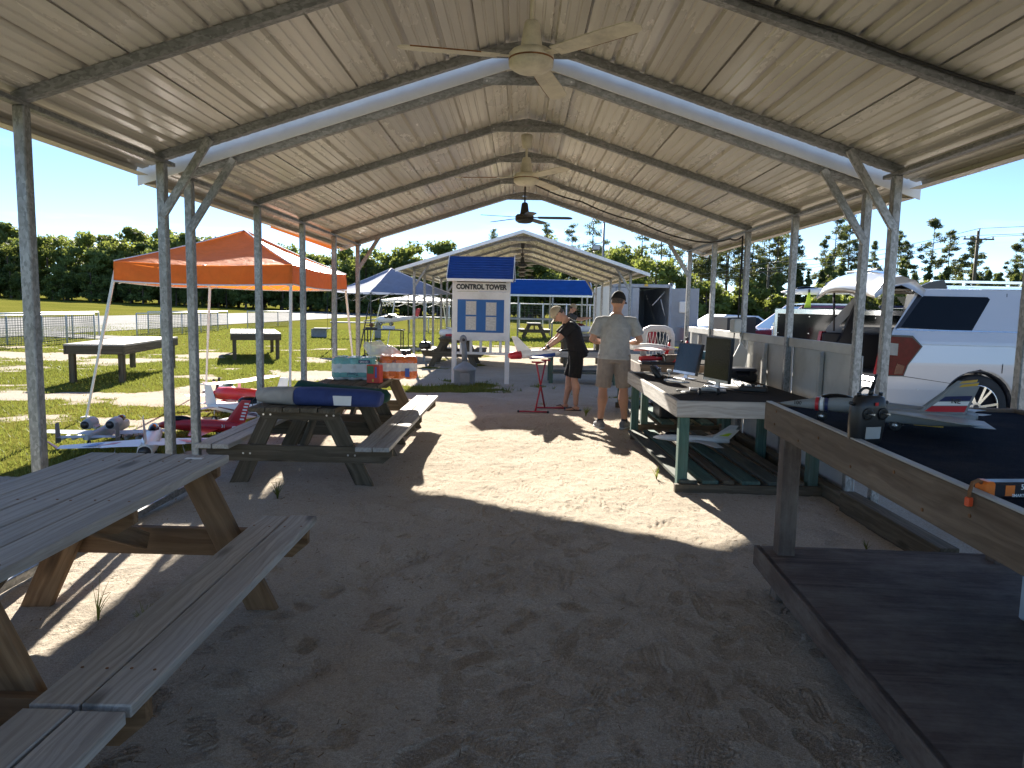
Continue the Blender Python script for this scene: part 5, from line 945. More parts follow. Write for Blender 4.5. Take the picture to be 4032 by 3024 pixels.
for k in range(5): beam('rung', (-.4 + .2 * k, 0, .645), (-.4 + .2 * k, 0, .875), .05, .06, G['white'], t, up=(0, 1, 0))
beam('cross_rail', (-.495, .0, .90), (.495, 0, .90), .05, .05, G['white'], t)
beam('cross_rail', (-.495, .0, 2.075), (.495, 0, 2.075), .05, .06, G['wood_dark'], t)
G['bluetin'] = mat('blue_ribbed_tin', (.012, .055, .24), .35, .2, var=.12, vs=5)
def rib_sheet(name, w_, p, q, m, parent, n, amp=.012):
    vs = []; fs = []; P, Q = Vector(p), Vector(q); K = n * 4
    nrm = Vector((1, 0, 0)).cross(Q - P).normalized()
    for k in range(K + 1):
        h = amp * math.sin(2 * math.pi * k / 4); c = P.lerp(Q, k / K) + nrm * h
        vs += [c + Vector((-w_ / 2, 0, 0)), c + Vector((w_ / 2, 0, 0))]
    fs = [(2 * k, 2 * k + 1, 2 * k + 3, 2 * k + 2) for k in range(K)]
    return MB().add(vs, fs, 0, True).build(name, m, parent)
rib_sheet('roof_sheet', 1.30, (0, -.38, 2.105), (0, .03, 2.56), G['bluetin'], t, 9); rib_sheet('roof_sheet', 1.30, (0, .44, 2.105), (0, .03, 2.562), G['bluetin'], t, 9)
beam('fascia', (-.65, -.38, 2.08), (.65, -.38, 2.08), .025, .055, G['trim'], t)
for sx in (-1, 1):
    MB().prism([(-.37, 2.06), (.43, 2.06), (.03, 2.53)], sx * .615 - .006, sx * .615 + .006, 0, 'yz').build('gable_end', G['wood_dark'], t)
    for e in ((-.39, 2.10), (.45, 2.10)): MB().bar((sx * .655, e[0], e[1]), (sx * .655, .03, 2.575), .012, .06).build('rake_trim', G['trim'], t)
MB().ball((.67, .2, 2.44), (.05, .06, .05), 8).build('bird_nest', G['wood_dark'], t)
# smokers' post
t = thing('ash_receptacle', 'grey plastic cigarette ash receptacle with tall neck beside the notice board', 'ash bin', (-1.12, 14.12, 0)); G['ashg'] = mat('grey_plastic', (.22, .235, .255), .5, var=.1, dirt=.2)
MB().lathe([(.205, .0), (.21, .02), (.215, .28), (.225, .29), (.225, .33), (.20, .36), (.12, .42), (.06, .45), (.05, .50)], n=20).build('base', G['ashg'], t); MB().loft([((0, 0, .46), .06, .055), ((-.01, 0, .7), .05, .045), ((-.03, 0, .84), .05, .045)], 12).build('neck', G['ashg'], t)
MB().loft([((-.035, .075, .9), .06, .075), ((-.035, .0, .91), .075, .09), ((-.035, -.085, .9), .06, .075)], 12).build('head', G['ashg'], t); MB().lathe([(.03, 0), (.03, -.004), (.001, -.004)], (-.02, -.086, .905), 'Y', 14).build('opening', G['p_black'], t); MB().box((.02, -.212, .16), (.2, .012, .18), bev=.005).build('front_panel', G['ashg'], t)
# ================================================================ blue roofed shelter, link fence, container
t = thing('shelter', 'far open shelter with ribbed blue roof and counter', 'shelter', (.75, 38.5, 0))
G['bluetin2'] = mat('bright_blue_tin', (.02, .10, .36), .3, .3, var=.12, vs=3)
rib_sheet('roof_sheet', 5.9, (0, -1.3, 2.27), (0, .4, 3.08), G['bluetin2'], t, 11, .03); rib_sheet('roof_sheet', 5.9, (0, 2.1, 2.27), (0, .41, 3.085), G['bluetin2'], t, 11, .03)
beam('fascia', (-2.95, -1.31, 2.2), (2.95, -1.31, 2.2), .04, .10, G['trim'], t)
for sx in (-1, 1): MB().bar((sx * 2.97, -1.32, 2.28), (sx * 2.97, .4, 3.11), .03, .1).build('rake_trim', G['trim'], t)
for k in range(4):
    x = -2.7 + 1.8 * k
    for y in (-1.15, 1.9): beam('post', (x, y, -.03), (x, y, 2.22), .08, .08, G['galv'], t, up=(0, 1, 0))
beam('counter', (-2.9, -1.0, .98), (2.2, -1.0, .98), .7, .1, G['wood_grey'], t)
for x in (-2.6, -.9, .9, 2.0): beam('counter_leg', (x, -.9, -.02), (x, -.9, .93), .09, .09, G['wood_dark'], t, up=(0, 1, 0))
t = thing('link_fence', 'chain link fence with white posts behind the blue roofed shelter', 'fence', (-6, 45, hz(-6, 45)))
b = MB()
for k in range(60): b.bar((k * .25, 0, .05), (k * .25, 0, 1.75), .006, .006)
for k in range(12): b.bar((0, 0, .1 + .15 * k), (14.8, 0, .1 + .15 * k), .006, .006)
tag(b.build('wire_mesh', G['galv'], t), None, None, kind='stuff')
for k in range(11): MB().cyl((1.48 * k, 0, -.03), (1.48 * k, 0, 1.85), .04, .04, 8).build('fence_post', G['white'], t)
MB().cyl((0, 0, 1.8), (14.8, 0, 1.8), .03, .03, 8).build('top_rail', G['white'], t)
t = thing('shipping_container', 'grey steel shipping container with its right door swung open', 'container', (4.65, 28.0, 0), R(0)); G['cont'] = mat('grey_container_paint', (.30, .335, .38), .55, .1, var=.08, vs=3, dirt=.35); G['contin'] = mat('dark_container_inside', (.05, .055, .06), .8)
def corr(name, x, y0, y1, z0, z1, m, n=14, axis='y'):
    vs = []; fs = []; K = n * 4
    for k in range(K + 1):
        d = .018 * (1 if (k % 4) in (1, 2) else -1); p = y0 + (y1 - y0) * k / K
        vs += [((x + d, p, z0) if axis == 'y' else (p, x + d, z0)), ((x + d, p, z1) if axis == 'y' else (p, x + d, z1))]
    return MB().add(vs, [(2 * k, 2 * k + 2, 2 * k + 3, 2 * k + 1) for k in range(K)]).build(name, m, t)
for sx in (-1, 1): corr('side_wall', sx * 1.19, .05, 6.0, .14, 2.5, G['cont'], 20)
corr('end_wall', 6.0, -1.2, 1.2, .14, 2.5, G['cont'], 8, 'x')
MB().box((0, 3, 2.53), (2.4, 6.0, .03)).build('roof', G['cont'], t); MB().box((0, 3, .13), (2.4, 6, .04)).build('floor', G['wood_dark'], t)
for sx in (-1, 1):
    beam('corner_post', (sx * 1.17, .02, .0), (sx * 1.17, .02, 2.55), .1, .1, G['cont'], t, up=(0, 1, 0))
    for z in (.06, 2.55): MB().box((sx * 1.17, .01, z), (.16, .16, .12), bev=.015).build('corner_casting', G['cont'], t); MB().lathe([(.035, 0), (.035, -.004)], (sx * 1.17, -.075, z), 'Y', 10).build('casting_hole', G['p_black'], t)
MB().box((0, .02, 2.5), (2.2, .1, .13), bev=.01).build('door_header', G['cont'], t); MB().box((0, .02, .08), (2.2, .1, .12), bev=.01).build('door_sill', G['cont'], t)
d_ = MB().box((-.59, -.02, 1.29), (1.07, .05, 2.26), bev=.008).build('door', G['cont'], t)
for x in (-.95, -.35): MB().cyl((x, -.065, .15), (x, -.065, 2.45), .018, .018, 8).build('lock_rod', G['cont'], d_); MB().box((x, -.07, 1.1), (.05, .04, .16)).build('handle', G['cont'], d_)
d_ = MB(); d_.box((1.68, -.28, 1.29), (1.07, .05, 2.26), rz=R(-32), bev=.008); d_ = d_.build('door', G['cont'], t)
for z in (.7, 1.3, 1.9): MB().box((1.67, -.318, z), (.95, .03, .06), rz=R(-32)).build('door_rib', G['cont'], d_)
for z in (.5, 1.3, 2.1): MB().cyl((1.22, .0, z), (1.22, 0, z + .14), .025, .025, 8).build('hinge', G['cont'], d_)
MB().box((1.62, -.37, 1.7), (.34, .12, .44), rz=R(-32), bev=.03).build('white_dispenser', G['paper'], t)
MB().box((.2, -.06, 2.52), (.14, .006, .08)).build('plate', G['p_yel'], t)
for p, q in (((.55, .4, 1.75), (1.05, .5, 2.3)), ((.85, .3, 2.0), (1.05, .35, 1.35))): MB().cyl(p, q, .018, .018, 6).build('hanging_tube', G['white'], t)
MB().box((.6, .5, .55), (.35, .3, .8), bev=.02).build('red_shelf_bin', G['red'], t)
# ================================================================ cart with models, tables far left
t = thing('folding_cart', 'black folding cart with a tray beside the far shed', 'cart', pos(-3.95, 20.5)); Wc = .52
for sx in (-1, 1):
    for dy in (-.2, .2): MB().bar((sx * Wc, dy, .0), (sx * Wc, dy, .84), .03, .03).build('leg', G['darkmetal'], t)
    w_ = MB(); disc_wheel(w_, (sx * Wc, -.24, .07), .07, .04, 'Y'); w_.build('caster', [G['rubber'], G['darkmetal']], t)
MB().box((0, 0, .855), (1.14, .5, .03), bev=.006).build('top', G['darkmetal'], t); MB().box((0, 0, .16), (1.0, .42, .03), bev=.006).build('lower_shelf', G['darkmetal'], t)
t = plane_thing('white and red high wing model airplane on the folding cart', (-3.72, 20.5, pos(-3.95, 20.5)[2] + .87), R(184)); 
MB().box((.1, 0, .05), (.35, .12, .1), bev=.01).build('cradle', G['p_white'], t); b = MB(); fuse(b, [(.42, .26, .03, .03), (.38, .27, .08, .08), (.1, .29, .09, .11), (-.2, .30, .06, .07), (-.72, .36, .02, .03)]); b.build('fuselage', G['p_white'], t)
MB().path([(.4, -.082, .25), (.1, -.093, .27), (-.3, -.055, .3)], .02, 6).build('stripe', G['p_red'], t); b = MB(); [wing(b, (.15, s_ * .0, .41), (.13, s_ * .75, .43), .24, .18, .1) for s_ in (-1, 1)]; b.build('wing', G['p_white'], t); b = MB(); wing(b, (-.55, 0, .37), (-.72, 0, .62), .2, .1, .08, 0, 'z'); b.build('fin', G['p_red'], t); MB().box((.1, 0, .34), (.25, .165, .08), bev=.02).build('cabin_glass', G['glass'], t)
for x, y in ((.32, 0), (.02, .16), (.02, -.16)): w_ = MB(); disc_wheel(w_, (x, y, .15), .045, .03); w_.build('wheel', [G['rubber'], G['paper']], t)
t = thing('parts_tray', 'small black tray with brown engine part on the cart top', 'tray', (-4.30, 20.42, pos(-3.95, 20.5)[2] + .87)); MB().box((0, 0, .025), (.32, .2, .05), bev=.006).build('tray', G['black'], t); MB().ball((0, 0, .11), (.07, .05, .06), 8).build('engine', G['rust'], t); MB().cyl((-.15, 0, .1), (.16, 0, .09), .012, .012, 6).build('shaft', G['rust'], t)
t = thing('toy_car', 'black radio controlled car with white wheels on the lower shelf of the cart', 'toy car', (-3.85, 20.38, pos(-3.95, 20.5)[2] + .175), R(4)); 
MB().prism([(-.30, .05), (.30, .05), (.32, .1), (.3, .135), (.14, .15), (.06, .205), (-.1, .205), (-.17, .15), (-.31, .125), (-.33, .08)], -.11, .11).build('body', G['p_black'], t); MB().prism([(.12, .152), (.055, .195), (-.09, .195), (-.14, .152)], -.112, .112).build('window', G['glass'], t)
for x in (-.2, .2):
    for y in (-.12, .12): w_ = MB(); disc_wheel(w_, (x, y, .05), .05, .04); w_.build('wheel', [G['rubber'], G['p_white']], t)
text('lettering', '43', .05, G['p_white'], t, (-.02, -.112, .11), (R(90), 0, 0), .001)
t = plane_thing('white and red model airplane on the picnic table under the far shed', (-1.75, 18.6, .752), R(200)); b = MB(); fuse(b, [(.4, .12, .03, .03), (.35, .12, .08, .09), (0, .13, .09, .1), (-.5, .15, .03, .04)]); b.build('fuselage', G['p_white'], t); MB().box((.1, 0, .06), (.3, .2, .06), bev=.01).build('red_base', G['p_red'], t); b = MB(); [wing(b, (.12, s_ * .05, .22), (.1, s_ * .5, .24), .22, .16, .1) for s_ in (-1, 1)]; b.build('wing', G['p_white'], t); b = MB(); wing(b, (-.36, 0, .16), (-.46, 0, .4), .16, .1, .08, 0, 'z'); b.build('fin', G['p_red'], t)
t = thing('tool_bag', 'black bags and gear piled on the bench under the far shed', 'bag', (-2.55, 19.0, .42)); MB().box((0, 0, .09), (.3, .5, .18), bev=.05).build('body', G['black'], t); MB().path([(0, -.1, .17), (0, -.05, .24), (0, .05, .24), (0, .1, .17)], .012, 6).build('handle', G['black'], t)
# red folding stand with the airplane worked on
t = thing('folding_stand', 'red tubular folding model stand in front of the man in black', 'stand', (.25, 10.75, 0)); G['redtube'] = mat('red_tube', (.35, .02, .035), .4)
for p, q in (((-.03, -.25, .76), (.13, .2, .02)), ((.13, .2, .76), (-.03, -.25, .02)), ((-.28, -.24, .02), (.16, -.26, .02)), ((.0, .2, .02), (.44, .2, .02)), ((-.03, -.25, .02), (.0, .2, .02)), ((-.1, -.25, .76), (.05, -.25, .76)), ((.06, .2, .76), (.2, .2, .76)), ((.13, .2, .74), (-.03, -.25, .74))): MB().cyl(p, q, .013, .013, 8).build('tube', G['redtube'], t)
for p in ((-.28, -.24, .02), (.16, -.26, .02), (.44, .2, .02), (.05, -.03, .39)): MB().ball(p, .02, 8).build('end_cap', G['p_black'], t)
t = plane_thing('colourful white blue and yellow model airplane resting on the red stand', (.22, 10.72, .77), R(-160)); 
b = MB(); fuse(b, [(.42, .07, .03, .03), (.40, .075, .05, .05), (.2, .09, .065, .06), (-.05, .10, .06, .06), (-.35, .12, .03, .04), (-.42, .12, .01, .02)]); b.build('fuselage', G['p_white'], t); MB().loft([((.44, 0, .07), .03, .03), ((.40, 0, .075), .055, .055), ((.25, 0, .085), .068, .063)], 12, 0, True, True, (0, 1, 0)).build('nose', G['p_red'], t)
MB().loft([((.1, 0, .07), .068, .052), ((-.1, 0, .08), .062, .05), ((-.3, 0, .1), .04, .04)], 12, 0, True, True, (0, 1, 0)).build('belly', G['p_blue'], t)
b = MB(); [wing(b, (.2, s_ * .04, .06), (.12, s_ * .55, .08), .24, .16, .1) for s_ in (-1, 1)]; b.build('wing', G['p_white'], t)
f = MB(); wing(f, (.30, .0, .12), (.40, 0, .36), .26, .09, .1, 0, 'z'); f = f.build('fin', G['p_white'], t); MB().add([(.16, -.014, .15), (.36, -.012, .26), (.36, -.012, .29), (.2, -.013, .2)], [(0, 1, 2, 3)]).build('stripe', G['p_yel'], f); MB().add([(.1, -.014, .14), (.3, -.013, .19), (.3, -.013, .23), (.14, -.013, .17)], [(0, 1, 2, 3)]).build('stripe', G['p_blue'], f); MB().path([(-.35, 0, .12), (-.42, 0, .15), (-.55, 0, .16)], .016, 6).build('tail_boom', G['p_black'], t)
# plane by the third man
t = plane_thing('white and blue model airplane with dark red canopy beside the far man', (1.65, 19.6, .87), R(170)); b = MB(); fuse(b, [(.5, .1, .03, .03), (.42, .11, .09, .09), (.1, .13, .11, .12), (-.4, .15, .05, .06), (-.6, .17, .02, .03)]); b.build('fuselage', G['p_white'], t); MB().ball((.1, 0, .22), (.22, .08, .08), 12).build('canopy', mat('dark_red_canopy', (.12, .01, .015), .15), t); b = MB(); [wing(b, (.2, s_ * .06, .08), (.16, s_ * .6, .1), .26, .18, .1) for s_ in (-1, 1)]; b.build('wing', G['p_blue'], t)
start_table('small timber table under the right side of the far shed', (1.7, 19.7, 0), 0, 1.2, 1.6, .87)
# flood light on the far shed's gable, antenna mast
t = thing('flood_light', 'small black flood light on the far shed roof edge', 'light', (1.75, 17.2, 2.97)); MB().box((0, 0, .05), (.2, .06, .12), bev=.01).build('housing', G['black'], t); MB().box((0, -.032, .05), (.16, .004, .09)).build('lens', G['pvc'], t)
t = thing('antenna_mast', 'thin grey mast rising behind the far shed roof', 'mast', (3.05, 27.2, 0)); MB().cyl((0, 0, 0), (0, 0, 4.9), .045, .04, 8).build('pole', G['galv'], t); MB().box((-.05, 0, 4.9), (.12, .08, .12), bev=.01).build('head', G['darkmetal'], t)
# utility poles and wires
def upole(label, x, y, h):
    t = thing('utility_pole', label, 'utility pole', (x, y, 0)); MB().cyl((0, 0, -.2), (0, 0, h), .17, .11, 10).build('pole', G['wood_dark'], t); beam('crossarm', (-1.25, -.14, h - .7), (1.25, -.14, h - .7), .1, .12, G['wood_dark'], t)
    for s_ in (-1, 1): MB().bar((s_ * .7, -.16, h - .72), (0, -.16, h - 1.2), .02, .03).build('brace', G['galv'], t)
    for x in (-1.15, 0, 1.15): MB().lathe([(.05, 0), (.07, .05), (.05, .09), (.07, .13), (.04, .2)], (x, -.14, h - .64 if x else h), 'Z', 8).build('insulator', G['pvc'], t)
    return t
upole('wooden utility pole with crossarm standing against the sky on the right', 37.6, 60, 8.6); upole('distant wooden utility pole seen between the right posts', 24.0, 70, 6.2)
for k, (dx, dz) in enumerate(((-1.15, -.45), (0, .18), (1.15, -.45))): cable('power_line', 'overhead power line running between the two utility poles, %s wire' % ('left', 'middle', 'right')[k], [(24 + dx, 69.86, 6.2 + dz), (37.6 + dx, 59.86, 8.6 + dz)], .022, G['galv'], None, .5); cable('power_line', 'overhead power line running off to the right of the near pole, %s wire' % ('left', 'middle', 'right')[k], [(37.6 + dx, 59.86, 8.6 + dz), (58 + dx, 47, 10.4 + dz)], .022, G['galv'], None, .5); cable('power_line', 'overhead power line running off to the left of the far pole, %s wire' % ('left', 'middle', 'right')[k], [(24 + dx, 69.86, 6.2 + dz), (9 + dx, 80, 4.6 + dz)], .022, G['galv'], None, .5)
for k in range(14): x = 18 + 2.6 * k; tag(MB().cyl((0, 0, -.1), (0, 0, 1.2), .06, .05, 8).cyl((0, 0, 1.2), (0, 0, 1.25), .05, .02, 8).build('fence_stake', G['wood_dark'], None, (x, 47, 0)), 'thin wooden fence stake in the row beyond the parked vehicles', 'fence post', 'fence stakes beyond the vehicles')
# weeds in the sand and a tape-wrapped hose
def weed(label, x, y, n, h):
    b = MB()
    for k in range(n):
        a = rng.uniform(0, 6.28); l_ = h * rng.uniform(.5, 1); d = rng.uniform(.15, .7) * l_; p = [(d * q * q * math.cos(a), d * q * q * math.sin(a), l_ * q) for q in (0, .4, .75, 1)]
        for i in range(3): w_ = .004 * (1 - i / 3.2); b.add([(p[i][0] - w_, p[i][1], p[i][2]), (p[i][0] + w_, p[i][1], p[i][2]), (p[i + 1][0] + w_ * .6, p[i + 1][1], p[i + 1][2]), (p[i + 1][0] - w_ * .6, p[i + 1][1], p[i + 1][2])], [(0, 1, 2, 3)])
    tag(b.build('weed', G['grass'], None, (x, y, hz(x, y) - .005)), label, 'weed')
weed('tall thin weed growing in the sand under the near table', -2.05, 3.28, 9, .22); weed('low spreading weed in the sand by the near bench', -1.78, 3.2, 26, .12); weed('small dark weed near the near bench leg', -1.62, 3.45, 14, .14); weed('dry grass tuft under the dark picnic table', -1.95, 5.55, 22, .16); weed('grass tuft at the corner of the green legged bench', 1.27, 6.5, 12, .13); weed('grass tuft beside the right base rail', 2.3, 4.6, 14, .08); weed('grass tuft beside the grey shoes', .95, 10.2, 40, .16)
# ================================================================ vehicles
def paint(name, c, rough=.25, metal=.1): return mat(name, c, rough, metal, var=.02, vs=2, coat=.9)
G['carwhite'] = paint('white_car_paint', (.50, .515, .545)); G['carred'] = paint('maroon_car_paint', (.16, .008, .022)); G['carsilver'] = paint('silver_car_paint', (.50, .53, .57), .3, .5); G['trailblack'] = mat('gloss_black_panel', (.005, .005, .006), .1, spec=.22, var=.05)
G['taillight'] = mat('red_lens', (.085, .002, .005), .15, spec=.2, var=.25, vs=14); G['lens'] = mat('clear_lens', (.20, .21, .22), .15); G['chrome'] = mat('polished_alloy', (.72, .72, .72), .18, .95); G['beige'] = mat('beige_trim', (.28, .25, .21), .8); G['seeglass'] = mat('see_through_tint', (.03, .045, .04), .05, alpha=.55)
def car_wheel(t, c, r, rr, w, out, spokes=6):
    wh = MB().lathe([(rr, -w / 2), (r * .93, -w / 2), (r, -w * .3), (r, w * .3), (r * .93, w / 2), (rr, w / 2)], c, 'Y', 36, caps=False).build('wheel', G['rubber'], t)
    y = c[1] + out * w * .42
    MB().lathe([(rr, 0), (rr, out * -.07), (.02, out * -.07)], (c[0], y, c[2]), 'Y', 36, caps=False).build('brake_well', G['p_black'], wh)
    b = MB(); b.loft([((c[0] + rr * .97 * math.cos(a), y + out * .01, c[2] + rr * .97 * math.sin(a)), .012, .012) for a in np.linspace(0, 2 * math.pi, 37)], 6, 0, False)
    b.lathe([(.06, -.012), (.07, 0), (.06, .012)], (c[0], y + out * .012, c[2]), 'Y', 16)
    for k in range(spokes):
        for d in (-.16, .16):
            a = 2 * math.pi * k / spokes + d; a0 = 2 * math.pi * k / spokes + d * .5
            b.bar((c[0] + .05 * math.cos(a0), y + out * .016, c[2] + .05 * math.sin(a0)), (c[0] + rr * .96 * math.cos(a), y + out * .012, c[2] + rr * .96 * math.sin(a)), .03, .034, 0, (0, 1, 0))
    b.build('rim', G['chrome'], wh); MB().lathe([(.032, -.014), (.032, .014)], (c[0], y + out * .016, c[2]), 'Y', 12).build('hub_cap', G['p_black'], wh)
sv = thing('parked_car', 'white sport utility vehicle with its rear hatch open beside the shed', 'car', (4.50, 9.05, 0), R(0)); Wd = 2.02
HUB = ((1.32, .41), (4.42, .41)); AR = .475
def yoff(z): return float(np.interp(z, (.3, .45, .62, .95, 1.22, 1.36, 1.9), (.09, .03, .0, -.012, .01, .045, .20)))
def xrear(z): return float(np.interp(z, (.3, .42, .68, .72, .95, 1.36, 1.88), (.10, .02, .0, .06, .10, .20, .56)))
def side(y_of, nm, z0, z1, segs, mtl):
    b = MB(); zs = np.linspace(z0, z1, int((z1 - z0) / .035) + 2)
    for za, zb in zip(zs[:-1], zs[1:]):
        for sg in segs:
            xa0, xa1 = sg(za); xb0, xb1 = sg(zb)
            if xa1 - xa0 < .005 and xb1 - xb0 < .005: continue
            N = max(1, int((xa1 - xa0) / .25))
            for i in range(N):
                f0, f1 = i / N, (i + 1) / N; L = lambda p, q, f: p + (q - p) * f
                b.add([(L(xa0, xa1, f0), y_of(za), za), (L(xa0, xa1, f1), y_of(za), za), (L(xb0, xb1, f1), y_of(zb), zb), (L(xb0, xb1, f0), y_of(zb), zb)], [(0, 1, 2, 3)], 0, True)
    return b.build(nm, mtl, sv)
def arch(z, k, sgn): h = AR * AR - (z - HUB[k][1]) ** 2; return HUB[k][0] + sgn * (math.sqrt(h) if h > 0 else 0)
segs = [lambda z: (xrear(z), arch(z, 0, -1)), lambda z: (arch(z, 0, 1), arch(z, 1, -1)), lambda z: (arch(z, 1, 1), 5.28 - .1 * max(0, z - .8))]
for nm, fy in (('body_side', yoff), ('body_side', lambda z: Wd - yoff(z))): side(fy, nm, .31, 1.10, segs, G['carwhite']); 
segs2 = [lambda z: (xrear(z), 4.05 - .12 * (z - 1.1))]
side(yoff, 'shoulder_panel', 1.10, 1.37, segs2, G['carwhite']); side(lambda z: Wd - yoff(z), 'shoulder_panel', 1.10, 1.37, segs2, G['carwhite'])
gr = lambda z: (xrear(z), 3.95 - 1.55 * (z - 1.37))
side(yoff, 'pillar_panel', 1.37, 1.90, [gr], G['carwhite'])
side(lambda z: Wd - yoff(z), 'pillar_panel', 1.37, 1.90, [lambda z: (xrear(z), xrear(z) + .17)], G['carwhite']); side(lambda z: Wd - yoff(z), 'pillar_panel', 1.37, 1.90, [lambda z: (1.30, 1.45)], G['carwhite']); side(lambda z: Wd - yoff(z) - .002, 'far_window', 1.40, 1.84, [lambda z: (xrear(z) + .17, 1.30)], G['seeglass'])
# roof
b = MB(); NX = 16; xs = np.linspace(.54, 3.2, NX)
for i in range(NX - 1):
    for j in range(10):
        f = lambda x, q: (x, .20 + (Wd - .4) * q, 1.90 + .055 * math.sin(math.pi * q) + .012 * math.sin(math.pi * (x - .5) / 2.8))
        b.add([f(xs[i], j / 10), f(xs[i + 1], j / 10), f(xs[i + 1], (j + 1) / 10), f(xs[i], (j + 1) / 10)], [(0, 1, 2, 3)], 0, True)
b.build('roof', G['carwhite'], sv)
for y in (.24, Wd - .24): r_ = MB().bar((.75, y, 2.0), (3.1, y, 2.0), .05, .03).build('roof_rail', G['chrome'], sv); MB().prism([(.55, 1.91), (.95, 1.91), (.9, 2.02), (.75, 2.0)], y - .028, y + .028).build('rail_foot', G['p_black'], r_)
MB().prism([(4.05, 1.1), (5.2, 1.05), (5.26, .9), (5.28, .4), (5.0, .35), (4.0, .6)], .1, Wd - .1).build('hood', G['carwhite'], sv); MB().prism([(3.15, 1.9), (3.95, 1.38), (4.05, 1.1), (3.9, 1.1), (3.1, 1.85)], .2, Wd - .2).build('windshield', G['glass'], sv)
# glass and seams on the near side
def decal(nm, pts, m, out=.004, par=None): return MB().add([(x, yoff(z) - out, z) for x, z in pts] + [(x, yoff(z) - out + .003, z) for x, z in pts], [tuple(range(len(pts))), tuple(reversed(range(len(pts), 2 * len(pts))))]).build(nm, m, par or sv)
decal('quarter_window', [(.30, 1.40), (1.20, 1.375), (1.47, 1.78), (1.44, 1.81), (.62, 1.81)], G['glass']); decal('pillar_trim', [(.235, 1.385), (.30, 1.40), (.62, 1.81), (.57, 1.84)], G['p_black']); decal('door_window', [(1.78, 1.375), (2.7, 1.375), (2.65, 1.80), (1.86, 1.80)], G['glass']); decal('door_window', [(2.8, 1.375), (3.8, 1.375), (3.2, 1.79), (2.75, 1.80)], G['glass'])
decal('bumper_seam', [(.34, .785), (1.0, .70), (1.0, .706), (.34, .793)], G['p_black'], .003); decal('crease_shade', [(.55, 1.19), (3.9, 1.17), (3.9, 1.178), (.55, 1.2)], G['pvc'], .002)  # crease is a flat grey strip, shade of a body line put into colour
decal('belt_line', [(.25, 1.37), (3.9, 1.355), (3.9, 1.37), (.25, 1.385)], G['chrome'], .006)
for pts in ([(1.585, .95), (1.595, .95), (1.70, 1.86), (1.69, 1.86)], [(1.585, .85), (1.597, .85), (1.595, .95), (1.583, .95)]): decal('door_seam', pts, G['p_black'], .003)
MB().box((1.85, yoff(1.18) - .02, 1.18), (.18, .03, .035), bev=.01).build('door_handle', G['chrome'], sv)
tl = MB().prism([(.09, .80), (.34, .80), (.38, .93), (.54, 1.17), (.42, 1.28), (.17, 1.29), (.10, 1.2)], -.022, .06).build('tail_light', G['taillight'], sv); MB().prism([(.10, 1.06), (.25, 1.05), (.25, 1.20), (.13, 1.21)], -.027, -.020).build('reverse_lens', G['lens'], tl); MB().prism([(.22, .815), (.33, .815), (.35, .92), (.25, .95)], -.026, -.020).build('amber_lens', mat('amber_lens', (.09, .015, .008), .15), tl); MB().prism([(.07, .785), (.355, .785), (.40, .93), (.565, 1.17), (.43, 1.305), (.15, 1.31), (.08, 1.2)], -.014, .04).build('lamp_bezel', G['p_black'], tl)
MB().prism([(.02, .80), (.12, .80), (.17, 1.29), (.10, 1.29)], .0, .10).build('tail_light', G['taillight'], sv); MB().prism([(.02, .80), (.12, .80), (.17, 1.29), (.10, 1.29)], Wd - .10, Wd).build('tail_light', G['taillight'], sv)
MB().prism([(.0, .62), (.10, .70), (.5, .72), (.5, .40), (.08, .36), (.0, .45)], .04, Wd - .04).build('rear_bumper', G['carwhite'], sv); MB().box((.0, Wd / 2, .44), (.03, 1.5, .12), bev=.01).build('bumper_trim', G['p_black'], sv); MB().prism([(.06, .705), (.16, .705), (.16, .745), (.09, .745)], .1, Wd - .1).build('sill_plate', G['chrome'], sv); MB().lathe([(.012, 0), (.012, -.004)], (.55, -.003, .62), 'Y', 10).build('parking_sensor', G['pvc'], sv)
MB().box((.75, Wd / 2, .74), (1.3, 1.8, .03)).build('cargo_floor', G['p_black'], sv); MB().box((1.4, Wd / 2, 1.15), (.1, 1.75, .85), bev=.03).build('seat_back', G['p_black'], sv); MB().box((.7, Wd - .12, 1.0), (1.2, .05, .55), bev=.02).build('cargo_side', G['p_black'], sv); MB().prism([(.18, .75), (.30, .75), (.72, 1.86), (.60, 1.86)], Wd - .2, Wd - .14).build('inner_pillar', G['p_black'], sv); MB().box((.8, Wd / 2, 1.885), (1.3, 1.55, .02)).build('headliner', G['beige'], sv)
MB().box((2.6, Wd / 2, .33), (4.4, 1.5, .12)).build('underbody', G['p_black'], sv)
for h in HUB:
    car_wheel(sv, (h[0], .15, h[1]), .41, .285, .27, -1); car_wheel(sv, (h[0], Wd - .15, h[1]), .41, .285, .27, 1)
    MB().loft([((h[0] + .455 * math.cos(a), .12, h[1] + .455 * math.sin(a)), .02, .11) for a in np.linspace(0, math.pi, 14)], 4).build('wheel_well', G['p_black'], sv)
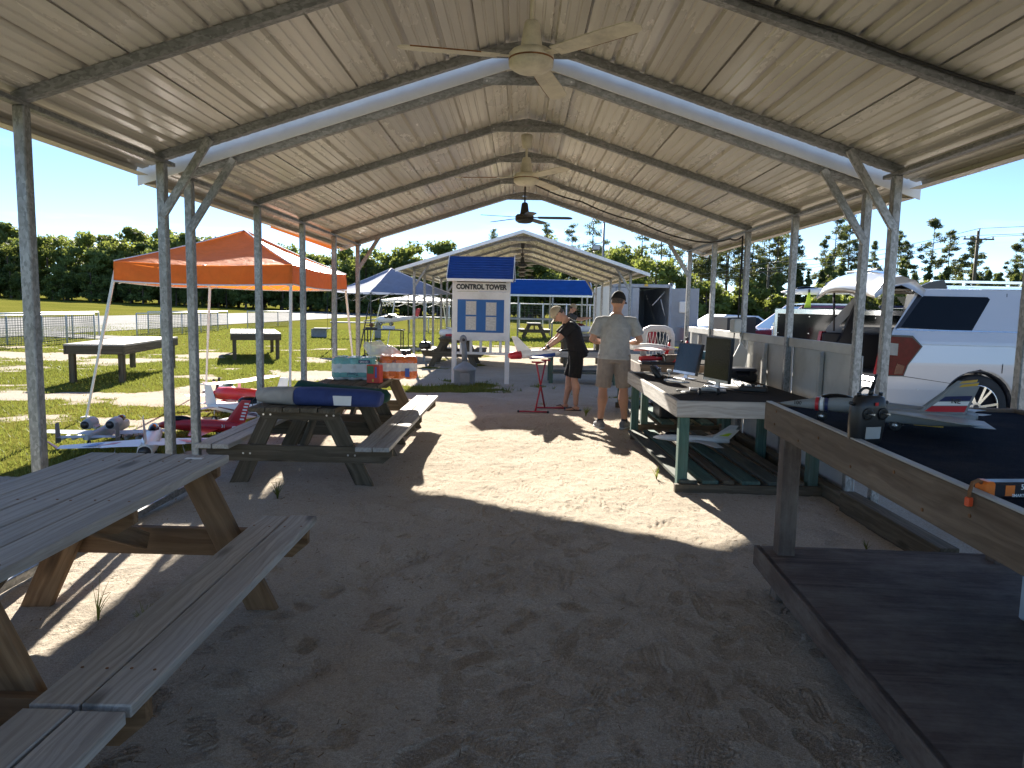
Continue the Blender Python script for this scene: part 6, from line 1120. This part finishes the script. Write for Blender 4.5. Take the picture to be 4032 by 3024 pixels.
# raised hatch
b = MB(); top = [(.62, 1.93), (.35, 2.03), (0, 2.055), (-.4, 2.02), (-.72, 1.93), (-.88, 1.82)]; bot = [(-.84, 1.77), (-.66, 1.83), (-.35, 1.90), (0, 1.94), (.3, 1.90), (.56, 1.84)]
hp = [(.62 - (.62 - x) * .5, z + .05 * min(1, (.62 - x) / .6)) for x, z in top + bot]; K = 8; vs = []; n = len(hp)
for j in range(K + 1):
    q = j / K; y = .12 + (Wd - .24) * q; cr = .06 * math.sin(math.pi * q); sh = .10 * (1 - math.sin(math.pi * q))
    vs += [(x + (sh if x < -.02 else 0), y, z + cr - (.05 - .05 * math.sin(math.pi * q))) for x, z in hp]
ht = MB().add(vs, [(j * n + i, j * n + (i + 1) % n, (j + 1) * n + (i + 1) % n, (j + 1) * n + i) for j in range(K) for i in range(n)] + [tuple(range(n)), tuple(reversed(range(K * n, K * n + n)))], 0, True).build('hatch', G['carwhite'], sv)
MB().prism([(.5, 1.88), (.36, 1.925), (.16, 1.925), (.16, 1.915), (.36, 1.915), (.5, 1.87)], .3, Wd - .3).build('rear_window', G['glass'], ht); MB().box((.04, Wd / 2, 1.90), (.16, 1.3, .03), ry=-.35, bev=.01).build('inner_trim', G['beige'], ht); MB().box((.24, Wd / 2, 2.165), (.08, .9, .02), bev=.008).build('brake_lamp', G['p_black'], ht)
for y in (.2, Wd - .2): MB().cyl((.24, y, 1.3), (.2, y, 1.93), .014, .02, 8).build('gas_strut', G['p_black'], ht)
# generic box car for the ones mostly hidden
def far_car(label, loc, rz, prof, wins, W_, m, wheels, extra=None, name='parked_car'):
    t = thing(name, label, 'car', loc, rz); n = len(prof); P = np.array(prof); vs = []
    zb = 1.0
    for y, k in ((0, 1), (.05, 0), (W_ - .05, 0), (W_, 1)):
        for x, z in prof: ins = .16 * max(0, z - zb); vs.append((x + (.03 if k else 0) * (1 if x < P[:, 0].mean() else -1), y + (ins if y < W_ / 2 else -ins), z - (.02 if k and z > .6 else 0)))
    fs = [tuple(range(n)), tuple(reversed(range(3 * n, 4 * n)))] + [(j * n + i, j * n + (i + 1) % n, (j + 1) * n + (i + 1) % n, (j + 1) * n + i) for j in range(3) for i in range(n)]
    MB().add(vs, fs).build('body', m, t)
    for w_ in wins: MB().add([(x, .16 * max(0, z - zb) - .006, z) for x, z in w_] + [(x, .16 * max(0, z - zb) + .001, z) for x, z in w_], [tuple(range(len(w_))), tuple(reversed(range(len(w_), 2 * len(w_))))]).build('window', G['glass'], t)
    for x in wheels: car_wheel(t, (x, .12, .38), .38, .25, .24, -1, 5); car_wheel(t, (x, W_ - .12, .38), .38, .25, .24, 1, 5); MB().loft([((x + .43 * math.cos(a), -.002, .38 + .43 * math.sin(a)), .05, .012) for a in np.linspace(0, math.pi, 12)], 6, 0, True, True, (1, 0, 0)).build('fender_flare', G['p_black'], t)
    return t
t = far_car('maroon pickup with black front end parked beyond the trailer', (5.0, 17.2, 0), R(-6), [(0, .45), (5.3, .45), (5.4, .95), (5.3, 1.02), (3.4, 1.05), (3.15, 1.70), (2.9, 1.76), (1.75, 1.76), (1.0, 1.16), (.1, 1.10), (-.02, .8)], [[(1.12, 1.16), (1.78, 1.68), (2.3, 1.68), (2.3, 1.12)], [(2.38, 1.12), (2.38, 1.68), (2.95, 1.67), (3.1, 1.1)]], 1.95, G['carred'], (.95, 4.3))
MB().prism([(-.05, .5), (-.05, 1.42), (.62, 1.45), (.62, .5)], -.012, 1.962).build('front_end', G['p_black'], t); MB().add([(1.0, .2, 1.165), (1.74, .25, 1.755), (1.74, 1.7, 1.755), (1.0, 1.75, 1.165)], [(0, 1, 2, 3)]).build('windshield', G['glass'], t); MB().prism([(1.7, 1.765), (3.0, 1.765), (2.9, 1.80), (1.85, 1.80)], .2, 1.75).build('roof_panel', G['carsilver'], t)
far_car('silver car with low roof parked beside the container', (6.3, 26.5, 0), R(12), [(0, .4), (4.5, .4), (4.55, .75), (4.4, .95), (3.5, 1.0), (2.8, 1.42), (1.5, 1.45), (.75, 1.02), (.05, .92)], [[(.9, 1.02), (1.52, 1.38), (2.1, 1.38), (2.1, 1.0)], [(2.18, 1.0), (2.18, 1.38), (2.75, 1.36), (3.3, 1.0)]], 1.8, G['carsilver'], (.9, 3.6))
far_car('white car parked far right behind the white sport utility vehicle', (9.5, 15.2, 0), 0, [(0, .4), (4.7, .4), (4.75, .9), (4.5, 1.1), (3.6, 1.15), (2.9, 1.72), (.5, 1.75), (.1, 1.1)], [[(.5, 1.12), (.6, 1.66), (2.8, 1.66), (3.4, 1.14)]], 1.85, G['carwhite'], (.95, 3.7))
# trailer
tr = thing('cargo_trailer', 'glossy black enclosed cargo trailer parked behind the white vehicle', 'trailer', (4.62, 13.0, 0), R(-20))
b = MB(); 
for k in range(3):
    x0 = .02 + 1.06 * k; MB().box((x0 + .53, .0, 1.02), (1.055, .012, 1.08)).build('side_panel', G['trailblack'], tr)
    for z in (.6, .9, 1.2, 1.5): [MB().lathe([(.009, 0), (.009, -.004)], (x0 + dx, -.006, z), 'Y', 7).build('rivet', G['steel'], tr) for dx in (.02, .53)]
MB().box((1.6, .76, 1.01), (3.18, 1.5, 1.06)).build('box_body', G['trailblack'], tr); MB().box((1.6, -.003, 1.59), (3.24, .03, .09), bev=.004).build('top_trim', G['chrome'], tr); MB().box((1.6, -.003, .46), (3.24, .03, .07), bev=.004).build('bottom_trim', G['chrome'], tr); MB().box((1.6, .75, 1.625), (3.22, 1.52, .025)).build('roof', G['carsilver'], tr)
for y in (-.003, 1.51): MB().box((-.005, y, 1.02), (.05, .05, 1.2), bev=.004).build('corner_trim', G['chrome'], tr)
dr = MB().box((-.02, .755, 1.0), (.025, 1.38, 1.02), bev=.003).build('rear_door', mat('grey_ply_door', (.16, .165, .16), .5, var=.2), tr)
for z in (.75, 1.35): MB().box((-.045, .25, z), (.03, .25, .06), bev=.004).build('hinge', G['chrome'], dr)
MB().box((-.05, .2, 1.05), (.04, .12, .1), bev=.006).build('door_latch', G['chrome'], dr); MB().cyl((-.05, .12, .95), (-.05, .12, 1.3), .014, .014, 8).build('lock_bar', G['chrome'], dr); MB().box((-.042, .5, 1.15), (.01, .16, .2), bev=.002).build('sticker', G['paper'], dr)
for y in (.06, 1.45): MB().box((-.05, y, .6), (.03, .06, .16), bev=.006).build('marker_light', G['taillight'], tr)
car_wheel(tr, (1.7, -.09, .30), .30, .19, .18, -1, 5); MB().prism([(1.25, .40), (1.4, .64), (2.0, .64), (2.15, .40), (2.1, .40), (1.97, .60), (1.43, .60), (1.3, .40)], -.2, 0.0).build('fender', G['darkmetal'], tr); MB().box((3.6, .75, .42), (1.0, .1, .08)).build('tongue', G['darkmetal'], tr); MB().box((1.6, .75, .42), (3.1, 1.2, .08)).build('chassis', G['darkmetal'], tr); MB().cyl((3.9, .75, .0), (3.9, .75, .45), .03, .03, 8).build('jack', G['steel'], tr)
t = thing('model_stand', 'lime green model stand on the trailer roof', 'model stand', (5.15, 12.95, 1.638), R(-20)); 
for x in (0, .78):
    for y in (.1, .36): MB().prism([(x - .06, 0), (x + .06, 0), (x + .055, .14), (x + .03, .30), (x + .0, .30), (x - .02, .14)], y, y + .025).build('upright', G['lime'], t); MB().box((x + .015, y + .0125, .325), (.035, .03, .06)).build('pad', G['p_black'], t)
MB().box((.4, .24, .012), (1.0, .5, .024)).build('base', G['black'], t)
t = plane_thing('white blue and orange model jet lying on the lime stand atop the trailer', (5.50, 13.08, 1.638 + .25), R(160)); b = MB(); fuse(b, [(.75, .05, .01, .01), (.6, .06, .05, .04), (.3, .07, .08, .06), (-.2, .08, .08, .06), (-.5, .08, .05, .05)]); b.build('fuselage', G['p_white'], t); MB().ball((.3, 0, .12), (.2, .045, .04), 10).build('canopy', G['glass'], t); b = MB(); [wing(b, (.1, s_ * .06, .07), (-.25, s_ * .5, .07), .4, .14, .05) for s_ in (-1, 1)]; b.build('wing', G['p_navy'], t); b = MB(); [wing(b, (-.25, s_ * .05, .1), (-.5, s_ * .12, .36), .22, .1, .06, 0, 'z') for s_ in (-1, 1)]; b.build('fin', mat('orange_red_film', (.55, .06, .02), .35), t)
t = plane_thing('flat white and blue model wing lying on the right part of the trailer roof', (6.6, 12.75, 1.64), R(-15)); b = MB(); [wing(b, (.25, s_ * .0, .03), (.1, s_ * .55, .03), .45, .2, .05) for s_ in (-1, 1)]; b.build('wing', G['p_white'], t); MB().box((0, 0, .06), (.5, .07, .05), bev=.02).build('fuselage', G['p_navy'], t)
# ================================================================ people
G['skin'] = mat('skin', (.42, .22, .14), .5, var=.08, vs=7, spec=.35); G['skin2'] = mat('fair_skin', (.46, .26, .18), .5, var=.08, vs=7, spec=.35)
def cloth(n, c, st=.5): return fabric(n, c, .9, 9, st)
G['tee_grey'] = cloth('heather_grey_cotton', (.34, .34, .33)); G['tee_black'] = cloth('black_cotton', (.014, .014, .016)); G['short_tan'] = cloth('taupe_twill', (.25, .21, .18)); G['short_black'] = cloth('black_twill', (.012, .012, .013)); G['cap_tan'] = cloth('tan_cap', (.36, .31, .22), .2); G['cap_black'] = cloth('black_cap', (.015, .015, .016), .2); G['hair'] = mat('brown_grey_hair', (.07, .05, .04), .7, var=.4, vs=60); G['tee_slate'] = cloth('slate_cotton', (.06, .065, .07))
def vv(a, b, f): return Vector(a).lerp(Vector(b), f)
def person(label, base, J, side, skin, shirt, shorts, capm, shoe, vox=.009, flip=False, brim_dir=None, hat_tilt=0):
    """J: joint positions in local metres; side: unit vector to the person's right"""
    t = thing('person', label, 'person', base); s_ = Vector(side); J = {k: Vector(v) for k, v in J.items()}
    up = (J['neck'] - J['pelvis']).normalized(); fwd = up.cross(s_); fwd = Vector(brim_dir or (-fwd)).normalized()
    H = J['head']; hu = (H - J['neck']).normalized(); hf = fwd
    def limb(b, pts, rad, n=10, sd=None): b.loft([(p, r if not isinstance(r, tuple) else r[0], r if not isinstance(r, tuple) else r[1]) for p, r in zip(pts, rad)], n, 0, True, True, sd or s_)
    b = MB()
    P, Cc, N = J['pelvis'], J['chest'], J['neck']
    limb(b, [P - up * .10, P, vv(P, Cc, .45), Cc, vv(Cc, N, .55), N - up * .02], [(.15, .10), (.165, .115), (.145, .10), (.165, .11), (.12, .085), (.07, .07)], 14)
    limb(b, [N - up * .05, N + hu * .02, H - hu * .04], [.062, .056, .06], 10)
    b.ball(H, .001); 
    hb = MB(); hb.ball((0, 0, 0), (.077, .095, .115), 16); hb.ball((0, .035, -.06), (.055, .058, .06), 12); hb.ball((0, .10, -.02), (.014, .022, .022), 8)      # skull, jaw, nose
    for sx in (-1, 1): hb.ball((sx * .078, -.005, -.015), (.014, .025, .034), 8)
    hs = hf.cross(hu).normalized(); ff = hu.cross(hs).normalized(); M3 = Matrix((hs, ff, hu)).transposed()
    b.add([H + M3 @ Vector(v) for v in hb.v], hb.f, 0, True)
    for k in 'LR':
        sg = 1 if k == 'R' else -1; S_, E_, W_ = J['sh' + k], J['el' + k], J['wr' + k]
        limb(b, [vv(Cc, S_, .5) + up * .03, S_, vv(S_, E_, .35), E_, vv(E_, W_, .3), W_], [.06, .058, .052, .041, .044, .027], 10)
        d = (W_ - E_).normalized(); hn = J.get('hand' + k, W_ + d * .09); hd = (hn - W_).normalized(); pal = W_ + hd * .05
        ac = hd.cross(Vector((0, 0, 1))); ac = ac.normalized() if ac.length > .1 else s_; nn = ac.cross(hd).normalized()
        if nn.z > 0: nn = -nn
        limb(b, [W_ - hd * .01, W_ + hd * .03, W_ + hd * .085], [(.024, .02), (.036, .017), (.038, .014)], 10, ac)
        for q, ln in ((-.030, .062), (-.011, .074), (.010, .071), (.029, .056)):
            r0 = W_ + hd * .08 + ac * q; limb(b, [r0, r0 + hd * ln * .5 + nn * .008, r0 + hd * ln * .8 + nn * ln * .45], [.0095, .009, .0075], 8, ac)
        r0 = W_ + hd * .025 - ac * .03 * sg; limb(b, [r0, r0 - ac * .03 * sg + hd * .03 + nn * .01, r0 - ac * .03 * sg + hd * .06 + nn * .022], [.013, .011, .009], 8, ac)
        hp_, kn, an = J['hip' + k], J['kn' + k], J['an' + k]
        td = Vector(J['toe' + k]) - an; td.z = 0; td.normalize()
        back = -td
        limb(b, [hp_ + up * .03, vv(hp_, kn, .4), kn + (hp_ - kn) * .12, kn, vv(kn, an, .3) + back * .022, vv(kn, an, .6) + back * .008, an], [.092, .08, .060, .054, .067, .047, .037], 12)
        b.loft([(an + back * .05 + Vector((0, 0, -.055)), .03, .035), (an + Vector((0, 0, -.045)), .036, .038), (an + td * .09 + Vector((0, 0, -.062)), .042, .022), (an + td * .16 + Vector((0, 0, -.070)), .036, .014)], 10, 0, True, True, td.cross(Vector((0, 0, 1))))
    body = remesh(b.build('body', skin, t), vox, 3)
    # shirt
    b = MB(); limb(b, [P - up * .07, P + up * .02, vv(P, Cc, .45), Cc, vv(Cc, N, .55), N - up * .035], [(.205, .16), (.195, .15), (.182, .135), (.188, .138), (.125, .10), (.072, .076)], 16)
    for k in 'LR':
        S_, E_ = J['sh' + k], J['el' + k]; limb(b, [vv(Cc, S_, .2) + up * .075, vv(Cc, S_, .7) + up * .025, S_ - up * .012, vv(S_, E_, .35), vv(S_, E_, .72)], [.05, .066, .07, .072, .078], 12); b.ball(S_ - up * .015, .07, 12)
    remesh(b.build('shirt', shirt, t), vox * 1.15, 4)
    b = MB(); limb(b, [P + up * .03, P - up * .04, P - up * .11], [(.172, .125), (.178, .132), (.165, .125)], 14)
    for k in 'LR':
        hp_, kn = J['hip' + k], J['kn' + k]; limb(b, [hp_ + up * .06, vv(hp_, kn, .35), vv(hp_, kn, .92)], [.11, .105, .098], 12)
    remesh(b.build('shorts', shorts, t), vox * 1.15, 3)
    # hair, cap
    T3 = lambda v: H + M3 @ Vector(v)
    hb = MB(); hb.ball((0, -.012, .012), (.081, .094, .112), 14); hb.v = [v for v in hb.v]; o = MB().add([T3((x, min(y, .045), max(z, -.055))) for x, y, z in hb.v], hb.f, 0, True).build('hair', G['hair'], t)
    cb = MB(); cb.ball((0, 0, 0), (.091, .110, .118), 16); cap = MB().add([T3((x, y - .004, max(z, 0) + .018)) for x, y, z in cb.v], cb.f, 0, True)
    br = [(-.072, .07), (-.066, .13), (-.035, .168), (0, .178), (.035, .168), (.066, .13), (.072, .07)]
    n = len(br); cap.add([T3((x, y, .030 - .10 * (abs(x) / .075) ** 2 * .2 - .12 * (y - .07))) for x, y in br] + [T3((x, y, .024 - .10 * (abs(x) / .075) ** 2 * .2 - .12 * (y - .07))) for x, y in br], [tuple(range(n)), tuple(reversed(range(n, 2 * n)))] + [(i, i + n, (i + 1) % n + n, (i + 1) % n) for i in range(n)])
    cap = cap.build('cap', capm, t); MB().ball(T3((0, -.004, .137)), .008, 6).build('cap_button', capm, cap)
    for sx in (-1, 1): MB().ball(T3((sx * .032, .088, .005)), (.012, .012, .008), 6).build('eye', G['p_black'], t)
    MB().bar(T3((-.022, .096, -.058)), T3((.022, .096, -.058)), .006, .004).build('mouth', G['carred'], t)
    for k in 'LR':
        an = J['an' + k]; td = Vector(J['toe' + k]) - an; td.z = 0; td.normalize(); sd = td.cross(Vector((0, 0, 1)))
        if flip:
            so = MB(); so.loft([(Vector((an.x, an.y, .012)) + td * q, w_, .011) for q, w_ in ((-.085, .02), (-.07, .034), (0, .037), (.08, .045), (.15, .043), (.185, .02))], 12, 0, True, True, sd); so = so.build('sandal', G['p_black'], t)
            for e in (-1, 1): MB().path([Vector((an.x, an.y, .02)) + td * .02 + sd * e * .036, Vector((an.x, an.y, .055)) + td * .07 + sd * e * .028, Vector((an.x, an.y, .04)) + td * .135], .006, 6).build('strap', G['p_black'], so)
        else:
            g0 = Vector((an.x, an.y, 0)); so = MB(); so.loft([(g0 + td * q + Vector((0, 0, z)), w_, h) for q, z, w_, h in ((-.095, .05, .025, .035), (-.07, .052, .040, .05), (0, .055, .043, .055), (.07, .045, .048, .043), (.14, .035, .046, .032), (.19, .028, .028, .02))], 14, 0, True, True, sd, 2.5); so = so.build('shoe', shoe, t)
            MB().loft([(g0 + td * q + Vector((0, 0, .011)), w_, .011) for q, w_ in ((-.105, .02), (-.08, .043), (0, .045), (.08, .051), (.15, .048), (.2, .022))], 14, 0, True, True, sd).build('sole', G['pvc'], so); MB().loft([(Vector((an.x, an.y, .075)), .046, .046), (Vector((an.x, an.y, .125)), .040, .040)], 12).build('sock', G['p_black'], so)
            for q in (.03, .06, .09): MB().bar(g0 + td * q + sd * .03 + Vector((0, 0, .098 - .2 * (q - .03))), g0 + td * q - sd * .03 + Vector((0, 0, .098 - .2 * (q - .03))), .006, .006).build('lace', G['p_black'], so)
    return t
G['shoe'] = mat('grey_mesh_shoe', (.16, .165, .175), .8, var=.2, vs=40)
tg = person('man seen from behind in grey t-shirt, taupe shorts and black cap at the far bench', (1.21, 9.30, 0), dict(pelvis=(0, 0, .96), chest=(.01, .0, 1.30), neck=(.02, .02, 1.50), head=(.035, .05, 1.635), shL=(-.195, .01, 1.385), shR=(.225, .01, 1.385), elL=(-.285, -.01, 1.13), elR=(.315, .0, 1.13), wrL=(-.12, .22, 1.10), wrR=(.24, .25, 1.10), hipL=(-.095, 0, .90), hipR=(.095, 0, .90), knL=(-.125, .02, .50), knR=(.135, .015, .50), anL=(-.15, -.01, .095), anR=(.155, -.01, .095), toeL=(-.19, .2, 0), toeR=(.26, .17, 0)), (1, 0, 0), G['skin'], G['tee_grey'], G['short_tan'], G['cap_black'], G['shoe'], .0085, brim_dir=(.5, .86, 0)); tg.scale = (1.05, 1.05, 1.02)
tb = person('man in black t-shirt, black shorts and tan cap bending over a model airplane', (.82, 10.95, 0), dict(pelvis=(.05, 0, .90), chest=(-.05, 0, 1.23), neck=(-.16, 0, 1.405), head=(-.275, -.01, 1.475), shL=(-.09, -.19, 1.31), shR=(-.11, .18, 1.31), elL=(-.26, -.21, 1.10), elR=(-.28, .14, 1.10), wrL=(-.44, -.17, .955), wrR=(-.44, .08, .96), handL=(-.53, -.15, .925), handR=(-.53, .06, .925), hipL=(.04, -.09, .86), hipR=(.04, .09, .86), knL=(.0, -.11, .475), knR=(-.07, .10, .475), anL=(.03, -.13, .085), anR=(-.12, .11, .085), toeL=(-.2, -.16, 0), toeR=(-.36, .12, 0)), (0, 1, 0), G['skin2'], G['tee_black'], G['short_black'], G['cap_tan'], G['shoe'], .0085, True, brim_dir=(-.86, -.1, -.5))
MB().loft([((-.40, -.177, .988), .036, .036), ((-.43, -.171, .965), .034, .034)], 12).build('wrist_watch', G['p_black'], tb)
text('lettering', 'FLY', .10, mat('yellow_print', (.45, .36, .05), .8), tb, (.095, -.085, 1.02), (R(80), 0, R(38)), .001)
person('far man in slate t-shirt, tan cap and shorts working under the far shed', (1.38, 20.9, 0), dict(pelvis=(0, 0, .92), chest=(.03, 0, 1.26), neck=(.07, 0, 1.44), head=(.13, 0, 1.58), shL=(.06, .18, 1.38), shR=(.06, -.18, 1.38), elL=(.30, .16, 1.26), elR=(.30, -.2, 1.24), wrL=(.55, .1, 1.30), wrR=(.55, -.14, 1.28), hipL=(0, .09, .87), hipR=(0, -.09, .87), knL=(.02, .1, .48), knR=(-.08, -.1, .48), anL=(0, .11, .095), anR=(-.14, -.11, .095), toeL=(.2, .12, 0), toeR=(.06, -.13, 0)), (0, -1, 0), G['skin2'], G['tee_slate'], G['short_tan'], G['cap_tan'], G['shoe'], .013, brim_dir=(.95, 0, -.2))
